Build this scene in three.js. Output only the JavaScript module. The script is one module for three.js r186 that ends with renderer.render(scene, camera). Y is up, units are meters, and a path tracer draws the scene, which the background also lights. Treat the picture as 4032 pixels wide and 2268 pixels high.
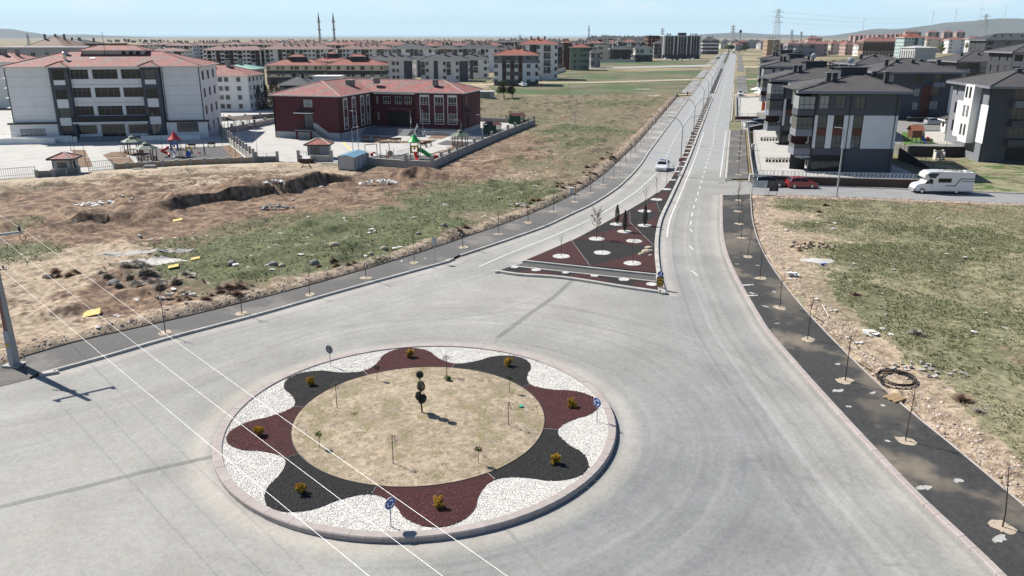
import * as THREE from 'three';
import { mergeGeometries } from 'three/addons/utils/BufferGeometryUtils.js';
// ---------- camera, sky, sun, exposure ----------
const scene = new THREE.Scene();
const camera = new THREE.PerspectiveCamera(39.94, 16 / 9, 0.5, 30000);
camera.position.set(0, 20, 0);
camera.rotation.set(-17.58 * Math.PI / 180, 0, 0);
const renderer = new THREE.WebGLRenderer({ antialias: true });
renderer.toneMapping = THREE.LinearToneMapping;
renderer.toneMappingExposure = 1.52;
renderer.shadowMap.enabled = true;
let seedState = 12345;
const rnd = () => { seedState = (seedState + 0x6d2b79f5) | 0; let t = Math.imul(seedState ^ (seedState >>> 15), 1 | seedState); t = (t + Math.imul(t ^ (t >>> 7), 61 | t)) ^ t; return ((t ^ (t >>> 14)) >>> 0) / 4294967296; };
const R = (a, b) => a + (b - a) * rnd();
const pick = (a) => a[Math.floor(rnd() * a.length)];
const lerp = (a, b, t) => a + (b - a) * t;
const clamp = (v, a = 0, b = 1) => Math.min(b, Math.max(a, v));
const sstep = (a, b, v) => { const t = clamp((v - a) / (b - a)); return t * t * (3 - 2 * t); };
const hash = (x, y) => { let h = Math.imul(x, 374761393) + Math.imul(y, 668265263); h = Math.imul(h ^ (h >>> 13), 1274126177); return ((h ^ (h >>> 16)) >>> 0) / 4294967296; };
function vn(x, y) {
const xi = Math.floor(x), yi = Math.floor(y); let fx = x - xi, fy = y - yi; fx = fx * fx * (3 - 2 * fx); fy = fy * fy * (3 - 2 * fy);
const a = hash(xi, yi), b = hash(xi + 1, yi), c = hash(xi, yi + 1), d = hash(xi + 1, yi + 1);
return a + (b - a) * fx + (c - a) * fy + (a - b - c + d) * fx * fy;
}
const fbm = (x, y, o = 4) => { let s = 0, a = 0.5, n = 0; for (let i = 0; i < o; i++) { s += a * vn(x, y); n += a; a *= 0.5; x = x * 2.03 + 17.1; y = y * 2.03 + 5.3; } return s / n; };
const SUN = new THREE.Vector3(-0.819 * Math.cos(0.8), Math.sin(0.8), -0.574 * Math.cos(0.8));
{
const W = 2048, Hh = 1024, d = new Float32Array(W * Hh * 4);
for (let j = 0; j < Hh; j++) {
const el = ((j + 0.5) / Hh - 0.5) * Math.PI, y = Math.sin(el), ch = Math.cos(el);
for (let i = 0; i < W; i++) {
const az = ((i + 0.5) / W - 0.5) * 2 * Math.PI, x = Math.cos(az) * ch, z = Math.sin(az) * ch, o = (j * W + i) * 4;
let c;
if (el < -0.02) c = [0.15, 0.14, 0.12];
else {
const e = Math.max(0, el) * 57.3, k = 1 - Math.exp(-Math.pow(e / 9, 1.35)), g = Math.acos(clamp(x * SUN.x + y * SUN.y + z * SUN.z, -1, 1)) * 57.3;
const glow = 0.3 * Math.exp(-g / 22), lowGlow = 0.3 * Math.exp(-g / 50) * (1 - k);
c = [lerp(0.43, 0.035, k) + glow * 0.8 + lowGlow, lerp(0.645, 0.08, k) + glow * 0.85 + lowGlow * 0.9, lerp(0.75, 0.185, k) + glow * 0.9 + lowGlow * 0.75];
if (e > 0.2 && e < 40) { // thin high cloud and a low bank of small cumulus
const v = Math.sin(el) + 0.05, u = x / v, w = z / v;
let m = sstep(0.56, 0.85, fbm(u * 0.35 + 9, w * 0.8 + 3, 5)) * 0.45 * sstep(0.3, 2.5, e) * (1 - k * 0.6);
const bank = sstep(1.2, 2.0, e) * (1 - sstep(2.4, 4.2, e)) * sstep(0.5, 0.72, fbm(az * 22, e * 1.1, 5)) * 0.5 * sstep(0.35, 0.6, fbm(az * 3 + 4, 2, 2));
m = Math.max(m, bank);
c = [lerp(c[0], 0.66, m), lerp(c[1], 0.7, m), lerp(c[2], 0.72, m)];
}
}
d[o] = c[0]; d[o + 1] = c[1]; d[o + 2] = c[2]; d[o + 3] = 1;
}
}
const t = new THREE.DataTexture(d, W, Hh, THREE.RGBAFormat, THREE.FloatType);
t.mapping = THREE.EquirectangularReflectionMapping; t.magFilter = THREE.LinearFilter; t.needsUpdate = true;
scene.background = t; scene.environment = t;
}
const sun = new THREE.DirectionalLight(new THREE.Color(1, 0.95, 0.87), 5);
sun.position.copy(SUN).multiplyScalar(400).add(new THREE.Vector3(0, 0, -90));
sun.target.position.set(0, 0, -90); scene.add(sun, sun.target);
sun.castShadow = true; sun.shadow.mapSize.set(4096, 4096);
Object.assign(sun.shadow.camera, { left: -160, right: 160, top: 160, bottom: -160, near: 1, far: 900 });
scene.fog = new THREE.FogExp2(new THREE.Color(0.62, 0.74, 0.86), 0.00004);
// ---------- materials ----------
const C = (r, g, b) => new THREE.Color().setRGB(r, g, b);
const mat = (r, g, b, rough = 0.85, o = {}) => new THREE.MeshStandardMaterial({ color: C(r, g, b), roughness: rough, metalness: 0, side: THREE.DoubleSide, ...o });
const toS = (v) => Math.round(255 * (v <= 0.0031308 ? v * 12.92 : 1.055 * Math.pow(v, 1 / 2.4) - 0.055));
// a repeating texture of n pixels a side from a function (u, v in 0..1) -> linear rgb
function tex(n, f, metres, srgb = true) {
const d = new Uint8Array(n * n * 4);
for (let j = 0; j < n; j++) for (let i = 0; i < n; i++) { const c = f(i / n, j / n), o = (j * n + i) * 4; for (let k = 0; k < 3; k++) d[o + k] = srgb ? toS(clamp(c[k])) : clamp(c[k]) * 255; d[o + 3] = 255; }
const t = new THREE.DataTexture(d, n, n); t.wrapS = t.wrapT = THREE.RepeatWrapping; t.magFilter = THREE.LinearFilter; t.minFilter = THREE.LinearMipmapLinearFilter;
if (srgb) t.colorSpace = THREE.SRGBColorSpace; t.repeat.set(1 / metres, 1 / metres); t.needsUpdate = true; return t;
}
// noise that wraps over the unit square
const wrapN = (u, v, k) => { const x = u * k, y = v * k, xi = Math.floor(x), yi = Math.floor(y); let fx = x - xi, fy = y - yi; fx = fx * fx * (3 - 2 * fx); fy = fy * fy * (3 - 2 * fy); const m = (q) => ((q % k) + k) % k; const a = hash(m(xi) + k * 7, m(yi)), b = hash(m(xi + 1) + k * 7, m(yi)), c = hash(m(xi) + k * 7, m(yi + 1)), d = hash(m(xi + 1) + k * 7, m(yi + 1)); return a + (b - a) * fx + (c - a) * fy + (a - b - c + d) * fx * fy; };
const wfbm = (u, v, k, o) => { let s = 0, a = 0.5, n = 0; for (let i = 0; i < o; i++) { s += a * wrapN(u, v, k); n += a; a *= 0.55; k *= 2; } return s / n; };
const grainTex = (k, amp, n = 256, o = 5) => tex(n, (u, v) => { const g = 1 - amp + amp * 1.6 * wfbm(u, v, k, o); return [g, g, g]; }, 1);
function grained(r, g, b, rough, metres, amp, bump = 0, k = 4) {
const key = k + '_' + amp, t = (grained.c[key] ??= grainTex(k, amp)), m = mat(r, g, b, rough);
m.map = t.clone(); m.map.repeat.set(1 / metres, 1 / metres); m.map.needsUpdate = true;
if (bump) { m.bumpMap = m.map; m.bumpScale = bump; }
return m;
}
grained.c = {};
// roof tiles: courses of small curved tiles with tone differences
const tileRelief = tex(256, (u, v) => { const r = v * 8, row = Math.floor(r), f = r - row, c = u * 8, g = 0.55 + 0.45 * Math.sin((c - Math.floor(c)) * Math.PI), h = (1 - f) * 0.6 + g * 0.4; return [h, h, h]; }, 2.4, false);
const tileTone = (a, b, n = 512) => tex(n, (u, v) => { const row = Math.floor(v * 18), col = Math.floor(u * 18), f = v * 18 - row, fc = u * 18 - col, q = hash(row * 31 + 5, col * 17 + 3), w = wfbm(u, v, 5, 3), m = clamp((w - 0.52) * 6) * 0.75, s = (0.72 + 0.4 * q) * (f < 0.28 ? 0.5 : 1.1) * (fc < 0.2 ? 0.72 : 1.05); return [0, 1, 2].map((k) => lerp(a[k], b[k], m) * s); }, 7.2);
const roofMat = (a, b) => { const m = mat(1, 1, 1, 0.75); m.map = tileTone(a, b); m.bumpMap = tileRelief; m.bumpScale = 0.05; return m; };
const M = {
white: grained(0.74, 0.74, 0.73, 0.8, 6, 0.12), offWhite: grained(0.62, 0.6, 0.55, 0.85, 6, 0.14), cream: grained(0.6, 0.55, 0.45, 0.85, 6, 0.12),
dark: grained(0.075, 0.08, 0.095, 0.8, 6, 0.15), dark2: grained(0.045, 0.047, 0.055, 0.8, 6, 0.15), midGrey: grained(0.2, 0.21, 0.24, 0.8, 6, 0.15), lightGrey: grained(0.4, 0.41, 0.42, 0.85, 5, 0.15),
black: mat(0.012, 0.012, 0.014, 0.6), brown: grained(0.075, 0.045, 0.035, 0.8, 5, 0.2), maroon: grained(0.085, 0.019, 0.023, 0.8, 4, 0.18), green: grained(0.17, 0.22, 0.17, 0.85, 6, 0.12), teal: grained(0.4, 0.5, 0.5, 0.85, 6, 0.1), pink: grained(0.46, 0.34, 0.31, 0.85, 6, 0.12), tan: grained(0.38, 0.28, 0.19, 0.85, 6, 0.15),
concrete: grained(0.36, 0.35, 0.33, 0.9, 3, 0.3, 0.01), concDark: grained(0.22, 0.215, 0.2, 0.9, 3, 0.35, 0.01), yard: grained(0.43, 0.42, 0.395, 0.9, 9, 0.22), kerb: grained(0.4, 0.385, 0.36, 0.9, 2, 0.3), kerb2: grained(0.47, 0.45, 0.42, 0.9, 2, 0.3), kerbPink: grained(0.37, 0.325, 0.305, 0.9, 2, 0.3), kerbPink2: grained(0.4, 0.355, 0.335, 0.9, 2, 0.3), kerbDark: grained(0.045, 0.044, 0.044, 0.9, 2, 0.3),
redRoof: roofMat([0.3, 0.115, 0.095], [0.27, 0.14, 0.12]), redRoof2: roofMat([0.31, 0.085, 0.06], [0.27, 0.1, 0.07]), schoolRoof: roofMat([0.31, 0.105, 0.09], [0.19, 0.155, 0.145]), pinkRoof: roofMat([0.22, 0.115, 0.105], [0.18, 0.11, 0.105]), greyRoof: roofMat([0.078, 0.072, 0.071], [0.086, 0.079, 0.076]), slateRoof: roofMat([0.05, 0.056, 0.066], [0.06, 0.064, 0.07]), greenRoof: mat(0.03, 0.075, 0.05, 0.6), blueRoof: grained(0.12, 0.25, 0.36, 0.5, 3, 0.2),
steel: mat(0.3, 0.31, 0.32, 0.45, { metalness: 0.7 }), paintedSteel: mat(0.38, 0.39, 0.4, 0.5), darkSteel: mat(0.02, 0.02, 0.022, 0.5), whitePaint: grained(0.62, 0.62, 0.6, 0.8, 0.8, 0.3), wood: grained(0.12, 0.05, 0.028, 0.7, 1, 0.35), paleWood: grained(0.38, 0.27, 0.15, 0.8, 1, 0.3), bark: grained(0.07, 0.053, 0.042, 0.95, 0.6, 0.4), barkPale: grained(0.15, 0.125, 0.1, 0.95, 0.6, 0.4),
red: mat(0.45, 0.018, 0.02, 0.35), blue: mat(0.02, 0.11, 0.42, 0.35), yellow: mat(0.62, 0.36, 0.02, 0.4), plastGreen: mat(0.02, 0.33, 0.06, 0.35), signBlue: mat(0.012, 0.07, 0.33, 0.4), signWhite: mat(0.78, 0.78, 0.78, 0.5), tyre: mat(0.012, 0.012, 0.012, 0.9), chrome: mat(0.5, 0.5, 0.5, 0.25, { metalness: 0.9 }),
glass: mat(0.018, 0.022, 0.026, 0.08), glassPale: mat(0.3, 0.32, 0.33, 0.12), glassMid: mat(0.1, 0.11, 0.11, 0.1), carGlass: mat(0.01, 0.011, 0.013, 0.06), frameDark: mat(0.02, 0.021, 0.024, 0.5), frameWhite: mat(0.62, 0.62, 0.6, 0.5),
twig: mat(0.12, 0.09, 0.07, 0.95), dryLeaf: mat(0.13, 0.1, 0.065, 0.95), brick: grained(0.12, 0.045, 0.03, 0.85, 2, 0.35), terracotta: grained(0.3, 0.11, 0.06, 0.9, 2, 0.2), dust: grained(0.42, 0.35, 0.27, 0.95, 2, 0.3, 0.02), netGreen: mat(0.02, 0.09, 0.05, 0.7),
};
const carPaint = (r, g, b) => new THREE.MeshPhysicalMaterial({ color: C(r, g, b), roughness: 0.35, metalness: 0.1, clearcoat: 1, clearcoatRoughness: 0.05, side: THREE.DoubleSide });
// ---------- building helpers ----------
const names = {};
const numbered = (n) => { names[n] = (names[n] ?? -1) + 1; return names[n] ? n + '_' + String(names[n]).padStart(3, '0') : n; };
function tag(o, label, category, group) { o.userData = { label, category }; if (group) o.userData.group = group; return o; }
function thing(name, label, category, [x, y, z] = [0, 0, 0], turn = 0, group) { if (z === undefined) { z = y; y = 0; } const o = new THREE.Group(); o.name = numbered(name); o.position.set(x, y, z); o.rotation.y = turn; scene.add(o); return tag(o, label, category, group); }
function copyOf(src, [x, y, z], turn, label, s = 1) { const c = src.clone(); c.name = numbered(src.name.replace(/_\d{3}$/, '')); c.position.set(x, y, z); c.rotation.y = turn; c.scale.setScalar(s); c.userData = { ...src.userData }; if (label) c.userData.label = label; scene.add(c); return c; }
function struct(name, mesh) { mesh.name = numbered(name); mesh.userData = { kind: 'structure' }; mesh.receiveShadow = true; scene.add(mesh); return mesh; }
const nice = (g) => { const o = g.index ? g.toNonIndexed() : g; for (const k of Object.keys(o.attributes)) if (!['position', 'normal', 'uv'].includes(k)) o.deleteAttribute(k); return o; };
function boxG(w, h, d) { const g = new THREE.BoxGeometry(w, h, d), uv = g.attributes.uv, s = [[d, h], [d, h], [w, d], [w, d], [w, h], [w, h]]; for (let i = 0; i < 24; i++) uv.setXY(i, uv.getX(i) * s[i >> 2][0], uv.getY(i) * s[i >> 2][1]); return g; }
const E4 = new THREE.Matrix4(), EU = new THREE.Euler(), Q = new THREE.Quaternion(), V3 = (x, y, z) => new THREE.Vector3(x, y, z), UP = V3(0, 1, 0);
class MB {
constructor() { this.g = []; }
add(g, m) { g = nice(g.clone()); if (m) g.applyMatrix4(m); this.g.push(g); return this; }
at(g, x, y, z, rx = 0, ry = 0, rz = 0, s = 1) { const sc = typeof s === 'number' ? V3(s, s, s) : V3(...s); return this.add(g, new THREE.Matrix4().compose(V3(x, y, z), new THREE.Quaternion().setFromEuler(EU.set(rx, ry, rz)), sc)); }
box(w, h, d, x, y, z, ry = 0, rx = 0, rz = 0) { return this.at(boxG(w, h, d), x, y, z, rx, ry, rz); }
bx(x0, x1, y0, y1, z0, z1) { return this.box(Math.abs(x1 - x0), Math.abs(y1 - y0), Math.abs(z1 - z0), (x0 + x1) / 2, (y0 + y1) / 2, (z0 + z1) / 2); }
bar(a, b, r, r2 = r, seg = 6) { const A = V3(...a), B = V3(...b), d = B.clone().sub(A), l = d.length(); return this.add(new THREE.CylinderGeometry(r2, r, l, seg), new THREE.Matrix4().compose(A.add(B).multiplyScalar(0.5), new THREE.Quaternion().setFromUnitVectors(UP, d.normalize()), V3(1, 1, 1))); }
cyl(r, h, x, y, z, seg = 10, r2 = r) { return this.at(new THREE.CylinderGeometry(r2, r, h, seg), x, y + h / 2, z); }
ball(r, x, y, z, s = 1, w = 10, h = 7) { return this.at(new THREE.SphereGeometry(r, w, h), x, y, z, 0, 0, 0, s); }
geo() { return mergeGeometries(this.g); }
each(name, m, parent) { for (const g of this.g) part(name, g, m, parent); }
build(name, m, parent, label) { if (!this.g.length) return null; return part(name, this.geo(), m, parent, label); }
}
function part(name, g, m, parent, label) { const o = new THREE.Mesh(g, m); o.name = parent ? name : numbered(name); o.castShadow = o.receiveShadow = true; (parent ?? scene).add(o); if (label) o.userData.label = label; return o; }
const stuffPart = (o) => { if (o) o.userData.kind = 'stuff'; return o; };
// a flat sheet over a ring of [x, z] points
function sheet(pts, y, holes = []) {
const c = pts.map((p) => new THREE.Vector2(p[0], -p[1])), hs = holes.map((h) => h.map((p) => new THREE.Vector2(p[0], -p[1])));
if (THREE.ShapeUtils.isClockWise(c)) c.reverse(); hs.forEach((h) => { if (!THREE.ShapeUtils.isClockWise(h)) h.reverse(); });
const f = THREE.ShapeUtils.triangulateShape(c, hs), all = c.concat(...hs), pos = [], uv = [], nor = [];
for (const t of f) for (const i of t) { pos.push(all[i].x, y, -all[i].y); uv.push(all[i].x, all[i].y); nor.push(0, 1, 0); }
const g = new THREE.BufferGeometry(); g.setAttribute('position', new THREE.Float32BufferAttribute(pos, 3)); g.setAttribute('normal', new THREE.Float32BufferAttribute(nor, 3)); g.setAttribute('uv', new THREE.Float32BufferAttribute(uv, 2)); return g;
}
// a slab with upright sides
function slab(pts, y0, y1) {
const top = sheet(pts, y1), pos = [], uv = [], n = pts.length; let area = 0;
for (let i = 0; i < n; i++) { const a = pts[i], b = pts[(i + 1) % n]; area += a[0] * b[1] - b[0] * a[1]; }
for (let i = 0, s = 0; i < n; i++) { let a = pts[i], b = pts[(i + 1) % n]; if (area > 0) [a, b] = [b, a]; const l = Math.hypot(b[0] - a[0], b[1] - a[1]); pos.push(a[0], y0, a[1], b[0], y0, b[1], b[0], y1, b[1], a[0], y0, a[1], b[0], y1, b[1], a[0], y1, a[1]); uv.push(s, y0, s + l, y0, s + l, y1, s, y0, s + l, y1, s, y1); s += l; }
const g = new THREE.BufferGeometry(); g.setAttribute('position', new THREE.Float32BufferAttribute(pos, 3)); g.setAttribute('uv', new THREE.Float32BufferAttribute(uv, 2)); g.computeVertexNormals();
return mergeGeometries([top, g]);
}
function curve(pts, step) { const c = new THREE.CatmullRomCurve3(pts.map((p) => V3(p[0], 0, p[1])), false, 'centripetal'), n = Math.max(2, Math.round(c.getLength() / step)); return c.getSpacedPoints(n).map((p) => [p.x, p.z]); }
// shift a line sideways; positive goes to the right of its direction
function shift(pl, d) { return pl.map((p, i) => { const a = pl[Math.max(0, i - 1)], b = pl[Math.min(pl.length - 1, i + 1)], l = Math.hypot(b[0] - a[0], b[1] - a[1]) || 1; return [p[0] - (b[1] - a[1]) / l * d, p[1] + (b[0] - a[0]) / l * d]; }); }
const ribbon = (pl, d0, d1) => [...shift(pl, d0), ...shift(pl, d1).reverse()];
function distLine(pl, x, z) { let best = 1e9, side = 1, tt = 0; for (let i = 0; i < pl.length - 1; i++) { const ax = pl[i][0], az = pl[i][1], bx = pl[i + 1][0] - ax, bz = pl[i + 1][1] - az, t = clamp(((x - ax) * bx + (z - az) * bz) / (bx * bx + bz * bz)), dx = x - ax - bx * t, dz = z - az - bz * t, d = dx * dx + dz * dz; if (d < best) { best = d; side = bx * dz - bz * dx > 0 ? 1 : -1; tt = i + t; } } distLine.t = tt; return Math.sqrt(best) * side; }
const inside = (pg, x, z) => { let c = false; for (let i = 0, j = pg.length - 1; i < pg.length; j = i++) { const a = pg[i], b = pg[j]; if ((a[1] > z) !== (b[1] > z) && x < (b[0] - a[0]) * (z - a[1]) / (b[1] - a[1]) + a[0]) c = !c; } return c; };
const distPoly = (pg, x, z) => { const d = Math.abs(distLine([...pg, pg[0]], x, z)); return inside(pg, x, z) ? -d : d; };
function along(pl, step, start = 0) { const out = []; let need = start; for (let i = 0; i < pl.length - 1; i++) { const a = pl[i], b = pl[i + 1], l = Math.hypot(b[0] - a[0], b[1] - a[1]); while (need <= l) { const t = need / l; out.push([lerp(a[0], b[0], t), lerp(a[1], b[1], t), Math.atan2(-(b[1] - a[1]), b[0] - a[0])]); need += step; } need -= l; } return out; }
const ORD = ['first', 'second', 'third', 'fourth', 'fifth', 'sixth', 'seventh', 'eighth', 'ninth', 'tenth', 'eleventh', 'twelfth', 'thirteenth', 'fourteenth', 'fifteenth', 'sixteenth', 'seventeenth', 'eighteenth', 'nineteenth', 'twentieth'];
const ord = (i) => ORD[i] ?? (i < 29 ? 'twenty-' + ORD[i - 20] : i === 29 ? 'thirtieth' : i < 39 ? 'thirty-' + ORD[i - 30] : i === 39 ? 'fortieth' : i < 49 ? 'forty-' + ORD[i - 40] : i === 49 ? 'fiftieth' : 'fifty-' + ORD[(i - 50) % 20]);
// ---------- lines of the streets, in metres on the ground ----------
const far = (x0, z0, s, zs) => zs.map((z) => [x0 + s * (z0 - z), z]);
const LK1 = curve([[-29.11,-45.11], [-26.80,-47.66], [-23.68,-51.38], [-19.07,-56.16], [-13.99,-62.01], [-5.84,-71.01]], 1);
const LK2 = curve([[-4.85,-73.07], [0.50,-80.50], [3.97,-85.74], [7.13,-91.79], [9.84,-96.95], [14.75,-108.91], [20.69,-128.08], [24.95,-144.62], ...far(31.2, -168, 0.268, [-168, -204, -244, -281])], 1);
const LK = [...LK1, ...LK2];
const LB = curve([[-74, -29], [-50, -39], [-32.74,-46.83], [-31.87,-47.92], [-29.73,-50.76], [-26.65,-53.55], [-23.31,-56.79], [-18.95,-61.40], [-11.96,-69.98], [-3.16,-82.98], [2.04,-91.65], [7.88,-103.39], [13.62,-119.23], [20.43,-142.66], ...far(24.6, -157.2, 0.262, [-157, -202, -245, -281])], 1.5);
const RK = curve([[19.2, -6], [18.8, -26.1], [18.3, -31.5], [18.05, -38.6], [17.95, -47], [18.0, -53], [18.3, -56.4], [19.0, -63.2], [19.55, -67.8], [20.4, -73.4], [21.8, -80.5], [24.0, -89.7], [27.5, -103.4]], 1);
const RB = curve([[23.6, -6], [22.85, -30.7], [22.55, -36.2], [22.25, -40], [22.1, -44.5], [22.35, -55.1], [23.15, -64.9], [24.6, -75.2], [27.1, -86.9], [31.6, -103.6]], 1);
const RKf = far(33.4, -123.8, 0.272, [-116, -124, -150, -180]), RBf = far(36.9, -123.8, 0.272, [-116, -124, -150, -180]);
const MR = curve([[12.53,-61.27], [13.16,-67.20], [14.78,-77.53], [16.98,-87.88], [20.65,-101.16], [26.46,-121.81], [32.74,-144.62], ...far(36.6, -159, 0.27, [-159, -199, -240, -281])], 1);
const ML = curve([[1.16,-71.10], [6.10,-78.67], [11.57,-89.06], [15.06,-95.72], [19.75,-105.71], [23.02,-115.23], [26.83,-128.61], ...far(34.9, -159, 0.268, [-159, -199, -240, -281])], 1);
const SN = [[31.74,-103.74], [35.71,-104.27], [47.45,-102.00], [64.28,-98.05], [125, -88]], SF = [[34.50,-113.96], [38.09,-111.08], [50.39,-108.72], [68.33,-104.63], [125, -94]];
const whiteYard = [[-103.69,-110.08], [-74.60,-114.81], [-66.53,-121.34], [-62.54,-125.25], [-56.45,-128.08], [-43.28,-132.71], [-62.56,-172.07], [-64, -230], [-200, -230]];
const redYard = [[-43.15,-132.99], [-39.23,-133.27], [-35.75,-132.99], [-23.69,-129.95], [-16.91,-126.78], [-12.69,-126.01], [5.29,-192.76], [-8.13,-199.93], [-30, -203], [-60, -200], [-62.61,-172.54]];
const bankLine = [[-47.26,-77.94], [-48.52,-81.39], [-47.68,-84.64], [-46.59,-86.11], [-42.96,-87.37], [-40.75,-87.88], [-39.75,-88.67], [-40.67,-92.21], [-40.61,-93.94], [-38.73,-95.42], [-35.70,-98.85], [-34.67,-100.16], [-33.25,-100.82], [-29.07,-103.56], [-26.67,-107.20], [-25.50,-110.28], [-23.20,-112.91], [-20.87,-115.67], [-17.87,-116.54], [-14.04,-115.88], [-11.08,-114.17]];
// ---------- the open ground ----------
function maskCanvas(dom, n) {
const c = document.createElement('canvas'); c.width = c.height = n; const x = c.getContext('2d'); x.fillStyle = '#000'; x.fillRect(0, 0, n, n); x.globalCompositeOperation = 'lighter';
const kx = n / (dom[1] - dom[0]), kz = n / (dom[3] - dom[2]);
return {
blob(ch, list) { for (const [px, pz, r, s = 0.6] of list) { const a = Math.round(255 * s), col = ['255,0,0', '0,255,0', '0,0,255'][ch]; x.save(); x.translate((px - dom[0]) * kx, (pz - dom[2]) * kz); x.scale(kx, kz); const g = x.createRadialGradient(0, 0, 0, 0, 0, r); g.addColorStop(0, `rgba(${col},${s})`); g.addColorStop(0.5, `rgba(${col},${s * 0.7})`); g.addColorStop(1, `rgba(${col},0)`); x.fillStyle = g; x.beginPath(); x.arc(0, 0, r, 0, 7); x.fill(); x.restore(); } },
line(ch, pl, w, s = 0.6) { const p = along(pl, w * 0.35); this.blob(ch, p.map((q) => [q[0], q[1], w, s * 0.4])); },
done() { const d = x.getImageData(0, 0, n, n).data; return (px, pz, ch) => { const fx = clamp((px - dom[0]) * kx - 0.5, 0, n - 1.001), fy = clamp((pz - dom[2]) * kz - 0.5, 0, n - 1.001), i = Math.floor(fx), j = Math.floor(fy), u = fx - i, v = fy - j, o = (j * n + i) * 4 + ch, r = n * 4; return ((d[o] * (1 - u) + d[o + 4] * u) * (1 - v) + (d[o + r] * (1 - u) + d[o + r + 4] * u) * v) / 255; }; },
};
}
const domL = [-112, 82, -290, -40], domR = [16, 120, -112, -6];
const mL = maskCanvas(domL, 512);
mL.blob(0, [[-56.70,-101.83,16,.8],[-48.31,-105.35,18,.9],[-38.70,-107.20,18,.9],[-29.77,-113.12,14,.9],[-21.40,-117.42,14,.8],[-12.16,-119.70,12,.7],[-44.48,-89.73,16,.9],[-47.68,-84.64,14,.9],[-34.18,-93.94,14,.9],[-27.74,-98.53,14,.9],[-21.01,-105.35,14,.8],[-5.23,-141.38,14,.9],[-9.61,-127.04,10,.8],[1.72,-159.18,12,.7],[-13.13,-111.08,12,.8],[-56.33,-92.49,14,.5],[-36.57,-84.64,12,.7],[-29.81,-89.73,10,.5],[-0.62,-119.70,14,.5],[5.92,-138.27,12,.35],[-38.10,-58.77,12,.7],[-32.64,-54.18,10,.7],[-30.28,-56.97,9,.5],[1.85,-172.07,10,.6],[15.11,-205.01,9,.4],[-37.48,-77.94,10,.6],[-34.18,-60.03,10,.7],[-34.63,-51.63,8,.8]]);
mL.line(0, LB.slice(20, 90), 3.2, 0.5); mL.line(0, LB.slice(90), 4.5, 0.55);
mL.blob(2, [[-73.56,-113.12,12,.9],[-66.06,-119.70,9,.9],[-56.05,-123.26,8,.9],[-45.64,-127.56,8,.9],[-35.98,-129.68,9,.9],[-28.08,-122.05,8,.5],[-70.54,-117.42,9,.8],[-61.18,-121.57,8,.8],[-50.79,-125.00,8,.8],[-40.13,-129.68,8,.9],[-7.04,-132.43,8,.5],[4.70,-176.83,8,.4],[-41.15,-72.16,7,.5],[-37.69,-74.00,7,.6],[-43.93,-68.73,8,.7],[-40.40,-62.70,8,.6],[-39.21,-66.35,6,.5],[-32.15,-51.63,6,.5],[-36.48,-54.72,7,.6],[-28.27,-54.72,5,.4],[0.91,-117.42,10,.5],[6.50,-141.38,9,.4],[-2.59,-105.35,6,.3],[-42.54,-113.12,10,.4],[-32.18,-119.70,10,.5],[-47.20,-111.08,9,.35],[-59.75,-111.08,9,.4]]);
mL.line(2, shift(LB, -1.1).slice(22), 1.6, 0.55);
mL.blob(1, [[-31.92,-73.07,9,.6],[-29.30,-75.92,9,.8],[-27.15,-81.16,10,.8],[-24.39,-85.86,9,.7],[-24.64,-73.07,10,.8],[-22.29,-77.94,10,.8],[-19.90,-84.64,10,.7],[-17.57,-74.00,9,.7],[-14.57,-77.94,9,.8],[-11.26,-82.29,9,.7],[-15.14,-89.73,9,.6],[-9.07,-105.35,9,1],[-4.84,-110.08,9,1],[-6.05,-100.16,10,.9],[-1.17,-100.16,9,.9],[2.96,-109.10,8,.7],[4.36,-100.16,7,.7],[-9.40,-91.09,9,.7],[-13.32,-98.53,7,.4],[-54.91,-84.64,7,.9],[-48.73,-74.00,6,.9],[-45.99,-73.07,4,.9],[5.68,-132.43,10,.5],[13.10,-144.62,10,.5],[1.44,-132.43,7,.4],[10.29,-176.83,14,.8],[19.74,-187.15,14,.7],[13.35,-159.18,12,.7],[22.60,-176.83,10,.6],[5.26,-198.70,14,.6],[10.22,-243.44,18,.4],[30.40,-252.86,22,.5],[-1.14,-226.50,16,.4],[16.36,-222.62,14,.3],[-26.16,-67.13,8,.6],[-21.68,-67.13,7,.6],[36.93,-243.44,16,.4],[44.76,-263.03,12,.4],[-1.32,-263.03,14,.6]]);
const maskL = mL.done();
const mR = maskCanvas(domR, 512);
mR.line(0, shift(RB, 0.8), 1.5, 0.5); mR.line(2, shift(RB, 1.7), 2.2, 0.5); mR.line(2, shift(SN, 0.9), 2.2, 0.8); mR.line(0, shift(SN, 2.6), 1.6, 0.4);
mR.blob(2, [[30.63,-89.73,5,.8],[29.51,-81.16,4.5,.6],[26.48,-75.92,5,.7],[25.77,-68.73,5,.7],[25.22,-63.40,4,.6],[24.41,-56.39,4,.7],[23.66,-48.83,2.6,.8],[23.60,-44.35,2.2,.8],[23.49,-39.61,2,.8],[23.55,-35.93,2,.8],[23.61,-33.03,2,.8],[32.16,-78.99,5,.5],[34.64,-91.09,5,.4],[24.78,-43.62,3,.6],[64.53,-100.16,6,.4]]);
mR.blob(0, [[28.94,-87.12,4,.8],[26.57,-81.16,3,.8],[23.94,-68.73,3,.7],[31.13,-54.18,3,.4],[39.98,-61.34,4,.3],[32.32,-47.54,4,.4],[34.44,-64.84,3,.3],[56.48,-93.94,8,.4]]);
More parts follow.
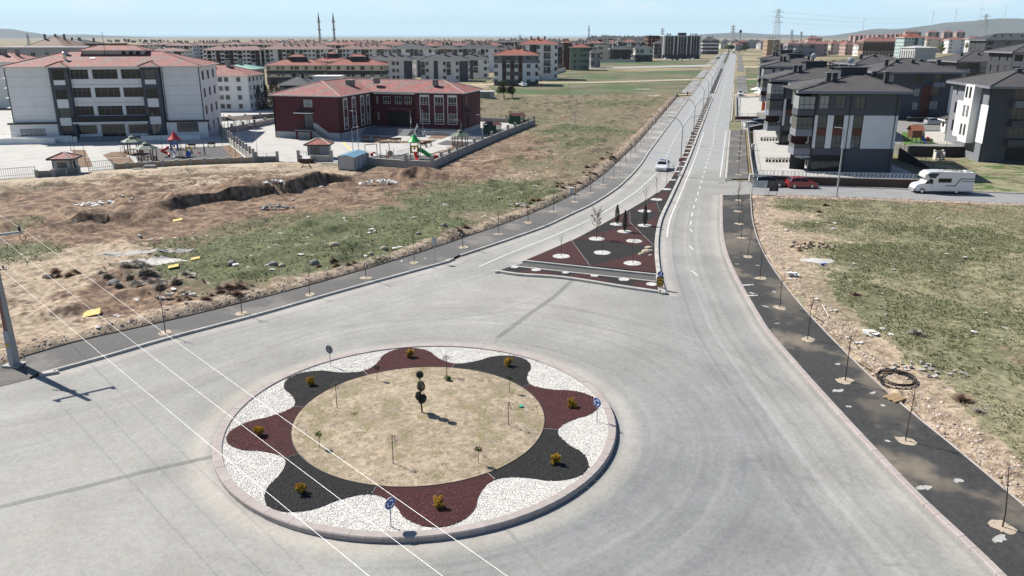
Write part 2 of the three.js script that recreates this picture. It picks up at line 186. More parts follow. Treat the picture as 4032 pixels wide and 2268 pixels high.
mR.blob(1, [[34.00,-95.42,4,.9],[30.40,-84.64,4,.7],[30.19,-80.06,4,.6],[34.54,-73.07,7,.7],[37.45,-73.07,8,.7],[38.08,-87.12,8,.4],[26.50,-63.40,5,.8],[26.78,-59.39,5,.8],[26.85,-55.82,5,.7],[32.60,-65.59,8,.5],[43.89,-78.99,10,.5],[49.10,-78.99,10,.5],[39.19,-65.59,9,.5],[31.31,-56.39,7,.5],[33.31,-53.13,7,.5],[37.29,-55.82,6,.4],[28.15,-48.39,6,.4],[29.17,-44.35,6,.5],[43.54,-89.73,9,.4],[40.51,-96.95,7,.4]]);
const maskR = mR.done();
const mixc = (a, b, t) => [lerp(a[0], b[0], t), lerp(a[1], b[1], t), lerp(a[2], b[2], t)];
const greenAt = (mask, x, z, off) => { const n1 = fbm(x * 0.22 + off, z * 0.22, 3), n2 = fbm(x * 1.3, z * 1.3 + off, 3); return sstep(0.38, 0.72, mask(x, z, 1) * 0.95 + (n1 - 0.5) * 1.1 + (n2 - 0.5) * 0.9); };
function fieldColor(mask, dry, off, x, z) {
const n1 = fbm(x * 0.12 + off, z * 0.12, 3), n2 = fbm(x * 0.9, z * 0.9 + off, 4), n3 = fbm(x * 3.1 + off, z * 3.1, 2), h = hash(Math.floor(x * 9), Math.floor(z * 9) + off), h2 = hash(Math.floor(x * 3.7) + 99, Math.floor(z * 3.7) + off);
let c = mixc(dry[0], dry[1], clamp(n2 * 1.4 - 0.2)); c = mixc(c, dry[2], sstep(0.5, 0.75, n1) * 0.6);
const dm = sstep(0.3, 0.62, mask(x, z, 0) + (n2 - 0.5) * 0.8 + (n1 - 0.5) * 0.5), bm = sstep(0.34, 0.7, mask(x, z, 2) + (n2 - 0.5) * 0.7 + (n3 - 0.5) * 0.4), g = greenAt(mask, x, z, off);
c = mixc(c, mixc([0.095, 0.052, 0.031], [0.28, 0.19, 0.122], clamp(n2 * 2.1 - 0.6 + (n3 - 0.5) * 0.9)), dm);
c = mixc(c, mixc([0.27, 0.2, 0.135], [0.42, 0.335, 0.24], clamp(n3 + n2 - 0.5)), bm);
c = mixc(c, mixc([0.045, 0.072, 0.018], [0.125, 0.135, 0.06], n3), (mask === maskR ? 0.6 : 0.9) * g * (1 - 0.55 * Math.max(dm * 0.6, bm)));
const n4 = vn(x * 6.3 + off, z * 6.3), s = 0.56 + 0.62 * n3 + 0.3 * (n4 - 0.5) + 0.3 * (h - 0.5); c = c.map((v) => v * s);
if (h2 > 0.996) c = mixc(c, [0.42, 0.39, 0.35], 0.7);
return c;
}
function fieldTex(dom, mask, dry, off) {
const n = 2048, d = new Uint8Array(n * n * 4), S = new Uint8Array(4096); for (let i = 0; i < 4096; i++) S[i] = toS(i / 4095);
for (let j = 0; j < n; j++) for (let i = 0; i < n; i++) { const x = lerp(dom[0], dom[1], (i + 0.5) / n), z = lerp(dom[2], dom[3], (j + 0.5) / n), c = fieldColor(mask, dry, off, x, z), o = (j * n + i) * 4; for (let k = 0; k < 3; k++) d[o + k] = S[Math.min(4095, Math.max(0, (c[k] * 4095) | 0))]; d[o + 3] = 255; }
const t = new THREE.DataTexture(d, n, n); t.magFilter = THREE.LinearFilter; t.minFilter = THREE.LinearMipmapLinearFilter; t.colorSpace = THREE.SRGBColorSpace; t.needsUpdate = true; return t;
}
// every corner of the tracks and pads that the field has to lie below
const CAB = [-24.52,-124.00], heightL = (x, z) => {
const d = -distLine(LB, x, z); if (d < 0.05) return -0.3;
let yard = Math.min(distPoly(whiteYard, x, z), distPoly(redYard, x, z)); if (yard < 0) return -0.3; yard = Math.min(yard, Math.max(0, Math.hypot(x - CAB[0], z - CAB[1]) - 4.5));
const k = sstep(0, 2.5, d) * sstep(0.5, 9, yard), n = fbm(x * 0.16, z * 0.16, 3) - 0.35, f = fbm(x * 0.8, z * 0.8, 4) - 0.4;
let h = 0.02 + k * (0.6 * n + 0.62 * f + 0.1 + 0.5 * sstep(0.6, 0.78, fbm(x * 0.3 + 31, z * 0.3, 3))) + 0.34 * sstep(0.05, 0.8, d) * (1 - sstep(1, 2.6, d)) * (0.35 + fbm(x * 0.7 + 7, z * 0.7, 2));
const b = -distLine(bankLine, x, z), bt = distLine.t; const along01 = sstep(0, 2, bt) * (1 - sstep(18.5, 20, bt));
if (Math.abs(b) < 40) { const j = (fbm(x * 0.5 + 40, z * 0.5, 3) - 0.5) * 1.5, e = b + j, hi = bt > 8 ? 1.25 : 0.75; h += along01 * k * (hi * (0.65 + 0.75 * sstep(0.3, 0.65, fbm(x * 0.13 + 9, z * 0.13, 2))) * sstep(-0.1, 0.2 + 0.9 * vn(x * 0.4, z * 0.4), e) * (1 - sstep(2, 11, b)) + 0.16 * (1 - sstep(0, 2.5, Math.abs(e - 0.8)))  - 0.25 * (1 - sstep(-4, -0.2, e)) * sstep(-14, -7, b)); }
if (z < -160) h += k * 0.35 * sstep(0.55, 0.8, fbm(x * 0.25 + 3, z * 0.25, 2)) * (1 - sstep(-235, -225, -z * -1 + 0)) ;
return Math.max(h, 0);
};
const SNx = (x) => { for (let i = 0; i < SN.length - 1; i++) if (x < SN[i + 1][0]) return lerp(SN[i][1], SN[i + 1][1], (x - SN[i][0]) / (SN[i + 1][0] - SN[i][0])); return -90; };
const heightR = (x, z) => {
const d = distLine(RB, x, z), e = z - SNx(x); if (d < 0.05 || e < 0.1 || z < -104.5) return -0.3;
const k = sstep(0, 3, d) * sstep(0, 4, e), n = fbm(x * 0.14 + 5, z * 0.14, 3) - 0.35, f = fbm(x * 0.9, z * 0.9, 4) - 0.4;
return Math.max(0, 0.03 + k * (0.5 * n + 0.3 * f + 0.1) + 0.2 * sstep(0.05, 0.7, d) * (1 - sstep(0.9, 2.4, d)) * fbm(x * 0.8, z * 0.8, 2));
};
function fieldMesh(dom, step, hf, t, name) {
const nx = Math.round((dom[1] - dom[0]) / step), nz = Math.round((dom[3] - dom[2]) / step), g = new THREE.PlaneGeometry(1, 1, nx, nz), p = g.attributes.position, uv = g.attributes.uv, idx = [];
const H = new Float32Array((nx + 1) * (nz + 1));
for (let j = 0; j <= nz; j++) for (let i = 0; i <= nx; i++) { const o = j * (nx + 1) + i, x = lerp(dom[0], dom[1], i / nx), z = lerp(dom[2], dom[3], j / nz); H[o] = hf(x, z); p.setXYZ(o, x, H[o], z); uv.setXY(o, i / nx, j / nz); }
for (let j = 0; j < nz; j++) for (let i = 0; i < nx; i++) { const a = j * (nx + 1) + i, b = a + 1, c = a + nx + 1, e = c + 1; if (Math.max(H[a], H[b], H[c], H[e]) > -0.2) idx.push(a, c, b, b, c, e); }
g.setIndex(idx); g.computeVertexNormals();
const m = mat(1, 1, 1, 0.95); m.map = t; struct(name, new THREE.Mesh(g, m));
return (x, z) => { const fx = clamp((x - dom[0]) / (dom[1] - dom[0]) * nx, 0, nx - 0.001), fz = clamp((z - dom[2]) / (dom[3] - dom[2]) * nz, 0, nz - 0.001), i = Math.floor(fx), j = Math.floor(fz), u = fx - i, v = fz - j, o = j * (nx + 1) + i; return lerp(lerp(H[o], H[o + 1], u), lerp(H[o + nx + 1], H[o + nx + 2], u), v); };
}
const dryL = [[0.15, 0.12, 0.07], [0.215, 0.175, 0.11], [0.12, 0.115, 0.055]], dryR = [[0.2, 0.185, 0.1], [0.3, 0.275, 0.175], [0.16, 0.16, 0.075]];
const groundL = fieldMesh(domL, 0.7, heightL, fieldTex(domL, maskL, dryL, 11), 'field');
const groundR = fieldMesh(domR, 0.5, heightR, fieldTex(domR, maskR, dryR, 57), 'field');
const groundY = (x, z) => { if (x > domR[0] && z > -104 && distLine(RB, x, z) > 0.1) return groundR(x, z); return x < domL[1] && z > domL[2] && z < domL[3] && distLine(LB, x, z) < -0.1 ? groundL(x, z) : 0; };
{ // the plain beyond, out to the horizon
const g = new THREE.CircleGeometry(16000, 64); g.rotateX(-Math.PI / 2); const uv = g.attributes.uv, p = g.attributes.position; for (let i = 0; i < uv.count; i++) uv.setXY(i, p.getX(i), p.getZ(i));
const m = mat(1, 1, 1, 0.95); m.map = tex(1024, (u, v) => { const n = wfbm(u, v, 5, 6), f = wfbm(u, v, 60, 3), q = wfbm(u + 0.3, v, 3, 3); let c = mixc([0.12, 0.125, 0.055], [0.24, 0.19, 0.115], sstep(0.35, 0.62, n)); c = mixc(c, [0.34, 0.27, 0.19], sstep(0.6, 0.7, q) * 0.7); const s = 0.75 + 0.5 * f; return c.map((k) => k * s); }, 260);
const o = struct('ground', new THREE.Mesh(g, m)); o.position.y = -0.05;
}
{ // meadows beyond the first cross track, greener
const m = mat(1, 1, 1, 0.95); m.map = tex(1024, (u, v) => { const n = wfbm(u, v, 7, 6), f = wfbm(u, v, 70, 3), q = wfbm(u, v + 0.4, 4, 4); let c = mixc([0.075, 0.085, 0.035], [0.15, 0.135, 0.08], sstep(0.35, 0.65, n)); c = mixc(c, [0.04, 0.1, 0.018], sstep(0.52, 0.68, q) * 0.75); const s = 0.72 + 0.5 * f; return c.map((k) => k * s); }, 90);
const pl = [[-5.22,-298.94], [61.86,-289.73], ...far(60, -286, 0.262, [-300, -380, -420]), [90.83,-390.70], [-13.45,-373.15]];
struct('meadow', new THREE.Mesh(sheet(pl, -0.02), m));
struct('meadow', new THREE.Mesh(sheet([[5.34,-390.70], [90.16,-402.52], [122.30,-526.13], [31.40,-474.00], [18.14,-436.81]], -0.02), m));
struct('meadow', new THREE.Mesh(sheet([[56.31,-580.74], [126.90,-552.10], [182.76,-756.86], [122.72,-732.24], [67.30,-673.74]], -0.02), m));
struct('meadow', new THREE.Mesh(sheet([[89.33,-310.20], [104.80,-310.20], [187.21,-580.74], [164.79,-580.74]], -0.02), m));
}
{ // dirt tracks
const m = grained(0.42, 0.35, 0.255, 0.95, 5, 0.35);
const tr = (pts, w, y = 0.012) => struct('dirt_track', new THREE.Mesh(sheet(ribbon(curve(pts, 4), -w, w), y), m));
tr([[-25.02,-252.86], [-2.21,-271.75], [16.15,-281.06], [33.71,-281.06], [48.57,-285.95], [64.78,-294.93]], 2.2, 0.2); tr([[-18.33,-355.18], [5.07,-371.07], [33.10,-375.26], [94.03,-407.45]], 4); tr([[80.29,-291.01], [91.87,-296.25], [100.19,-296.25]], 5); tr([[111.68,-404.97], [132.75,-409.95]], 4); tr([[158.52,-580.74], [181.02,-561.33]], 12); tr([[286.21,-1018.86], [360.01,-989.14]], 16);
tr([[-75.22,-112.29], [-69.91,-116.32], [-65.14,-120.16], [-56.80,-125.00], [-45.91,-128.34], [-34.87,-130.22]], 2.0, 0.11);
struct('road', new THREE.Mesh(sheet([[29.20,-543.17], [74.03,-552.10], [140.58,-580.74], [150.90,-623.83], [77.82,-580.74], [30.17,-561.33]], 0.02), grained(0.34, 0.33, 0.31, 0.9, 6, 0.2)));
}
// ---------- streets ----------
const RT = [-75, 45, -125, -5];
{
const n = 2048, c = document.createElement('canvas'); c.width = c.height = n; const x = c.getContext('2d'), k = n / 120, X = (v) => (v - RT[0]) * k, Z = (v) => (v - RT[2]) * k;
x.fillStyle = 'rgb(139,138,134)'; x.fillRect(0, 0, n, n);
const soft = (px, pz, r, col, a, sq = 1, rot = 0) => { x.save(); x.translate(X(px), Z(pz)); x.rotate(rot); x.scale(1, sq); const g = x.createRadialGradient(0, 0, 0, 0, 0, r * k); g.addColorStop(0, `rgba(${col},${a})`); g.addColorStop(1, `rgba(${col},0)`); x.fillStyle = g; x.beginPath(); x.arc(0, 0, r * k, 0, 7); x.fill(); x.restore(); };
const stroke = (pl, w, col, a) => { x.strokeStyle = `rgba(${col},${a})`; x.lineWidth = w * k; x.lineCap = 'round'; x.lineJoin = 'round'; x.beginPath(); pl.forEach((p, i) => (i ? x.lineTo(X(p[0]), Z(p[1])) : x.moveTo(X(p[0]), Z(p[1])))); x.stroke(); };
// worn, darker running lanes and pale dusty areas
soft(9, -33, 13, '108,111,114', 0.5, 1.2); soft(4, -27, 12, '112,115,117', 0.45); soft(13, -42, 9, '118,120,121', 0.4, 1.6); soft(15, -60, 8, '122,124,125', 0.4, 2.2);
soft(-24, -33, 16, '160,158,152', 0.5); soft(-8, -60, 12, '163,160,155', 0.5); soft(2, -61, 9, '166,163,158', 0.5); soft(16.5, -30, 4, '150,149,142', 0.6, 4); soft(-14, -22, 12, '156,154,148', 0.5); soft(-10, -53, 10, '150,150,148', 0.4);
const cx = -5, cz = -39; const arc = (r, a0, a1, ex = 1) => { const o = []; for (let t = 0; t <= 40; t++) { const a = lerp(a0, a1, t / 40); o.push([cx + Math.cos(a) * r * ex, cz + Math.sin(a) * r]); } return o; };
for (let i = 0; i < 260; i++) { const r = R(12.2, 22), a0 = R(-2.4, 1.2), l = R(0.5, 1.6), d = rnd() < 0.6; stroke(arc(r, a0, a0 + l, R(0.97, 1.05)), R(0.05, 0.45), d ? '104,106,108' : '172,170,164', R(0.03, 0.11)); }
for (let i = 0; i < 150; i++) { const t = R(0.06, 0.94), u = R(0, 1), pl = RK.map((p, q) => { const m = MR[Math.min(MR.length - 1, Math.max(0, Math.round((q - 55) * 1.0)))] ?? p; return p; }); stroke(shift(RK.slice(Math.floor(R(0, 40)), Math.floor(R(50, 100))), -R(0.6, 6.4)), R(0.06, 0.4), rnd() < 0.55 ? '112,114,116' : '168,166,160', R(0.04, 0.12)); }
for (let i = 0; i < 110; i++) stroke(shift(LK.slice(Math.floor(R(0, 40)), Math.floor(R(50, 110))), R(0.8, 6.6)), R(0.06, 0.5), rnd() < 0.5 ? '120,124,127' : '166,165,161', R(0.04, 0.12));
for (let i = 0; i < 60; i++) { const a = [[-75 + R(0, 20), -26 + R(-8, 8)], [-25, -38 + R(-5, 4)], [-12, -53 + R(-3, 2)], [0, -57 + R(-4, 3)]]; stroke(curve(a, 1), R(0.1, 0.5), rnd() < 0.5 ? '122,124,125' : '168,166,161', R(0.04, 0.1)); }
// dust swept to the kerbs
const dust = (pl, d, w, a) => { for (let i = 0; i < 5; i++) stroke(shift(pl, d * (1 + i * 0.35)), w * (1 + i * 0.5), '178,172,160', a * 0.55); };
dust(LK, 0.35, 0.25, 0.2); dust(RK, -0.35, 0.3, 0.22); dust(MR.slice(0, 70), 0.35, 0.3, 0.26); dust(ML.slice(0, 70), -0.5, 0.55, 0.26); dust(arc(11.2, -3.2, 3.2), -0.1, 0.4, 0.2);
for (let i = 0; i < 7; i++) stroke(arc(11.1 + i * 0.16, R(0, 1), R(3, 6)), 0.35, '176,169,158', 0.06);
// trench scars filled with new asphalt
const seam = (pl, w) => { stroke(pl, w, '112,112,108', 0.75); stroke(shift(pl, w * 0.5), 0.05, '80,80,78', 0.6); stroke(shift(pl, -w * 0.5), 0.05, '92,92,88', 0.5); };
seam([[-22.85,-30.77], [-20.23,-32.25], [-17.42,-33.95], [-14.94,-35.24]], 0.3); seam([[5.16,-65.21], [3.36,-60.67], [1.23,-56.39], [-0.99,-51.63]], 0.34); stroke([[-0.17,-28.98], [0.96,-26.93], [1.60,-25.68]], 0.2, '120,120,116', 0.5); stroke([[-0.47,-53.13], [-1.15,-50.66]], 0.12, '110,110,108', 0.5);
stroke([[2.36,-61.34], [-1.47,-56.97]], 0.2, '176,166,158', 0.4);
for (let i = 0; i < 40; i++) soft(R(-60, 20), R(-80, -10), R(0.1, 0.35), rnd() < 0.6 ? '84,84,84' : '196,190,178', R(0.2, 0.6), R(0.4, 1), R(0, 3));
for (let i = 0; i < 9; i++) soft(R(2, 17), R(-36, -26), R(0.3, 0.9), '92,94,96', 0.35, 0.4, R(-1, 1));
const im = x.getImageData(0, 0, n, n), d = im.data;
for (let j = 0; j < n; j++) for (let i = 0; i < n; i++) { const o = (j * n + i) * 4, h = hash(i, j) - 0.5, g = fbm(i * 0.02, j * 0.02, 3) - 0.5, f = vn(i * 0.3, j * 0.3) - 0.5, s = h * 13 + g * 22 + f * 9; d[o] += s; d[o + 1] += s; d[o + 2] += s; }
x.putImageData(im, 0, 0);
const t = new THREE.CanvasTexture(c); t.colorSpace = THREE.SRGBColorSpace; t.magFilter = THREE.LinearFilter;
const m = mat(1, 1, 1, 0.9); m.map = t;
const pts = [[-75, -30], [-50, -40.2], [-30.76,-43.62], [-29.69,-44.66], ...LK.filter((p) => p[1] > -125), [19.25, -125], [33.6, -125], [31.2, -116], [34, -114], [32, -104.6], ...RK.slice().reverse(), [19.2, -6], [-75, -6]];
const g = sheet(pts, 0), uv = g.attributes.uv; for (let i = 0; i < uv.count; i++) uv.setXY(i, (uv.getX(i) - RT[0]) / 120, (uv.getY(i) - 5) / 120);
struct('road', new THREE.Mesh(g, m));
const av = grained(0.29, 0.295, 0.295, 0.9, 11, 0.14, 0, 6);
struct('road', new THREE.Mesh(sheet([[19.25, -125], [33.6, -125], ...far(33.7, -125, 0.272, [-300, -600, -900, -1150]), ...far(39.7, -200, 0.268, [-1150, -900, -600, -300, -200, -150])], 0), av));
struct('side_street', new THREE.Mesh(sheet([...SN, ...SF.slice().reverse(), [33.9, -115.2], [32.1, -104.4]], 0.004), grained(0.25, 0.25, 0.25, 0.9, 8, 0.2, 0, 6)));
struct('crossing_surface', new THREE.Mesh(sheet([...far(54.4, -200, 0.272, [-281, -303]), [94.36,-304.47], [88.74,-285.95]], 0.004), M.concDark));
}
// pavements: a slab whose tone runs from dark asphalt near the roundabout to dusty grey further off
function pavement(a, b, tone, y = 0.13, m = pavement.m) {
const n = 90, A = resample(a, n), B = resample(b, n), pos = [], uv = [], col = [];
const V = (p) => { pos.push(p[0], y, p[1]); uv.push(p[0], -p[1]); const t = tone(p[0], p[1]); col.push(...t); };
for (let i = 0; i < n; i++) { for (const p of [A[i], B[i], B[i + 1], A[i], B[i + 1], A[i + 1]]) V(p); }
const g = new THREE.BufferGeometry(); g.setAttribute('position', new THREE.Float32BufferAttribute(pos, 3)); g.setAttribute('uv', new THREE.Float32BufferAttribute(uv, 2)); g.setAttribute('color', new THREE.Float32BufferAttribute(col, 3)); g.setAttribute('normal', new THREE.Float32BufferAttribute(pos.map((q, i) => (i % 3 === 1 ? 1 : 0)), 3));
return struct('pavement', new THREE.Mesh(g, m));
}
function resample(pl, n) { const L = [0]; for (let i = 1; i < pl.length; i++) L.push(L[i - 1] + Math.hypot(pl[i][0] - pl[i - 1][0], pl[i][1] - pl[i - 1][1])); const out = []; for (let k = 0, i = 0; k <= n; k++) { const s = L[L.length - 1] * k / n; while (i < pl.length - 2 && L[i + 1] < s) i++; const t = (s - L[i]) / (L[i + 1] - L[i] || 1); out.push([lerp(pl[i][0], pl[i + 1][0], t), lerp(pl[i][1], pl[i + 1][1], t)]); } return out; }
pavement.m = mat(1, 1, 1, 0.92, { vertexColors: true });
pavement.m.map = tex(1024, (u, v) => { const n = wfbm(u, v, 5, 5), f = wfbm(u, v, 90, 2), st = wfbm(u, v * 0.999, 9, 2), d = sstep(0.56, 0.78, wfbm(u + 0.5, v, 4, 5)); const s = (0.72 + 0.35 * n + 0.3 * (f - 0.5)) * 0.42; return [s + d * 0.26 + 0.02, s + d * 0.235 + 0.02, s + d * 0.2 + 0.02]; }, 12);
pavement.r = mat(1, 1, 1, 0.92); pavement.r.map = tex(1024, (u, v) => { const a = wfbm(u, v, 6, 5), f = wfbm(u, v, 110, 2), p = sstep(0.55, 0.75, wfbm(u + 0.3, v, 5, 5)), q = Math.pow(wrapN(u, v, 3), 2), s = 0.026 + 0.02 * a + 0.025 * (f - 0.5), d = p * 0.75 * (0.4 + q); return [lerp(s, 0.21, d), lerp(s, 0.178, d), lerp(s, 0.135, d)]; }, 17);
const greyTone = (k) => [k * 1.02, k, k * 0.97];
{
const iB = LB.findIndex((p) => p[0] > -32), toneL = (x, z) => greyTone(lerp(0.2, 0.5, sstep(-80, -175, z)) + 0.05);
pavement(LB.slice(0, iB + 1), [[-75, -30.2], [-50, -40.4], [-30.69,-43.51], [-29.61,-44.58]], () => greyTone(0.2), 0.02);
const K1 = shift(LK1, -0.28), K2 = shift(LK2, -0.28), jB = LB.findIndex((p) => p[0] > -7.4);
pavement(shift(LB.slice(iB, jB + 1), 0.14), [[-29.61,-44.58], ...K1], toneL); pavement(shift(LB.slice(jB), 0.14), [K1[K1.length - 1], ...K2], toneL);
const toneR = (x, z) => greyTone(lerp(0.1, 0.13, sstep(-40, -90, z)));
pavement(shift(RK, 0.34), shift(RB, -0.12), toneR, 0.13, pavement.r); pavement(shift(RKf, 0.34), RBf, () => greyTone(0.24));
const pv = (x0, x1, s, z0, z1, k) => pavement(far(x0, -200, s, [z0, z1]), far(x1, -200, s, [z0, z1]), () => greyTone(k));
for (const [a, b] of [[-200, -281], [-303, -360], [-364, -440], [-500, -640], [-660, -1000]]) pv(55.6, 60.0, 0.272, a, b, 0.3);
for (const [a, b] of [[-303, -392], [-416, -520], [-650, -1000]]) pv(35.2, 39.4, 0.267, a, b, 0.55);
struct('paved_strip', new THREE.Mesh(sheet([...far(60.4, -200, 0.272, [-200, -281]), ...far(66, -200, 0.26, [-281, -240, -200])], 0.1), grained(0.34, 0.3, 0.26, 0.9, 4, 0.25)));
}
// kerbs, stone by stone
const chamfer = (w, h, l) => { const s = new THREE.Shape(), c = 0.03; s.moveTo(-w / 2, -0.1); s.lineTo(w / 2, -0.1); s.lineTo(w / 2, h - c); s.lineTo(w / 2 - c, h); s.lineTo(-w / 2 + c, h); s.lineTo(-w / 2, h - c); const g = new THREE.ExtrudeGeometry(s, { depth: l, bevelEnabled: false }); g.translate(0, 0, -l / 2); return g; };
function kerb(name, pl, d, w, h, len, mats, max = 290) {
const root = new THREE.Group(); root.name = numbered(name); root.userData = { kind: 'structure' }; scene.add(root);
const g = chamfer(w, h, len - 0.02), line = shift(pl, d), st = along(line, len, len / 2), rest = new MB();
st.forEach(([x, z, a], i) => { const y = (hash(i, 7) - 0.5) * 0.012, t = (hash(i, 3) - 0.5) * 0.02; if (i < max) { const o = part('kerb_stone', g, mats[Math.floor(hash(i, 11) * mats.length)], root); o.position.set(x, y, z); o.rotation.y = a + Math.PI / 2 + t; } else rest.at(g, x, y, z, 0, a + Math.PI / 2); });
stuffPart(rest.build('kerb_stone', mats[0], root)); return root;
}
const KG = [M.kerb, M.kerb2, M.kerb], KP = [M.kerbPink, M.kerbPink2, M.kerbPink], KD = [M.kerbDark];
kerb('kerb', LK1, -0.14, 0.28, 0.16, 1, KG); kerb('kerb', LK2, -0.14, 0.28, 0.16, 1, KG); kerb('kerb', RK, 0.17, 0.34, 0.16, 0.8, KP, 160); kerb('kerb', RKf, 0.17, 0.34, 0.16, 1, KG);
kerb('kerb', shift(LB, 0).filter((p) => p[0] > -32), 0.07, 0.14, 0.2, 1.6, KD, 140); kerb('kerb', RB, -0.06, 0.13, 0.17, 0.8, KP, 140);
kerb('kerb', MR, -0.19, 0.4, 0.2, 0.8, KG, 200); kerb('kerb', ML.slice(38), 0.1, 0.2, 0.2, 1.5, KG, 60);
for (const [x, s, z0, z1] of [[54.3, 0.272, -200, -281], [76.9 , 0.272, -303, -360], [39.5, 0.268, -303 , -392]]) { const b = x === 76.9 ? 54.3 : x; kerb('kerb', far(b, -200, s, [z0, z1]), 0.15, 0.34, 0.16, 2, KG, 60); }
kerb('kerb', [...SF].slice(1), -0.1, 0.2, 0.14, 2, KG, 40);
// rounded kerb ends at the drop in the right pavement and at the side street
for (const [x, z, a] of [[19.49,-63.40, 0.2], [18.98,-60.54, 0.2], [31.27,-115.23, 0.0], [27.95,-103.39, 0.0], [-6.02,-71.28, 0.9], [-29.05,-45.19, 0.5]]) { const o = part('kerb_end', new MB().box(0.9, 0.3, 0.3, 0.25, 0.02, 0).at(new THREE.CylinderGeometry(0.15, 0.15, 0.3, 12), 0.7, 0.02, 0).geo(), M.kerb2, null); o.position.set(x, 0, z); o.rotation.y = a; o.userData = { kind: 'structure' }; }
// road markings
{
const white = M.whitePaint, dash = (x, z, a, l, w = 0.13) => struct('lane_dash', (() => { const o = new THREE.Mesh(sheet([[-l / 2, -w / 2], [l / 2, -w / 2], [l / 2, w / 2], [-l / 2, w / 2]], 0.005), white); o.position.set(x, 0, z); o.rotation.y = a; return o; })());
const mid = curve([[19.93,-86.48], [21.43,-92.49], [24.06,-102.00], [26.75,-111.68], [34.19,-138.27], [40.04,-159.18], ...far(45.3, -180, 0.27, [-180, -240, -330, -520])], 1);
for (const [x, z, a] of along(mid, 4.6, 1)) dash(x, z, a, 2, z < -150 ? 0.16 : 0.13);
dash(...[19.41,-83.69], 1.5, 1.6); dash(...[17.85,-76.42], 1.6, 1.6); dash(...[16.22,-67.52], 1.7, 1.6);
const solid = curve([[-3.02,-69.64], [0.00,-74.66], [3.73,-80.28], [10.09,-91.37], [16.53,-105.71], [22.27,-121.81]], 1);
struct('lane_line', new THREE.Mesh(sheet(ribbon(solid, -0.07, 0.07), 0.005), white));
const midL = curve([[22.68,-123.02], [26.11,-135.87], [32.05,-159.18], ...far(43, -200, 0.268, [-200, -260, -330, -520])], 1);
for (const [x, z, a] of along(midL, 4.4, 0.5)) dash(x, z, a, 2.1, z < -150 ? 0.16 : 0.13);
struct('edge_line', new THREE.Mesh(sheet(ribbon(MR.slice(20, 120), 0.75, 0.9), 0.005), white)); struct('edge_line', new THREE.Mesh(sheet(ribbon(far(33.4, -123.8, 0.272, [-118, -180]), -0.75, -0.6), 0.005), white));
}
// ---------- planted islands ----------
const mulchTex = tex(512, (u, v) => { const n = wfbm(u, v, 8, 3), f = wrapN(u, v, 120), h = hash(Math.floor(u * 256), Math.floor(v * 256)); const s = 0.35 + 0.5 * n + 0.75 * f * h; return [s, s, s].map((k) => k * 0.8); }, 2);
const gravelTex = tex(512, (u, v) => { const f = wrapN(u, v, 64), g = wrapN(u + 0.5, v, 128), n = wfbm(u, v, 5, 3); const s = clamp(0.62 + 0.36 * f + 0.25 * (g - 0.5) + 0.2 * (n - 0.5)); return [s, s * 0.99, s * 0.97]; }, 2.2);
const mulchMat = (r, g, b) => { const m = mat(r, g, b, 0.98); m.map = mulchTex; m.bumpMap = mulchTex; m.bumpScale = 0.03; return m; };
M.mulchRed = mulchMat(0.078, 0.019, 0.02); M.mulchBlack = mulchMat(0.021, 0.0185, 0.019); M.gravel = (() => { const m = mat(0.7, 0.68, 0.64, 0.95); m.map = gravelTex; m.bumpMap = gravelTex; m.bumpScale = 0.04; return m; })();
M.sand = (() => { const m = mat(1, 1, 1, 0.97); m.map = tex(1024, (u, v) => { const n = wfbm(u, v, 6, 5), f = wfbm(u, v, 40, 3), w = wfbm(u + 0.4, v, 9, 5), h = hash(Math.floor(u * 300), Math.floor(v * 300)); let c = mixc([0.3, 0.235, 0.165], [0.42, 0.345, 0.25], n); c = mixc(c, [0.15, 0.14, 0.055], sstep(0.55, 0.66, w) * sstep(0.42, 0.56, f) * 0.7); const s = 0.45 + 0.9 * f + 0.45 * (h - 0.5); return c.map((k) => k * s); }, 9); m.bumpMap = grainTex(30, 0.5); m.bumpScale = 0.03; return m; })();
const RC = [-5.0, -39.0], RX = 10.61, RZ = 10.9, pol = (r, a) => [RC[0] + Math.cos(a) * RX * r, RC[1] + Math.sin(a) * RZ * r], ring = (r, n = 120) => Array.from({ length: n }, (_, i) => pol(typeof r === 'number' ? r : r(i / n * 2 * Math.PI), i / n * 2 * Math.PI));
const A0 = 78 * Math.PI / 180, starR = (a) => { const w = Math.cos(8 * (a - A0)); return 0.826 + 0.122 * Math.sign(w) * Math.pow(Math.abs(w), 0.75) + 0.006 * Math.sin(a * 3 + 1); };
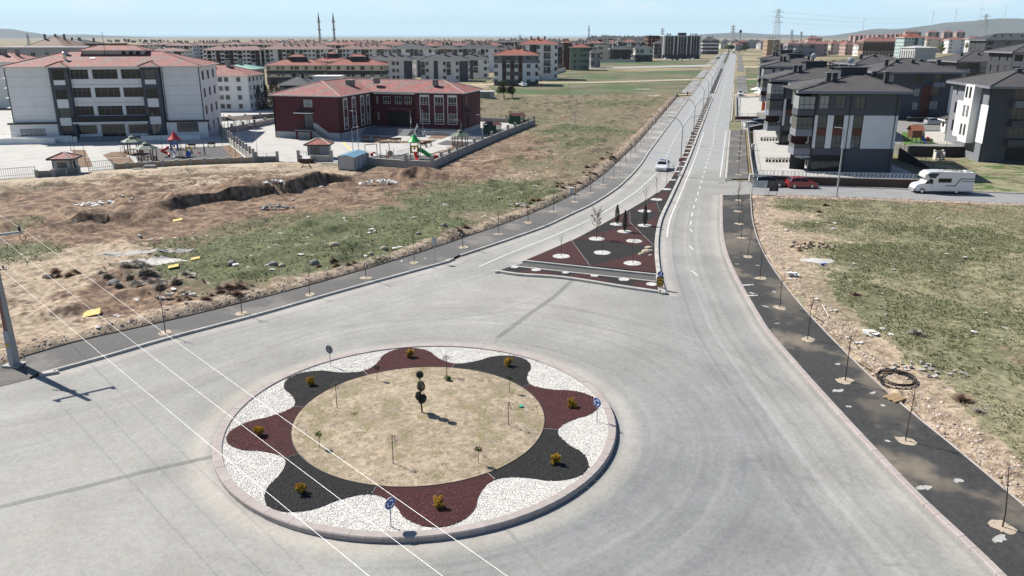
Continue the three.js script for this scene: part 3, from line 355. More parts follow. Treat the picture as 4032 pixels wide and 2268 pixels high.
{
const root = new THREE.Group(); root.name = 'roundabout_island'; root.userData = { kind: 'structure' }; scene.add(root);
part('gravel_ring', slab(ring(0.962, 120), -0.05, 0.2), M.gravel, root);
for (let k = 0; k < 8; k++) { // eight mulch lobes, red and black in turn
const a = A0 + k * Math.PI / 4, p = []; for (let i = 0; i <= 30; i++) { const t = a - Math.PI / 8 + i / 30 * Math.PI / 4; p.push(pol(starR(t), t)); } for (let i = 30; i >= 0; i--) { const t = a - Math.PI / 8 + i / 30 * Math.PI / 4; p.push(pol(0.64, t)); }
part('mulch_lobe', slab(p, 0.15, 0.235), k % 2 ? M.mulchBlack : M.mulchRed, root);
const t = a + Math.PI / 8; part('metal_edging', new MB().bar([pol(0.64, t)[0], 0.25, pol(0.64, t)[1]], [pol(starR(t), t)[0], 0.25, pol(starR(t), t)[1]], 0.012).geo(), M.paintedSteel, root);
}
{ // the sandy disc, very slightly domed
const g = new THREE.CircleGeometry(1, 72, 0, Math.PI * 2), pos = [], uv = [], N = 72, K = 24;
const P = (r, i) => { const a = i / N * 2 * Math.PI, q = pol(0.637 * r, a); return [q[0], 0.245 + 0.12 * (1 - r * r) + 0.03 * (fbm(q[0] * 1.5, q[1] * 1.5, 3) - 0.5) * (r < 0.97 ? 1 : 0), q[1]]; };
for (let k = 0; k < K; k++) for (let i = 0; i < N; i++) { const a = P(k / K, i), b = P((k + 1) / K, i), c = P((k + 1) / K, i + 1), d = P(k / K, i + 1); for (const q of k ? [a, c, b, a, d, c] : [a, c, b]) { pos.push(...q); uv.push(q[0], -q[2]); } }
const h = new THREE.BufferGeometry(); h.setAttribute('position', new THREE.Float32BufferAttribute(pos, 3)); h.setAttribute('uv', new THREE.Float32BufferAttribute(uv, 2)); h.computeVertexNormals(); part('sand_bed', h, M.sand, root);
part('bed_edging', new MB().add(new THREE.TubeGeometry(new THREE.CatmullRomCurve3(ring(0.639, 60).map((p) => V3(p[0], 0.245, p[1])), true), 160, 0.018, 5, true)).geo(), M.darkSteel, root);
}
const n = 92, stone = (() => { const s = new THREE.Shape(), w = 0.44, h = 0.27, c = 0.05; s.moveTo(-w / 2, -0.05); s.lineTo(w / 2, -0.05); s.lineTo(w / 2, h - c); s.lineTo(w / 2 - c, h); s.lineTo(-w / 2, h); const g = new THREE.ExtrudeGeometry(s, { depth: 0.71, bevelEnabled: false }); g.translate(0, 0, -0.355); return g; })();
for (let i = 0; i < n; i++) { const a = i / n * 2 * Math.PI, q = pol(0.979, a), o = part('kerb_stone', stone, KP[Math.floor(hash(i, 5) * 3)], root); o.position.set(q[0], (hash(i, 9) - 0.5) * 0.015, q[1]); o.rotation.y = -a; }
}
let sandTufts;
// loose stones and bark scattered over the surfaces: nobody could count them
function scatter(name, label, category, geo, m, list, colors) {
const o = new THREE.InstancedMesh(geo, m, list.length), mm = new THREE.Matrix4(), e = new THREE.Euler(), q = new THREE.Quaternion();
list.forEach(([x, y, z, s, sy = s], i) => { mm.compose(V3(x, y, z), q.setFromEuler(e.set(R(-0.3, 0.3), R(0, 6.28), R(-0.3, 0.3))), V3(s, sy, s)); o.setMatrixAt(i, mm); if (colors) o.setColorAt(i, colors(x, z, i)); });
o.name = numbered(name); o.userData = { kind: 'stuff', label, category }; o.castShadow = o.receiveShadow = true; scene.add(o); return o;
}
const stoneG = (() => { const g = new THREE.IcosahedronGeometry(1, 0), p = g.attributes.position; for (let i = 0; i < p.count; i++) { const k = 0.75 + 0.5 * hash(Math.round(p.getX(i) * 50), Math.round(p.getY(i) * 50 + p.getZ(i) * 77)); p.setXYZ(i, p.getX(i) * k, p.getY(i) * k * 0.7, p.getZ(i) * k); } g.computeVertexNormals(); return g; })();
const grey = (lo, hi, warm = 0) => () => { const v = R(lo, hi); return C(v * (1 + warm), v, v * (1 - warm)); };
const plainM = mat(1, 1, 1, 0.95);
{
const peb = [], red = [], blk = [];
for (let i = 0; i < 34000; i++) { const a = R(0, 6.283), r = Math.sqrt(R(0.45, 0.918)), p = pol(r, a), st = starR(a), k = Math.floor(((a - A0) / (Math.PI / 4) + 0.5 + 16)) % 2; if (r > st - 0.004 + R(-0.004, 0.01)) peb.push([p[0], 0.21, p[1], R(0.014, 0.03)]); else if (i % 2) (k ? blk : red).push([p[0], 0.235, p[1], R(0.03, 0.055), R(0.012, 0.03)]); }
scatter('white_pebbles', 'white pebbles filling the ring round the mulch star', 'pebbles', stoneG, plainM, peb, grey(0.58, 0.72, 0.03)); scatter('red_bark', 'dark red bark chips on the red lobes of the star', 'bark mulch', stoneG, plainM, red, () => { const v = R(0.5, 1.6); return C(0.075 * v, 0.02 * v, 0.02 * v); }); scatter('black_bark', 'black bark chips on the black lobes of the star', 'bark mulch', stoneG, plainM, blk, grey(0.008, 0.035));
}
{ const l = [], d = []; for (let i = 0; i < 9000; i++) { const p = pol(0.625 * Math.sqrt(rnd()), R(0, 6.283)), g = fbm(p[0] * 0.7 + 5, p[1] * 0.9, 3); (rnd() < 0.55 * sstep(0.56, 0.74, g) ? l : d).push([p[0], 0.33 - 0.1 * Math.pow(Math.hypot((p[0] - RC[0]) / RX, (p[1] - RC[1]) / RZ) / 0.637, 2), p[1], R(0.03, 0.07), R(0.03, 0.08)]); } sandTufts = [l, d]; }
// the wedge-shaped island and the median
const whiteDiscs = [];
{
const root = new THREE.Group(); root.name = 'median_island'; root.userData = { kind: 'structure' }; scene.add(root);
const mr = shift(MR, -0.38), iT = mr.findIndex((p) => p[1] < -66.6), tri = [...ML, ...mr.slice(iT).reverse()];
part('black_mulch', slab(tri, -0.05, 0.17), M.mulchBlack, root);
const reds = [[[1.45,-71.45], [6.05,-78.67], [7.08,-69.39]], [[7.42,-69.56], [12.81,-66.97], [13.83,-74.95]], [[6.57,-79.42], [11.95,-84.40], [11.27,-88.27], [13.71,-92.49], [13.23,-86.61], [13.55,-84.40], [14.04,-76.62], [11.68,-77.12]], [[15.14,-87.37], [17.20,-91.09], [15.49,-84.04], [13.56,-85.00]], [[14.70,-93.94], [18.09,-98.69], [17.37,-92.21]], [[17.61,-100.65], [21.19,-105.90], [19.49,-99.66]], [[20.53,-107.57], [22.48,-113.12], [21.86,-108.53]]];
for (const r of reds) part('red_mulch', slab(r, 0.1, 0.176), M.mulchRed, root);
for (let z = -118, i = 0; z > -280; z -= 5.2, i++) { const xa = ML.find((p) => p[1] < z), xb = mr.find((p) => p[1] < z); if (!xa || !xb) break; const w = xb[0] - xa[0]; part('red_mulch', slab([[xa[0] + 0.06 , z], [xb[0] - 0.06, z - 0.1], [lerp(xa[0], xb[0], i % 2 ? 0.9 : 0.1) + 0.9, z - 3.6]], 0.1, 0.176), M.mulchRed, root); }
for (const [a, b] of [[[6.10,-78.67], [7.08,-69.39]], [[14.02,-92.78], [13.24,-86.86]], [[13.24,-86.86], [14.18,-76.42]], [[18.23,-98.53], [17.58,-92.21]]]) part('metal_edging', new MB().bar([a[0], 0.185, a[1]], [b[0], 0.185, b[1]], 0.015).geo(), M.paintedSteel, root);
// path across the wedge and the narrow front bed
const pa = [[1.20,-70.93], [12.73,-66.42]], pb = [[0.00,-69.39], [12.32,-64.55]];
part('footpath', slab([pa[0], pa[1], pb[1], pb[0]], -0.05, 0.03), grained(0.085, 0.085, 0.083, 0.95, 4, 0.4), root);
const front = curve([[-1.31,-67.60], [0.27,-66.73], [4.05,-65.81], [6.75,-64.47], [9.32,-62.97], [12.34,-61.47]], 1);
const bed = [...shift(front, -0.15), [12.67,-64.11], [12.31,-64.47], [0.00,-69.31]];
part('front_bed', slab(bed, -0.05, 0.15), M.mulchBlack, root);
for (const r of [[[0.54,-67.28], [1.81,-68.57], [4.09,-66.50], [2.97,-66.35]], [[4.83,-65.89], [5.56,-66.81], [6.96,-66.19], [8.71,-64.26]], [[9.87,-63.33], [10.60,-64.62], [12.16,-64.26], [12.04,-62.35]]]) part('red_mulch', slab(r, 0.1, 0.158), M.mulchRed, root);
for (const [pl, d, w] of [[[pa[0], pa[1]], -0.14, 0.24], [[pb[0], pb[1]], 0.1, 0.2], [front, -0.16, 0.36], [[[12.34,-61.47], [12.97,-66.35]], -0.2, 0.36]]) { const len = 0.85, g = chamfer(w, 0.2, len - 0.02); for (const [x, z, a] of along(shift(pl, d), len, len / 2)) { const o = part('kerb_stone', g, KG[Math.floor(hash(Math.round(x * 9), Math.round(z * 9)) * 3)], root); o.position.set(x, 0, z); o.rotation.y = a + Math.PI / 2; } }
for (const [x, z] of [[-1.38,-67.60], [12.43,-61.47], [1.09,-71.10]]) part('kerb_end', new MB().cyl(0.2, 0.2, x, 0, z, 14).geo(), M.kerb2, root);
for (const [x, z, r] of [[4.67,-72.52,.8],[8.69,-73.81,.8],[11.06,-70.07,.8],[8.71,-79.31,.8],[12.44,-78.36,.8],[12.00,-82.52,.75],[14.62,-85.37,.75],[11.62,-85.98,.75],[15.83,-92.92,.78],[18.48,-99.99,.75],[21.01,-107.20,.72],[23.38,-114.59,.5],[0.25,-68.81,.36],[2.15,-67.92,.42],[4.71,-67.05,.3],[7.21,-66.12,.36],[9.61,-64.99,.44],[11.77,-63.61,.48]]) whiteDiscs.push([x, z, r]);
for (let i = 0, z = -122; z > -281; z -= 5.2, i++) { const a = ML.find((p) => p[1] < z), b = mr.find((p) => p[1] < z); if (a && b) whiteDiscs.push([(a[0] + b[0]) / 2, z, Math.min(0.62, (b[0] - a[0]) * 0.46)]); }
const peb = [], wavy = (x, z, r) => Array.from({ length: 26 }, (_, i) => { const a = i / 26 * 6.2832, q = r * (1 + 0.03 * Math.sin(a * 5 + x)); return [x + Math.cos(a) * q, z + Math.sin(a) * q]; });
for (const [x, z, r] of whiteDiscs) { part('pebble_disc', slab(wavy(x, z, r), 0.1, 0.196), M.gravel, root); if (z > -110) for (let i = 0; i < 160 * r * r; i++) { const a = R(0, 6.28), q = r * Math.sqrt(R(0, 1.02)); peb.push([x + Math.cos(a) * q, 0.2, z + Math.sin(a) * q, R(0.03, 0.055)]); } }
scatter('white_pebbles', 'white pebbles on the planting discs of the wedge island', 'pebbles', stoneG, plainM, peb, grey(0.5, 0.85));
// far reach of the median, greener and too distant to tell apart
for (const [z0, z1] of [[-303, -540], [-655, -1140]]) { part('median_bed', slab([...far(34.9, -159, 0.268, [z0, z1]), ...far(36.3, -159, 0.27, [z1, z0])], 0, 0.17), z0 < -600 ? mat(0.05, 0.06, 0.03) : M.mulchBlack, root); part('median_kerb', slab([...far(36.3, -159, 0.27, [z0, z1]), ...far(36.8, -159, 0.27, [z1, z0])], 0, 0.2), M.kerb2, root); }
}
// ---------- walls with real openings, windows, roofs ----------
const frameCache = new Map();
function frameG(w, h, cols, rows, bar = 0.06, split = 0) {
const k = [w.toFixed(2), h.toFixed(2), cols, rows, bar, split].join(); if (frameCache.has(k)) return frameCache.get(k);
const b = new MB(), t = 0.08; b.box(w, bar, t, 0, bar / 2, 0).box(w, bar, t, 0, h - bar / 2, 0).box(bar, h - 2 * bar, t, -w / 2 + bar / 2, h / 2, 0).box(bar, h - 2 * bar, t, w / 2 - bar / 2, h / 2, 0);
for (let i = 1; i < cols; i++) b.box(bar * 0.8, h - 2 * bar, t * 0.8, -w / 2 + w * i / cols, h / 2, 0);
for (let i = 1; i < rows; i++) b.box(w - 2 * bar, bar * 0.8, t * 0.7, 0, split && i === 1 ? h * split : h * i / rows, 0);
const r = { frame: b.geo(), pane: boxG(w - bar, h - bar, 0.02) }; frameCache.set(k, r); return r;
}
function win(g, x, y, z, a, w, h, { cols = 2, rows = 1, frame = M.frameDark, glass, inset = 0.14, name = 'window', split = 0, bar = 0.06 } = {}) {
const G = frameG(w, h, cols, rows, bar, split), o = part(name, G.frame, frame, g); o.position.set(x - Math.sin(a) * inset, y, z - Math.cos(a) * inset); o.rotation.y = a;
const p = part('pane', G.pane, glass ?? pick([M.glass, M.glass, M.glassMid, M.glass, M.glassPale]), o); p.position.set(0, h / 2, -0.01); return o;
}
// an upright wall from (x, z) running along angle a, w long, from y0 to y1, with openings [x, y, w, h, options]
function facade(g, m, x, z, a, w, y0, y1, openings = [], name = 'wall', t = 0.25) {
const s = new THREE.Shape([[0, y0], [w, y0], [w, y1], [0, y1]].map((p) => new THREE.Vector2(...p)));
for (const [ox, oy, ow, oh] of openings) s.holes.push(new THREE.Path([[ox, oy], [ox, oy + oh], [ox + ow, oy + oh], [ox + ow, oy]].map((p) => new THREE.Vector2(...p))));
const e = new THREE.ExtrudeGeometry(s, { depth: t, bevelEnabled: false }); e.translate(0, 0, -t);
const o = part(name, e, m, g); o.position.set(x, 0, z); o.rotation.y = a;
for (const [ox, oy, ow, oh, opt = {}] of openings) if (opt !== 0) win(g, x + Math.cos(a) * (ox + ow / 2), oy, z - Math.sin(a) * (ox + ow / 2), a, ow, oh, opt);
return o;
}
// roof faces given as rings of 3-D points, the first edge being the eave
function roofFaces(faces) {
const pos = [], uv = [];
for (const f of faces) { const o = V3(...f[0]), u = V3(...f[1]).sub(o).normalize(), n = V3(...f[1]).sub(o).cross(V3(...f[f.length - 1]).sub(o)).normalize(), v = n.clone().cross(u); const P = f.map((p) => V3(...p)); for (let i = 1; i < P.length - 1; i++) for (const q of [P[0], P[i], P[i + 1]]) { pos.push(q.x, q.y, q.z); const d = q.clone().sub(o); uv.push(d.dot(u), d.dot(v)); } }
const g = new THREE.BufferGeometry(); g.setAttribute('position', new THREE.Float32BufferAttribute(pos, 3)); g.setAttribute('uv', new THREE.Float32BufferAttribute(uv, 2)); g.computeVertexNormals(); return g;
}
// a hipped roof over four corners (front left, front right, back right, back left) at height y
function hip(g, c, y, rise, m, { ridge, name = 'roof', fascia = M.offWhite, ft = 0.22, caps = m } = {}) {
const [a, b, d, e] = c.map((p) => [p[0], y, p[1]]), mid = (p, q) => [(p[0] + q[0]) / 2, (p[2] + q[2]) / 2], W = Math.hypot(b[0] - a[0], b[2] - a[2]), D = Math.hypot(e[0] - a[0], e[2] - a[2]);
let R0, R1; const along = W >= D;
if (ridge) [R0, R1] = ridge; else if (along) { const p = mid(a, e), q = mid(b, d), k = D / 2 / W; R0 = [lerp(p[0], q[0], k), lerp(p[1], q[1], k)]; R1 = [lerp(p[0], q[0], 1 - k), lerp(p[1], q[1], 1 - k)]; } else { const p = mid(a, b), q = mid(e, d), k = W / 2 / D; R0 = [lerp(p[0], q[0], k), lerp(p[1], q[1], k)]; R1 = [lerp(p[0], q[0], 1 - k), lerp(p[1], q[1], 1 - k)]; }
const p = [R0[0], y + rise, R0[1]], q = [R1[0], y + rise, R1[1]];
const f = along ? [[a, b, q, p], [b, d, q], [d, e, p, q], [e, a, p]] : [[a, b, p], [b, d, q, p], [d, e, q], [e, a, p, q]];
const r = part(name, roofFaces(f), m, g), cb = new MB();
for (const [s, t] of along ? [[a, p], [e, p], [b, q], [d, q], [p, q]] : [[a, p], [b, p], [d, q], [e, q], [p, q]]) if (Math.hypot(s[0] - t[0], s[2] - t[2]) > 0.3) cb.bar([s[0], s[1] + 0.03, s[2]], [t[0], t[1] + 0.03, t[2]], 0.11);
cb.build('ridge_cap', caps, r);
const fb = new MB(), C4 = [a, b, d, e]; for (let i = 0; i < 4; i++) { const s = C4[i], t = C4[(i + 1) % 4], l = Math.hypot(t[0] - s[0], t[2] - s[2]); fb.box(l, ft, 0.12, (s[0] + t[0]) / 2, y - ft / 2 + 0.02, (s[2] + t[2]) / 2, Math.atan2(-(t[2] - s[2]), t[0] - s[0])); }
fb.add(sheet(c, y - 0.06)); fb.build('eaves', fascia, g);
return r;
}
const rect = (x0, x1, z0, z1) => [[x0, z1], [x1, z1], [x1, z0], [x0, z0]];
function chimney(g, x, y, z, w = 0.6, h = 1.2, m = M.lightGrey, cap = M.concDark) { const c = part('chimney', new MB().box(w, h, w, 0, h / 2, 0).geo(), m, g); c.position.set(x, y, z); part('chimney_cap', new MB().box(w + 0.2, 0.1, w + 0.2, 0, h + 0.05, 0).geo(), cap, c); return c; }
function dish(g, x, y, z, r = 0.5) { const d = part('satellite_dish', new MB().at(new THREE.SphereGeometry(r, 12, 5, 0, 6.283, 0, 0.75), 0, 0.8, 0, 1.2, 0.5, 0).bar([0, 0, 0], [0, 0.7, 0], 0.04).geo(), M.lightGrey, g); d.position.set(x, y, z); }
{ // the white school
const A = [-99.78,-161.19], W = 36.6, D = 18, H = 14.4, s = thing('school_building', 'large white four-storey school with dark grey stair towers and red tiled roof', 'school', [A[0], 0, A[1]], 0.162);
const bigW = { cols: 4, rows: 2, split: 0.72, glass: M.glass, frame: M.midGrey }, rows = [[11.95, 1.87], [8.38, 1.9], [4.8, 1.88]], op = [];
for (const [y, h] of rows) for (const [x0, x1] of [[12.0, 15.4], [16.15, 20.9], [21.55, 25.3]]) op.push([x0, y, x1 - x0, h, bigW]);
op.push([11.95, 1.1, 3.55, 1.8, bigW], [16.3, 0.35, 4.55, 2.65, { cols: 5, rows: 2, split: 0.7, glass: M.glass, name: 'entrance_door' }], [21.55, 1.1, 3.75, 1.8, bigW]);
const side = facade(s, M.white, 0, 0, 0, 8.45, 3.3, H, []), mid = facade(s, M.white, 11.87, 0, 0, 13.6, -0.5, H, op.map((o) => [o[0] - 11.87, ...o.slice(1)])); facade(s, M.white, 29.15, 0, 0, W - 29.15, 3.3, H, []);
const gb = facade(s, M.white, -0.5, 0.75, 0, 8.95, -0.5, 3.35, [[1.85, 0.5, 4.6, 1.95, { cols: 5, rows: 2, glass: M.glassPale }]]); facade(s, M.white, 29.15, 0.75, 0, W - 28.65, -0.5, 3.35, [[2.0, 1.3, 4.2, 1.95, { cols: 5, rows: 2, glass: M.glassMid }]]);
for (const x of [-0.5, 8.2, 29.15, W + 0.25]) part('wall', new MB().bx(x, x + 0.25, -0.5, 3.35, -0.1, 0.5).geo(), M.white, s);
const led = new MB().bx(-0.8, 8.4, 3.32, 3.62, -0.2, 1.0).bx(29.2, W + 0.9, 3.32, 3.62, -0.2, 1.0); led.each('dark_ledge', M.black, s);
part('entrance_canopy', new MB().bx(11.5, 25.6, 3.62, 4.72, -0.1, 1.3).geo(), M.black, s); part('canopy_edge', new MB().bx(11.5, 25.7, 3.3, 3.62, 0.02, 1.35).geo(), M.white, s);
for (const x0 of [8.4, 25.45]) { // dark towers with a window and a white panel on each floor
const ops = []; for (const [y, h] of [[11.95, 1.85], [8.2, 1.8], [4.6, 1.8], [0.7, 2.2]]) ops.push([0.65, y, 2.1, h, { cols: 2, rows: 2, split: 0.35, glass: pick([M.glass, M.glassMid]) }]);
const tw = facade(s, M.dark, x0, 0.75, 0, 3.5, -0.5, H, ops, 'tower', 0.3); facade(s, M.dark, x0, 0.55, -Math.PI / 2, 0.01, -0.5, H, [], 'tower_cheek'); new MB().bx(x0, x0 + 0.3, -0.5, H, -0.2, 0.45).bx(x0 + 3.2, x0 + 3.5, -0.5, H, -0.2, 0.45).each('tower_cheek', M.dark, s);
for (const [y, h] of [[10.9, 0.9], [6.4, 1.7], [2.95, 1.55], [-0.3, 0.9]]) part('white_panel', new MB().bx(x0 + 0.65, x0 + 2.75, y, y + h, 0.7, 0.78).geo(), M.white, s);
hip(s, rect(x0 - 0.35, x0 + 3.85, -3.5, 1.35), H + 0.02, 0.9, M.schoolRoof, { name: 'tower_roof', ridge: [[x0 + 1.75, -0.4], [x0 + 1.75, -3.2]] });
}
const seams = new MB(); for (const y of [12.45, 10.55, 8.6, 6.7, 4.85]) seams.bx(0.02, 8.4, y, y + 0.03, 0, 0.012).bx(29.2, W - 0.02, y, y + 0.03, 0, 0.012); for (const y of [10.85, 7.3]) seams.bx(11.9, 25.4, y, y + 0.05, 0, 0.03); seams.build('wall_joint', M.midGrey, s);
const lo = []; for (let k = 0; k < 4; k++) for (let j = 0; j < 3; j++) lo.push([2 + j * 5.4, 1 + k * 3.5, 2.2, 1.8, { cols: 3 }]);
facade(s, M.white, 0, -D, -Math.PI / 2, D, -0.5, H, lo); facade(s, M.white, W, 0, Math.PI / 2, D, -0.5, H, lo); facade(s, M.white, W, -D, Math.PI, W, -0.5, H, []);
for (let k = 0; k < 6; k++) part('side_fin', new MB().bx(-1.0, 0, 2.6 + k * 1.9, 2.72 + k * 1.9, -4.4, -0.6).geo(), M.white, s);
for (const x of [0.1, 8.2, 11.95, 25.3, 29.4, W - 0.1]) part('drainpipe', new MB().bar([x, 0, 0.9 * (x > 8 && x < 30 ? 0.1 : 0.07)], [x, H - 0.2, 0.06], 0.06).geo(), M.darkSteel, s);
const rf = hip(s, rect(-0.7, W + 0.7, -D - 0.7, 0.7), H, 2.7, M.schoolRoof);
{ // the attic block on the ridge
part('attic', new MB().bx(12.6, 24.6, H + 1.2, H + 3.0, -12.2, -7.2).geo(), M.offWhite, s); hip(s, rect(11.9, 25.3, -12.9, -6.5), H + 3.0, 0.95, M.schoolRoof, { name: 'attic_roof' });
const v = new MB(); for (const x of [20.2, 21.6, 23]) v.bx(x, x + 0.8, H + 1.9, H + 2.8, -7.19, -7.12); v.each('attic_opening', M.black, s);
part('aerial', new MB().bar([17.2, H + 2.2, -6.4], [17.2, H + 6.6, -6.4], 0.04).geo(), M.darkSteel, s);
part('flue', new MB().cyl(0.28, 1.9, 10.3, H + 0.6, -3.6, 12).at(new THREE.SphereGeometry(0.5, 12, 6), 10.3, H + 2.5, -3.6, 0, 0, 0, [1, 0.5, 1]).geo(), M.chrome, s); chimney(s, 9.5, H + 1.6, -7, 0.7, 1.4); part('roof_light', new MB().box(1.1, 0.15, 0.8, 15.3, H + 1.45, -4.3, 0, 0.28).geo(), M.white, s);
}
// ramp, steps and low walls
const rp = thing('entrance_ramp', 'long white walled ramp zigzagging up to the white school, left of its steps', 'ramp', [A[0], 0, A[1]], 0.162);
part('ramp_wall', new MB().bx(-2.4, 9.3, 0, 1.15, 5.6, 5.85).geo(), M.white, rp); part('ramp_wall', new MB().bx(-0.5, 12.6, 0, 1.05, 3.4, 3.65).geo(), M.white, rp); part('ramp_wall', new MB().bx(0.5, 11.2, 0, 1.1, 1.75, 1.95).geo(), M.white, rp); part('ramp_floor', new MB().bx(-2.4, 9.3, 0, 0.35, 3.7, 5.6).bx(0, 11.2, 0, 0.75, 1.95, 3.4).geo(), M.yard, rp);
const rl = new MB(); for (let x = -2; x < 12; x += 1.3) rl.bar([x, 0.9, 3.5], [x, 1.8, 3.5], 0.025); rl.bar([-2, 1.8, 3.5], [12.4, 1.8, 3.5], 0.025); rl.build('handrail', M.steel, rp);
const st = thing('entrance_steps', 'broad concrete entrance steps in front of the white school doors', 'steps', [A[0], 0, A[1]], 0.162);
for (let k = 0; k < 6; k++) part('step', new MB().bx(12.8, 24.6, 0, 0.12 + k * 0.13, 1.5 - 0.02, 4.6 - k * 0.45).geo(), M.midGrey, st); { const h = new MB(); for (const x of [14, 17, 20.5, 23.6]) h.bar([x, 0.1, 4.5], [x, 1.1, 4.5], 0.025).bar([x, 1.1, 4.5], [x, 1.8, 2], 0.025).bar([x, 0.8, 2], [x, 1.8, 2], 0.025); h.build('handrail', M.steel, st); }
const lw = thing('low_wall', 'low white planter wall before the right end of the white school', 'wall', [A[0], 0, A[1]], 0.162); part('wall', new MB().bx(24.5, 36, 0, 0.95, 3.2, 3.5).bx(24.5, 24.8, 0, 0.95, 0.9, 3.2).geo(), M.white, lw);
}
{ // the dark red school, an L of three wings
const A = [-49.22,-167.12], s = thing('school_building', 'two-storey dark red school with white window surrounds and a red tiled roof', 'school', [A[0], 0, A[1]], -0.26), H = 8.7, P = M.maroon;
const ww = { cols: 3, rows: 2, split: 0.28, frame: M.frameWhite, glass: M.glass, bar: 0.09 };
facade(s, P, 0, 0, 0, 14.9, 1.3, H, [[6.8, 6.25, 2.15, 1.65, { cols: 2, rows: 2, split: 0.4 }], [6.8, 2.05, 2.05, 2.75, { cols: 2, rows: 2, glass: M.glassMid, name: 'glazed_door' }]]);
part('plinth', new MB().bx(-0.06, 14.96, -0.5, 1.3, -0.3, 0.06).geo(), M.lightGrey, s);
const sideOps = []; for (const [x, w] of [[1.9, 1.55], [5.85, 1.5], [9.9, 1.5], [12.8, 1.4]]) sideOps.push([x, 5.9, w, 1.75, ww], [x, 2.5, w, 1.75, ww]);
facade(s, P, 14.9, 0, Math.PI / 2, 16.6, 1.3, H, sideOps); part('plinth', new MB().bx(14.85, 14.96, -0.5, 1.3, -16.6, -0.02).geo(), M.lightGrey, s);
facade(s, P, 0, -28, -Math.PI / 2, 28, -0.5, H, []); facade(s, P, 36, -28, Math.PI, 36, -0.5, H, []);
facade(s, P, 14.9, -16.6, 0, 10.2, -0.5, H, [[2.3, 5.95, 1.75, 1.6, ww], [5.0, 5.95, 1.75, 1.6, ww], [7.3, 5.95, 1.7, 1.6, ww], [3.2, 1.2, 5.2, 3.1, { cols: 6, rows: 2, glass: M.black, name: 'entrance_door' }], [0.7, 5.95, 0.35, 1.6, ww], [0.8, 2.4, 0.35, 1.8, ww]]);
const ro = []; for (const x of [1.35, 4.65, 7.65]) ro.push([x, 6.0, 1.9, 1.75, ww], [x, 2.5, 1.9, 1.8, ww]);
facade(s, P, 25.1, -15.2, 0, 10.9, 0.6, H, ro); part('wall', new MB().bx(25.1, 25.35, 0.6, H, -16.6, -15.46).geo(), P, s); part('plinth', new MB().bx(25.1, 36.05, -0.5, 0.6, -15.5, -15.14).bx(35.7, 36.06, -0.5, 1.0, -27, -15.5).geo(), M.lightGrey, s);
facade(s, P, 36, -15.2, Math.PI / 2, 12.8, 0.6, H, [[2.6, 5.9, 0.9, 1.9, ww], [2.6, 1.2, 1.2, 2.4, { cols: 2, glass: M.glass, name: 'side_door' }]]);
// white surrounds that run over both storeys
const sur = (x, z, a, w, y0, y1) => { const b = new MB().box(w + 0.3, 0.36, 0.1, w / 2, y1 - 0.18, 0).box(w + 0.3, 0.1, 0.1, w / 2, y0 + 0.05, 0).box(0.1, y1 - y0, 0.1, -0.1, (y0 + y1) / 2, 0).box(0.1, y1 - y0, 0.1, w + 0.1, (y0 + y1) / 2, 0), o = part('window_surround', b.geo(), M.white, s); o.position.set(x, 0, z); o.rotation.y = a; };
for (const [x, w] of [[1.9, 1.55], [5.85, 1.5], [9.9, 1.5], [12.8, 1.4]]) sur(14.95, -x, Math.PI / 2, w, 1.8, 8.15); for (const x of [1.35, 4.65, 7.65]) sur(25.1 + x, -15.15, 0, 1.9, 2.0, 8.15);
part('door_canopy', roofFaces([[[5.2, 5.3, 1.3], [9.2, 5.3, 1.3], [8.8, 5.9, 0], [5.6, 5.9, 0]], [[9.2, 5.3, 1.3], [9.2, 5.3, 0], [8.8, 5.9, 0]]]), M.brown, s); part('canopy_edge', new MB().bx(5.2, 9.2, 5.15, 5.32, 1.25, 1.33).bx(9.14, 9.2, 5.15, 5.32, 0.05, 1.25).geo(), M.white, s);
part('entrance_canopy', roofFaces([[[18.2, 4.9, -15.2], [24.6, 4.9, -15.2], [24.6, 5.3, -16.55], [18.2, 5.3, -16.55]]]), M.redRoof, s); part('canopy_edge', new MB().bx(18.2, 24.6, 4.7, 4.9, -15.3, -15.2).geo(), P, s); part('side_canopy', new MB().bx(36.05, 37.3, 4.6, 4.75, -19.2, -16.6).geo(), M.brown, s);
for (const [x, z] of [[14.8, 0.1], [14.98, -15], [0.05, 0.1], [35.9, -15.1]]) part('drainpipe', new MB().bar([x, 0, z], [x, H, z], 0.06).geo(), M.darkSteel, s);
hip(s, rect(-0.6, 15.5, -28.6, 0.6), H, 2.45, M.schoolRoof, { caps: M.pink }); const r2 = hip(s, rect(2, 36.6, -28.62, -14.6), H + 0.004, 2.2, M.schoolRoof, { caps: M.pink }); part('eaves', new MB().bx(15.5, 25.2, H - 0.55, H, -15.6, -15.2).geo(), M.white, s);
chimney(s, 11.2, H + 1.2, -13.2, 1.5, 1.2, M.concDark, M.chrome); chimney(s, 15.4, H + 1.5, -17.6, 1.1, 1.1, M.concDark); dish(s, 14.9, H + 1.5, -17, 0.55); chimney(s, 29, H + 1.2, -18, 1, 1.2, M.concDark);
// stair at the left door
const st = thing('outdoor_staircase', 'outdoor staircase on dark red posts climbing to the left door of the red school', 'staircase', [A[0], 0, A[1]], -0.26);
part('landing', new MB().bx(5.6, 9.4, 1.75, 1.95, 0.05, 2).geo(), M.concDark, st); for (const x of [5.9, 9.1]) part('post', new MB().box(0.3, 1.75, 0.3, x, 0.87, 1.7).geo(), P, st); for (let k = 0; k < 9; k++) part('step', new MB().bx(9.4 + k * 0.33, 9.75 + k * 0.33, 1.6 - k * 0.2, 1.75 - k * 0.2, 0.3, 1.9).geo(), M.concrete, st);
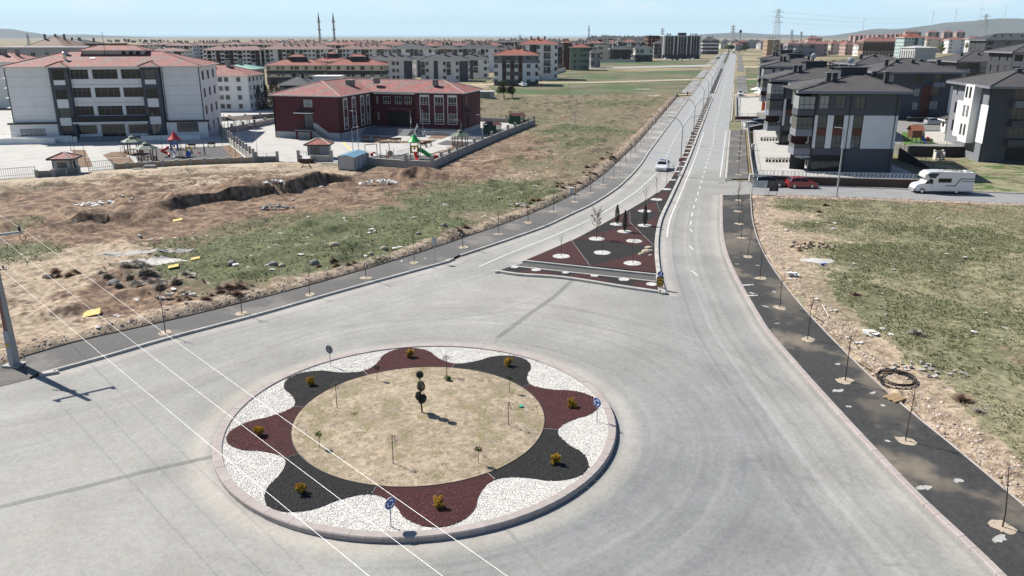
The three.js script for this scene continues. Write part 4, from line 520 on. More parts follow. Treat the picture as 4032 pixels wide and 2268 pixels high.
{ const sh = new THREE.Shape([[8.9, 3.2], [9.4, 3.2], [12.2, 1.32], [8.9, 1.32]].map((p) => new THREE.Vector2(...p))), g = new THREE.ExtrudeGeometry(sh, { depth: 0.06, bevelEnabled: false }); const o = part('stair_panel', g, M.lightGrey, st); o.position.z = 0.02; const h = new MB().bar([9.4, 2.85, 1.9], [12.4, 1.05, 1.9], 0.03); for (let k = 0; k < 7; k++) h.bar([9.4 + k * 0.5, 1.9 - k * 0.3, 1.9], [9.4 + k * 0.5, 2.85 - k * 0.3, 1.9], 0.015); h.build('handrail', M.darkSteel, st); }
const es = thing('entrance_steps', 'grey entrance steps and ramp inside the corner of the red school', 'steps', [A[0], 0, A[1]], -0.26);
for (let k = 0; k < 8; k++) part('step', new MB().bx(15.1, 23.5, 0, 0.14 + k * 0.14, -16.55, -9.2 - k * 0.34).geo(), M.midGrey, es); for (let k = 0; k < 8; k++) part('step', new MB().bx(23.55, 25.6, 0, 0.14 + k * 0.14, -15.1, -9.2 - k * 0.36).geo(), M.yard, es);
part('ramp_wall', new MB().bx(25.65, 35.5, 0, 0.9, -11.6, -11.4).geo(), M.lightGrey, es); part('ramp_wall', new MB().bx(26.6, 35.5, 0, 1.2, -13.3, -13.1).geo(), M.lightGrey, es); part('ramp_floor', new MB().bx(25.65, 35.5, 0, 0.5, -15.05, -11.6).geo(), M.midGrey, es);
{ const h = new MB(); for (const x of [18.2, 18.5]) { h.bar([x, 0.2, -9.3], [x, 1.1, -9.3], 0.03).bar([x, 1.1, -9.3], [x, 2.3, -12], 0.03).bar([x, 1.2, -12], [x, 2.3, -12], 0.03); } for (let x = 26; x < 35.5; x += 1) h.bar([x, 0.8, -11.5], [x, 1.6, -11.5], 0.02); h.bar([26, 1.6, -11.5], [35, 1.6, -11.5], 0.02); h.build('handrail', M.darkSteel, es); }
}
// yards
{
const yd = (pl, y, m) => struct('paved_yard', new THREE.Mesh(sheet(pl, y), m));
yd(whiteYard, 0.02, M.yard); yd(redYard, 0.024, M.yard);
const soil = grained(0.19, 0.115, 0.07, 0.95, 3, 0.5, 0.03), rub = grained(0.09, 0.088, 0.09, 0.95, 3, 0.25);
const bed = (pl, m = soil, n = 'flower_bed') => { const o = struct(n, new THREE.Mesh(slab(pl, 0, 0.1), m)); return o; };
bed([[-81.48,-147.33], [-78.90,-147.33], [-74.43,-139.50], [-75.48,-137.66]]); bed([[-75.91,-137.06], [-73.59,-138.27], [-67.79,-128.08], [-69.50,-127.04]]); bed([[-72.37,-140.75], [-72.67,-144.62], [-70.21,-145.29], [-67.39,-139.19], [-70.43,-137.96]]); bed([[-69.76,-136.76], [-66.52,-138.27], [-62.98,-132.43], [-65.14,-129.68]]); bed([[-55.56,-152.66], [-54.46,-154.15], [-46.64,-138.27], [-47.00,-134.71]]);
bed([[-67.05,-141.38], [-68.96,-148.71], [-55.56,-152.66], [-48.32,-137.36], [-58.32,-132.43], [-61.97,-131.59]], rub, 'rubber_floor'); bed([[-25.33,-137.66], [-23.18,-140.75], [-18.32,-141.38], [-11.53,-138.27], [-12.92,-129.68], [-17.42,-130.76], [-24.09,-132.99]], rub, 'rubber_floor');
bed([[-17.31,-165.38], [-16.82,-170.69], [-13.14,-170.69], [-14.51,-164.53]]); bed([[-22.20,-160.38], [-15.30,-162.84], [-16.11,-157.99], [-21.73,-157.60]]); bed([[-30.65,-162.02], [-22.46,-160.38], [-22.13,-157.99], [-29.48,-158.38]]); bed([[-14.58,-156.05], [-13.39,-161.60], [-6.84,-158.38], [-8.10,-153.40], [-13.59,-154.90]], rub, 'rubber_floor'); bed([[-12.78,-163.68], [-11.59,-169.33], [-6.96,-167.56], [-6.01,-163.26]], rub, 'rubber_floor');
bed([[-14.47,-142.66], [-13.33,-146.30], [-12.07,-148.02], [-11.30,-150.48], [-12.59,-151.57], [-10.90,-151.57], [-10.98,-147.33], [-12.67,-143.96], [-14.15,-142.66]]); bed([[-12.45,-141.38], [-9.96,-144.62], [-10.15,-140.75], [-12.15,-140.43]]);
struct('painted_line', new THREE.Mesh(sheet([[-34.09,-159.98], [-33.63,-159.98], [-29.12,-145.96], [-29.59,-145.96]], 0.03), mat(0.6, 0.5, 0.2)));
}
// ---------- the grey apartment houses on the right of the avenue ----------
const parapet = (g, x0, x1, z0, z1, y, h, m) => part('balcony', new MB().bx(x0, x1, y - 0.15, y + h, z1 - 0.12, z1).bx(x0, x0 + 0.12, y - 0.15, y + h, z0, z1 - 0.12).bx(x1 - 0.12, x1, y - 0.15, y + h, z0, z1 - 0.12).bx(x0 + 0.12, x1 - 0.12, y - 0.15, y, z0, z1 - 0.12).geo(), m, g);
function glaze(g, x0, x1, z0, z1, y0, y1, m) { const o = part('balcony_glazing', new MB().bx(x0, x1, y0, y1, z1 - 0.06, z1 - 0.02).bx(x0 + 0.02, x0 + 0.06, y0, y1, z0, z1 - 0.06).geo(), m, g); const f = new MB(), n = Math.max(2, Math.round((x1 - x0) / 0.9)); for (let i = 0; i <= n; i++) f.bx(lerp(x0, x1 - 0.06, i / n), lerp(x0, x1 - 0.06, i / n) + 0.06, y0, y1, z1 - 0.07, z1 + 0.01); f.bx(x0, x1, y1 - 0.06, y1, z1 - 0.075, z1 + 0.012).bx(x0, x1, (y0 * 2 + y1) / 3, (y0 * 2 + y1) / 3 + 0.06, z1 - 0.078, z1 + 0.014); stuffPart(f.build('glazing_bar', M.frameDark, o)); return o; }
const fh = 3.1;
function sideBalconies(g, D, sh, n = 3) { // staggered along the avenue face
for (let f = 1; f < 4; f++) for (let i = 0; i < n; i++) { const z = -3.6 - i * (D - 5) / n - (f % 2) * 1.1, x = -z * sh, y = f * fh - 0.1; parapet(g, x - 1.9 + (i % 2) * 0.4, x + 0.05, z - 3, z, y, 0.95, f === 2 ? M.midGrey : M.dark); if (hash(f * 5, i) > 0.35) glaze(g, x - 1.9 + (i % 2) * 0.4, x, z - 3, z - 0.02, y + 0.95, y + 2.6, M.glassMid); }
}
function roofKit(g, y, c, rise, apex, list) { for (const [x, z, w, h] of list) chimney(g, x, y, z, w, h, M.dark2, M.midGrey); }
function greyHouse(label, A, ry, { W = 12.2, D = 20, sh = 0.2, front = true, apex = 11.6 }) {
const g = thing('apartment_building', label, 'apartment house', [A[0], 0, A[1]], ry, undefined), H = 12.35, aR = Math.PI / 2 - Math.atan(sh), aL = aR - Math.PI, Ls = Math.hypot(D, D * sh), up = { cols: 2, rows: 2, split: 0.36 };
const op = []; for (const [x, w] of [[0.5, 1.4], [2.82, 1.48], [5.7, 1.44]]) for (const y of [9.7, 6.85, 3.9]) op.push([x, y, w, 1.94, { ...up, glass: y > 9 ? pick([M.glassPale, M.glassMid]) : pick([M.glassMid, M.glass, M.glassMid]) }]);
op.push([0.1, 0.35, 4.5, 2.55, { cols: 3, rows: 2, split: 0.85, glass: M.glass, name: 'shop_window' }]);
facade(g, M.dark, 0, 0, 0, W, -0.5, H, op);
if (front) {
for (const [x0, x1] of [[0.0, 0.46], [1.92, 2.8], [4.32, 5.66], [7.16, W - 0.06]]) part('white_panel', new MB().bx(x0, x1, 3.88, 8.78, 0.0, 0.06).geo(), M.lightGrey.white ??= grained(0.66, 0.67, 0.69, 0.8, 4, 0.08), g);
for (const [x, w] of [[0.5, 1.4], [2.82, 1.48], [5.7, 1.44]]) part('brick_panel', new MB().bx(x, x + w, 5.86, 6.83, 0, 0.04).geo(), M.brick, g);
for (const x of [0.02, 5.1, W - 0.4]) part('drainpipe', new MB().bar([x - 0.08, 0, 0.12], [x - 0.08, H, 0.12], 0.06).geo(), M.darkSteel, g);
}
const so = []; for (let i = 0; i < 4; i++) for (let f = 0; f < 4; f++) so.push([2.2 + i * 4.3, 0.7 + f * fh, 1.5, 1.8, up]);
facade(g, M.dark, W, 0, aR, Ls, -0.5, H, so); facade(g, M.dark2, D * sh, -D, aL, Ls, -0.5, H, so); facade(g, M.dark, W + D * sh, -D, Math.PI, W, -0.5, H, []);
for (let f = 1; f < 4; f++) { const y = [0, 2.95, 5.8, 8.85][f]; parapet(g, -2.6, -0.12, -3.2, 0.02, y, 0.85, f === 3 ? M.dark : M.midGrey); if (f > 1) glaze(g, -2.55, -0.15, -3.2, 0, y + 0.85, y + 2.7, f === 3 ? M.glassPale : M.glassMid); else glaze(g, -2.55, -0.15, -3.2, 0, y + 0.85, y + 1.5, M.glassMid); part('balcony_wall', new MB().bx(-2.3, 0, y - 0.16, y + 2.9, -3.4, -3.2).geo(), f === 1 ? M.brick : M.dark2, g); }
sideBalconies(g, D, sh);
const c = [[-3.0, 0.75], [13.6 - 12.2 + W, 0.75], [13.6 - 12.2 + W + D * sh, -D - 0.8], [-3.0 + D * sh, -D - 0.8]];
hip(g, c, H + 0.02, 2.15, M.greyRoof, { ridge: [[apex - 3.2 , -8.2], [apex - 3.2 + 5 * sh * 0.8, -12.4]], fascia: M.midGrey, ft: 0.4, caps: M.dark2 });
part('roof_step', roofFaces([[[-3.2, H + 0.1, -2], [-3.2 , H + 0.1, -9], [2.4, H + 1.35, -9], [2.4, H + 1.35, -4.5]], [[-3.2, H + 0.1, -2], [2.4, H + 1.35, -4.5], [-1, H + 0.1, -1.4]]].map((f) => f.reverse())), M.greyRoof, g);
for (const [x, z, h] of [[2.6, -4.2, 1.5], [3.6, -4.4, 1.5], [10.9, -3.4, 1.7], [8.8, -10, 1.9], [11.2, -9.5, 1.5]]) chimney(g, x, H + 0.6 , z, 0.65, h + 0.3, M.dark2, M.midGrey);
part('stair_head', new MB().bx(5.6, 9.6, H + 0.9, H + 3.0, -11.5, -8).bx(5.3, 9.9, H + 3.0, H + 3.12, -11.8, -7.7).geo(), M.dark2, g); dish(g, 7.2, H + 3.1, -9.6, 0.8);
return g;
}
const b1 = greyHouse('nearest dark grey apartment house with white panels, facing the side street', [45.51,-121.34], -0.074, {});
{ // lettering over the shop door of the nearest house
const c = document.createElement('canvas'); c.width = 512; c.height = 128; const x = c.getContext('2d'); x.fillStyle = '#0b0c0e'; x.fillRect(0, 0, 512, 128); x.fillStyle = '#e8ecf2'; x.textAlign = 'center'; x.font = '600 74px sans-serif'; x.fillText('YEŞİM ONAN', 256, 72, 500); x.font = '500 36px sans-serif'; x.fillText('KUAFÖR', 256, 112);
const t = new THREE.CanvasTexture(c); t.colorSpace = THREE.SRGBColorSpace; const m = mat(1, 1, 1, 0.5); m.map = t; const bd = part('shop_sign', new THREE.PlaneGeometry(2.6, 0.62), m, b1, 'black shop sign with white lettering'); bd.position.set(-1.2, 2.5, 0.1); part('sign_back', new MB().bx(-2.55, 0.15, 2.15, 2.84, 0.0, 0.08).geo(), M.black, b1); part('shop_front', new MB().bx(-2.3, 0, 0, 2.9, -2.6, -2.4).geo(), M.black, b1);
}
greyHouse('second dark grey apartment house along the avenue, roof just behind the nearest one', [51.51,-153.89], -0.074, { });
greyHouse('third dark grey apartment house along the avenue, behind the café terrace', [72.10,-226.55], -0.12, { });
greyHouse('farthest dark grey apartment house in the row along the avenue', [91.41,-294.20], -0.12, { });
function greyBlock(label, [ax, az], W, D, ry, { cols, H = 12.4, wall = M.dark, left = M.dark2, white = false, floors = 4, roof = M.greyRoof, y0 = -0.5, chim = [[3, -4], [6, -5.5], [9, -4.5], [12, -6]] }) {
const g = thing('apartment_building', label, 'apartment house', [ax, 0, az], ry), f0 = H / floors, w0 = W / [...cols].length, fo = [], ws = 0.9;
[...cols].forEach((ch, i) => { for (let f = 0; f < floors; f++) { const y = f * f0 + 0.75, x = i * w0; if (ch === 'w') fo.push([x + w0 * 0.18, y, w0 * 0.64, 1.75, { cols: 2, rows: 2, split: 0.36 }]); if (ch === 'B' && f) fo.push([x + 0.1, f * f0 + 0.75, w0 - 0.2, 2.0, { cols: 4, rows: 2, split: 0.3, glass: pick([M.glassPale, M.glassMid, M.glassMid]) }]); if (ch === 'B' && !f) fo.push([x + 0.3, 0.3, w0 - 0.6, 2.2, { cols: 3, glass: M.black }]); } });
facade(g, wall, 0, 0, 0, W, y0, H, fo); const so = []; for (let i = 0; i < 3; i++) for (let f = 1; f < floors; f++) so.push([2 + i * 4.5, 0.8 + f * f0, 0.9, 1.9, { cols: 1, rows: 2, split: 0.35 }]);
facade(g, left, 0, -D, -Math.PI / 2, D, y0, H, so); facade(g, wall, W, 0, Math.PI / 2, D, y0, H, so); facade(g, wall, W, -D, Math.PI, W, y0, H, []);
[...cols].forEach((ch, i) => { const x = i * w0; if (ch === 'B') for (let f = 1; f < floors; f++) parapet(g, x - 0.15, x + w0 + 0.15, 0.02, 1.3, f * f0 - 0.1, 0.9, f > 2 ? M.midGrey : M.dark); if (ch === 'n') part('brick_panel', new MB().bx(x, x + w0, 0, H - f0, 0, 0.05).geo(), M.brick, g); if (ch === 'l') part('white_panel', new MB().bx(x, x + w0, f0, H - f0, 0, 0.3).geo(), M.white, g); });
if (white) { for (let i = 0; i < 3; i++) part('white_panel', new MB().bx(-0.06, 0, f0, H - f0, -D + 3.1 + i * 4.5, -D + 6.3 + i * 4.5).geo(), M.white, g); part('bay', new MB().bx(-1.3, -0.02, f0 - 0.3, H - 0.1, -6.5, -3).geo(), M.white, g); for (let f = 1; f < floors; f++) for (const z of [-6, -4.6]) win(g, -1.3, f * f0 + 0.9, z + 0.35, -Math.PI / 2, 0.6, 1.8, { cols: 1, inset: -0.04 }); }
hip(g, rect(-ws, W + ws, -D - ws, 1.6), H, Math.min(W, D) * 0.14 + 0.5, roof, { fascia: M.midGrey, ft: 0.4, caps: M.dark2 });
for (const [x, z] of chim) chimney(g, x, H + 0.8, z, 0.75, 1.7, M.dark2, M.midGrey);
return g;
}
greyBlock('grey apartment house with brown brick panels, behind the hut with the tiled roof', [83.97,-188.11], 19, 16, -0.02, { cols: 'ww..wnB.l', chim: [[3, -3.5], [6, -5], [9.5, -4.5], [12, -6], [15, -3.5]] });
greyBlock('grey apartment house with light eaves at the back right of the complex', [145.66,-269.48], 30, 18, -0.03, { cols: 'BwB.wwB.', chim: [[9, -5], [14, -5], [4, -6]] });
greyBlock('grey apartment house in the back row, left of the one with brick panels', [101.99,-243.83], 17, 15, -0.03, { cols: 'wwB.ww', chim: [[7, -5], [12, -5.5], [3, -5]] });
greyBlock('white and grey apartment house with glazed balconies at the right edge', [78.03,-132.83], 22, 15, -0.12, { cols: '.BnwB.', left: M.midGrey, white: true, chim: [[6, -5], [9, -5]] });
greyBlock('tall grey apartment house with white bands near the right edge skyline', [235.4,257.5,-412.0,18.7].toSpliced(1, 3, -412), 34, 18, -0.1, { cols: 'w.w.w.w.', H: 18.6, floors: 6, wall: M.midGrey, roof: M.slateRoof, chim: [[5, -4], [9, -5], [13, -5], [18, -4], [24, -5]] });
greyBlock('pale grey house partly cut off at the far right edge', [139.4,147.2,-230.0,16.2].toSpliced(1, 3, -230), 18, 14, -0.1, { cols: 'wwBww', H: 16.0, floors: 5, wall: M.lightGrey, chim: [] });
// ---------- walls, terraces and forecourts of the grey complex ----------
function wallRun(label, pl, h, t, m, { y = 0, cap = M.concrete, rail = 0, railM = M.darkSteel, posts = 0, postH = 0.5, lattice = false, name = 'boundary_wall', category = 'wall' } = {}) {
const g = thing(name, label, category, [pl[0][0], y, pl[0][1]]), o = pl[0];
for (let i = 0; i < pl.length - 1; i++) {
const a = pl[i], b = pl[i + 1], l = Math.hypot(b[0] - a[0], b[1] - a[1]), an = Math.atan2(-(b[1] - a[1]), b[0] - a[0]), mx = (a[0] + b[0]) / 2 - o[0], mz = (a[1] + b[1]) / 2 - o[1];
if (m) part('wall', new MB().box(l, h + 0.5, t, mx, h / 2 - 0.25, mz, an).geo(), m, g); if (m && cap) part('coping', new MB().box(l, 0.07, t + 0.12, mx, h + 0.035, mz, an).geo(), cap, g);
const P = (s) => [lerp(a[0], b[0], s / l) - o[0], lerp(a[1], b[1], s / l) - o[1]];
if (posts) for (let s = 0; s <= l + 0.01; s += l / Math.max(1, Math.round(l / posts))) { const p = P(Math.min(s, l)); part('pillar', new MB().box(0.42, h + postH, 0.42, p[0], (h + postH) / 2, p[1], an).box(0.52, 0.09, 0.52, p[0], h + postH + 0.045, p[1], an).geo(), posts === 3.01 ? M.offWhite : M.concrete, g); }
if (rail) { const r = new MB(), n = Math.max(2, Math.round(l / 1.5)); for (const q of [0.12, rail]) { const p0 = P(0), p1 = P(l); r.bar([p0[0], h + q, p0[1]], [p1[0], h + q, p1[1]], 0.02); } part('rail', r.geo(), railM, g); const b2 = new MB(); for (let s = 0; s < l; s += lattice ? 0.5 : 0.4) { const p = P(s), q = P(Math.min(l, s + 0.3)); if (lattice) b2.bar([p[0], h + 0.12, p[1]], [q[0], h + rail, q[1]], 0.022).bar([q[0], h + 0.12, q[1]], [p[0], h + rail, p[1]], 0.022); else b2.bar([p[0], h, p[1]], [p[0], h + rail, p[1]], 0.012); } stuffPart(b2.build('railing_bar', railM, g)); for (let k = 0; k <= n; k++) { const p = P(l * k / n); part('rail_post', new MB().bar([p[0], h, p[1]], [p[0], h + rail + 0.03, p[1]], 0.03).geo(), railM, g); } }
}
return g;
}
{
const T = struct('terrace', new THREE.Mesh(slab([[34.92,-113.75], [51.44,-110.28], [54.02,-110.48], [60.5, -118], [64, -150], [62, -178], [53.5, -178]], -0.1, 0.32), M.yard));
struct('terrace', new THREE.Mesh(slab([...far(66.5, -240, 0.27, [-204, -276]), [100, -276], [90, -204]], -0.1, 0.3), M.yard));
struct('forecourt', new THREE.Mesh(sheet([...far(51.4, -180, 0.272, [-181, -202]), [82, -202], [74, -181]], 0.05), grained(0.32, 0.31, 0.3, 0.9, 4, 0.2)));
wallRun('low brown brick wall with a pale lattice rail along the side street', [[34.62,-112.71], [38.28,-111.68], [50.73,-109.49], [57.07,-108.72]], 1.2, 0.3, M.brown, { rail: 0.75, railM: M.lightGrey, lattice: true });
wallRun('brick wall with steel railing beside the avenue pavement', [[34.62,-112.71], [39.84,-132.43], [52.06,-177.32]], 0.9, 0.3, M.brick, { rail: 0.9 });
wallRun('black wall with curved top beside the parked cars', [[52.39,-178.31], [56.45,-183.41], [62.65,-185.53]], 0.9, 0.3, M.black);
wallRun('low brick wall with rail under the terrace of the third house', [[...far(66.3, -240, 0.27, [-276])[0]], [...far(66.3, -240, 0.27, [-204])[0]], [82, -203]].map((p) => p), 0.8, 0.3, M.brick, { rail: 0.8 });
const wy = 1.7, plat = [[69.90,-140.75], [78.85,-139.19], [88.12,-136.76], [125, -128], [130, -230], [62, -205], [66, -160]];
struct('raised_court', new THREE.Mesh(slab(plat, -0.2, wy), M.concDark));
struct('driveway', new THREE.Mesh(sheet([[81.26,-162.70], [86.93,-162.70], [83.79,-153.31], [80.66,-143.49], [76.10,-143.49], [77.95,-153.31]], wy + 0.008), grained(0.46, 0.43, 0.38, 0.9, 3, 0.2)));
const lawn = mat(0.06, 0.14, 0.015, 0.95); for (const pl of [[[122.12,-226.12], [128.22,-228.71], [118.90,-211.67], [114.38,-211.67]], [[109.33,-202.31], [111.81,-202.31], [107.08,-193.72], [104.76,-193.72]], [[85.11,-155.35], [86.48,-152.91], [82.38,-145.65], [82.53,-148.24]], [[78.53,-161.80], [81.09,-161.80], [76.15,-143.13], [69.74,-142.08]]]) struct('lawn', new THREE.Mesh(sheet(pl, wy + 0.01), lawn));
wallRun('long black retaining wall with pale lattice rail behind the motorhome', [[69.70,-140.12], [78.69,-138.88], [87.93,-136.46], [125, -127.5]], 1.75, 0.3, M.black, { rail: 0.8, railM: M.lightGrey, lattice: true });
wallRun('black wall under the grey house with brick panels', [[99.50,-203.70], [112.66,-200.94]], 1.6, 0.4, M.black, { y: wy });
wallRun('black wall beside the silver car in the inner court', [[89.64,-182.94], [97.36,-181.81]], 0.9, 0.3, M.black, { y: wy });
const gt = thing('lattice_gate', 'black and white lattice sliding gate beside the court hut', 'gate', [81.60,-163.61].toSpliced(1, 0, wy)); { const l = 7.2; part('gate_frame', new MB().bar([0, 0.1, 0], [l, 0.1, 0], 0.05).bar([0, 1.3, 0], [l, 1.3, 0], 0.05).bar([0, 0, 0], [0, 1.4, 0], 0.06).bar([l, 0, 0], [l, 1.4, 0], 0.06).geo(), M.darkSteel, gt); for (let i = 0; i < 4; i++) { const b = new MB(), x0 = 0.15 + i * 1.77; for (let k = 0; k < 6; k++) for (let j = 0; j < 4; j++) b.at(new THREE.TorusGeometry(0.12, 0.025, 4, 8), x0 + 0.15 + k * 0.28, 0.28 + j * 0.28, 0); stuffPart(b.build('lattice_panel', M.lightGrey, gt)); } }
const hut = thing('guard_hut', 'small white guard hut with grey tiled roof in the inner court', 'guard hut', [86.77,-160.91].toSpliced(1, 0, wy), -0.1); facade(hut, M.white, 0, 0, 0, 2.7, 0, 2.5, [[0.9, 0.02, 0.85, 2.05, { cols: 1, name: 'door' }]]); facade(hut, M.white, 0, -2.6, -Math.PI / 2, 2.6, 0, 2.5, [[0.7, 1, 1.1, 1, { cols: 2 }]]); facade(hut, M.white, 2.7, 0, Math.PI / 2, 2.6, 0, 2.5); facade(hut, M.white, 2.7, -2.6, Math.PI, 2.7, 0, 2.5); hip(hut, rect(-0.5, 3.2, -3.1, 0.5), 2.5, 0.9, M.greyRoof, { fascia: M.white });
// sloping path with rails beside the nearest house
const rmp = thing('railed_ramp', 'sloping path wall with black rails right of the nearest grey house', 'ramp', [66.61,-136.76].toSpliced(1, 0, 0)); { const e = [65.87,-123.26], o = [66.61,-136.76], dx = e[0] - o[0], dz = e[1] - o[1]; const l = Math.hypot(dx, dz), a = Math.atan2(-dz, dx), sh = new THREE.Shape([[0, -0.3], [l, -0.3], [l, 0.15], [0, 1.9]].map((p) => new THREE.Vector2(...p))), w = part('wall', new THREE.ExtrudeGeometry(sh, { depth: 0.25, bevelEnabled: false }), M.dark, rmp); w.rotation.y = a; const r = new MB(); for (let s = 0; s <= l; s += 1.4) { const y = lerp(1.9, 0.15, s / l); r.bar([Math.cos(a) * s, y, -Math.sin(a) * s], [Math.cos(a) * s, y + 0.9, -Math.sin(a) * s], 0.03); } r.bar([0, 2.8, 0], [dx, 1.05, dz], 0.03).bar([0, 2.3, 0], [dx, 0.6, dz], 0.02); part('handrail', r.geo(), M.darkSteel, rmp); }
const st = thing('steps', 'broken pale concrete steps against the black retaining wall', 'steps', [72.96,-135.00].toSpliced(1, 0, 0)); for (let k = 0; k < 5; k++) part('step', new MB().box(1.1, 0.26, 0.34, 0, 0.13 + k * 0.3, -k * 0.3).geo(), M.concDark, st); for (const x of [-0.7, 0.7]) part('cheek', new MB().box(0.2, 1.3, 0.9, x, 0.65, -0.9).box(0.25, 0.3, 0.3, x, 1.5, -1.2).geo(), M.offWhite, st);
struct('verge', new THREE.Mesh(sheet([...SF.slice(2).map((p) => [p[0], p[1] - 0.2]), [125, -127], [87.57,-135.87], [78.19,-137.96], [69.26,-132.43], [57.71,-109.30]], 0.03), (() => { const m = mat(1, 1, 1, 0.95); m.map = tex(512, (u, v) => { const n = wfbm(u, v, 5, 5), f = wfbm(u, v, 40, 3); let c = mixc([0.11, 0.1, 0.05], [0.24, 0.22, 0.13], sstep(0.3, 0.6, n)); c = mixc(c, [0.06, 0.11, 0.025], sstep(0.56, 0.68, wfbm(u + 0.4, v, 6, 4))); return c.map((k) => k * (0.7 + 0.55 * f)); }, 14); return m; })()));
}
// ---------- houses in the middle distance ----------
// pattern letters: w window, W wide window, B balcony, n brown strip, d dark strip, . plain
function block(label, [x0, x1, z, h], D, { pat, floors, ry = 0, wall = M.white, roofM = M.pinkRoof, rise = 2.2, under = M.dark, bands = null, chim = 3, single = true, name = 'apartment_building', category = 'apartment block', group, attic = false, flat = false, cap = M.lightGrey, y0 = -1.5 }) {
const W = x1 - x0, g = thing(name, label, category, [x0, 0, z], ry, group), f0 = h / floors, n = [...pat].length, w0 = (W - 1.2) / n, stuff = new MB();
part('wall', new MB().bx(0.6, W - 0.6, y0, h, -D, 0).geo(), wall, g);
if (bands) for (const [a, b, m] of bands) part('wall_band', new MB().bx(0.57, W - 0.57, a * f0, b * f0, -D - 0.03, 0.03).geo(), m, g);
const put = (x, y, w, hh, zz) => { if (single) { const o = part('window', boxG(w, hh, 0.08), pick([M.glass, M.glass, M.glassMid]), g); o.position.set(x, y + hh / 2, zz); if (w > 1.1) part('frame', new MB().box(0.07, hh, 0.1, 0, 0, 0.004).box(w, 0.07, 0.1, 0, -hh / 2, 0.004).geo(), M.frameWhite, o); } else stuff.box(w, hh, 0.1, x, y + hh / 2, zz); };
[...pat].forEach((c, i) => { const x = 0.6 + w0 * (i + 0.5); if (c === 'n' || c === 'd') part('wall_strip', new MB().bx(x - w0 / 2, x + w0 / 2, 0, h - 0.1, 0, 0.12).geo(), c === 'n' ? M.brown : under, g); for (let f = 0; f < floors; f++) { const y = f * f0 + f0 * 0.3; if (c === 'w' || c === 'n') put(x, y, Math.min(w0 * 0.62, 1.5), f0 * 0.5, 0.1); if (c === 'W') put(x, y, w0 * 0.82, f0 * 0.52, 0.08); if (c === 'B' && (f || floors < 3)) { if (single) { const r = part('balcony', new MB().bx(x - w0 * 0.48, x + w0 * 0.48, f * f0 - 0.1, f * f0 + f0 * 0.3, 0.0, 1.1).geo(), under, g); } else stuff.bx(x - w0 * 0.46, x + w0 * 0.46, f * f0, f * f0 + f0 * 0.3, 0.02, 0.9); put(x, f * f0 + f0 * 0.3, w0 * 0.86, f0 * 0.52, 0.06); } } });
{ const sN = Math.max(2, Math.round(D / 4)); for (let i = 0; i < sN; i++) for (let f = 0; f < floors; f++) stuff.box(0.1, f0 * 0.5, 1.2, x0 + W / 2 > 0 ? 0.6 : W - 0.6, f * f0 + f0 * 0.55, -D * (i + 0.5) / sN); stuffPart(stuff.build('small_windows', M.glass, g)); }
if (flat) part('roof', new MB().bx(0.4, W - 0.4, h, h + 0.5, -D - 0.2, 0.2).geo(), wall, g); else hip(g, rect(0, W, -D - 0.6, 0.6), h, rise, roofM, { fascia: M.offWhite, ft: 0.3 });
if (attic) { part('attic', new MB().bx(W * 0.38, W * 0.62, h + rise * 0.55, h + rise + 1.3, -D * 0.6, -D * 0.35).geo(), M.dark2, g); hip(g, rect(W * 0.36, W * 0.64, -D * 0.63, -D * 0.32), h + rise + 1.3, 0.8, roofM, { name: 'attic_roof' }); }
for (let i = 0; i < chim; i++) { const x = W * (0.25 + 0.5 * (i + 0.5) / chim); chimney(g, x, h + rise * 0.5, -D * (0.3 + 0.25 * hash(i, Math.round(x0))), 0.9, rise * 0.5 + 1.1, cap === M.black ? M.black : M.concDark, cap); }
return g;
}
const darkBand = [[0, 0.9, M.dark2], [1.25, 1.95, M.dark2], [2.3, 2.75, M.dark2]];
block('dark and cream block with black attic, left of its twin behind the red school', [-107.7,-81.8,-358.0,8.3], 13, { pat: 'w.ww.wW.w.ww', floors: 3, wall: M.cream, roofM: M.redRoof2, attic: true, bands: [[0, 1.15, M.dark2], [1.62, 2.18, M.dark2]], cap: M.black });
block('dark and cream block with black attic, right of its twin behind the red school', [-79.6,-53.9,-350.0,8.6], 13, { pat: 'W.w.ww.W.w.w', floors: 3, wall: M.cream, roofM: M.redRoof2, attic: true, bands: [[0, 1.15, M.dark2], [1.62, 2.18, M.dark2]], cap: M.black });
block('red roofed block with black attic peeping out behind the dark and cream twins', [-97.5,-79.9,-400.0,8.8], 14, { pat: 'w.wW.w', floors: 3, wall: M.cream, roofM: M.redRoof2, attic: true, cap: M.black });
const slate = { floors: 3, wall: M.white, roofM: M.slateRoof, rise: 3, under: M.dark };
block('white block with slate roof directly behind the middle of the red school', [-68.7,-46.1,-385.0,9.6], 15, { ...slate, pat: '.w.dB.ww.dd' });
block('white block with slate roof behind the right wing of the red school', [-43.3,-20.0,-385.0,9.6], 15, { ...slate, pat: 'Bw.d.wB.wdd' });
block('slate roofed dark block with a white right flank above the red school roof', [-27.3,-11.4,-410.0,9.4], 14, { ...slate, pat: 'dddB.w', floors: 3 });
block('slate roofed block between the two white ones behind the red school', [-56.2,-42.9,-430.0,8.7], 14, { ...slate, pat: 'd.dw', floors: 3 });
block('slate roofed dark and white block in the second row, left', [-71.7,-46.6,-490.0,13.4], 16, { ...slate, pat: 'Wd.WdBw.w', floors: 4 });
block('slate roofed dark and white block in the second row, right', [-32.3,-7.8,-490.0,13.6], 16, { ...slate, pat: 'WdWd.Bw.w', floors: 4 });
block('brown and cream block with dark roof between the slate roofed ones of the second row', [-50.4,-35.0,-540.0,12.7], 15, { ...slate, pat: 'BnWB', floors: 4, wall: M.cream, roofM: M.greyRoof, cap: M.black });
block('low dark hipped roof peeping between slate roofs at the town edge', [-8.8,4.5,-560.0,11.9], 15, { ...slate, pat: 'BwB', floors: 4, wall: M.dark2, roofM: M.greyRoof, cap: M.black });
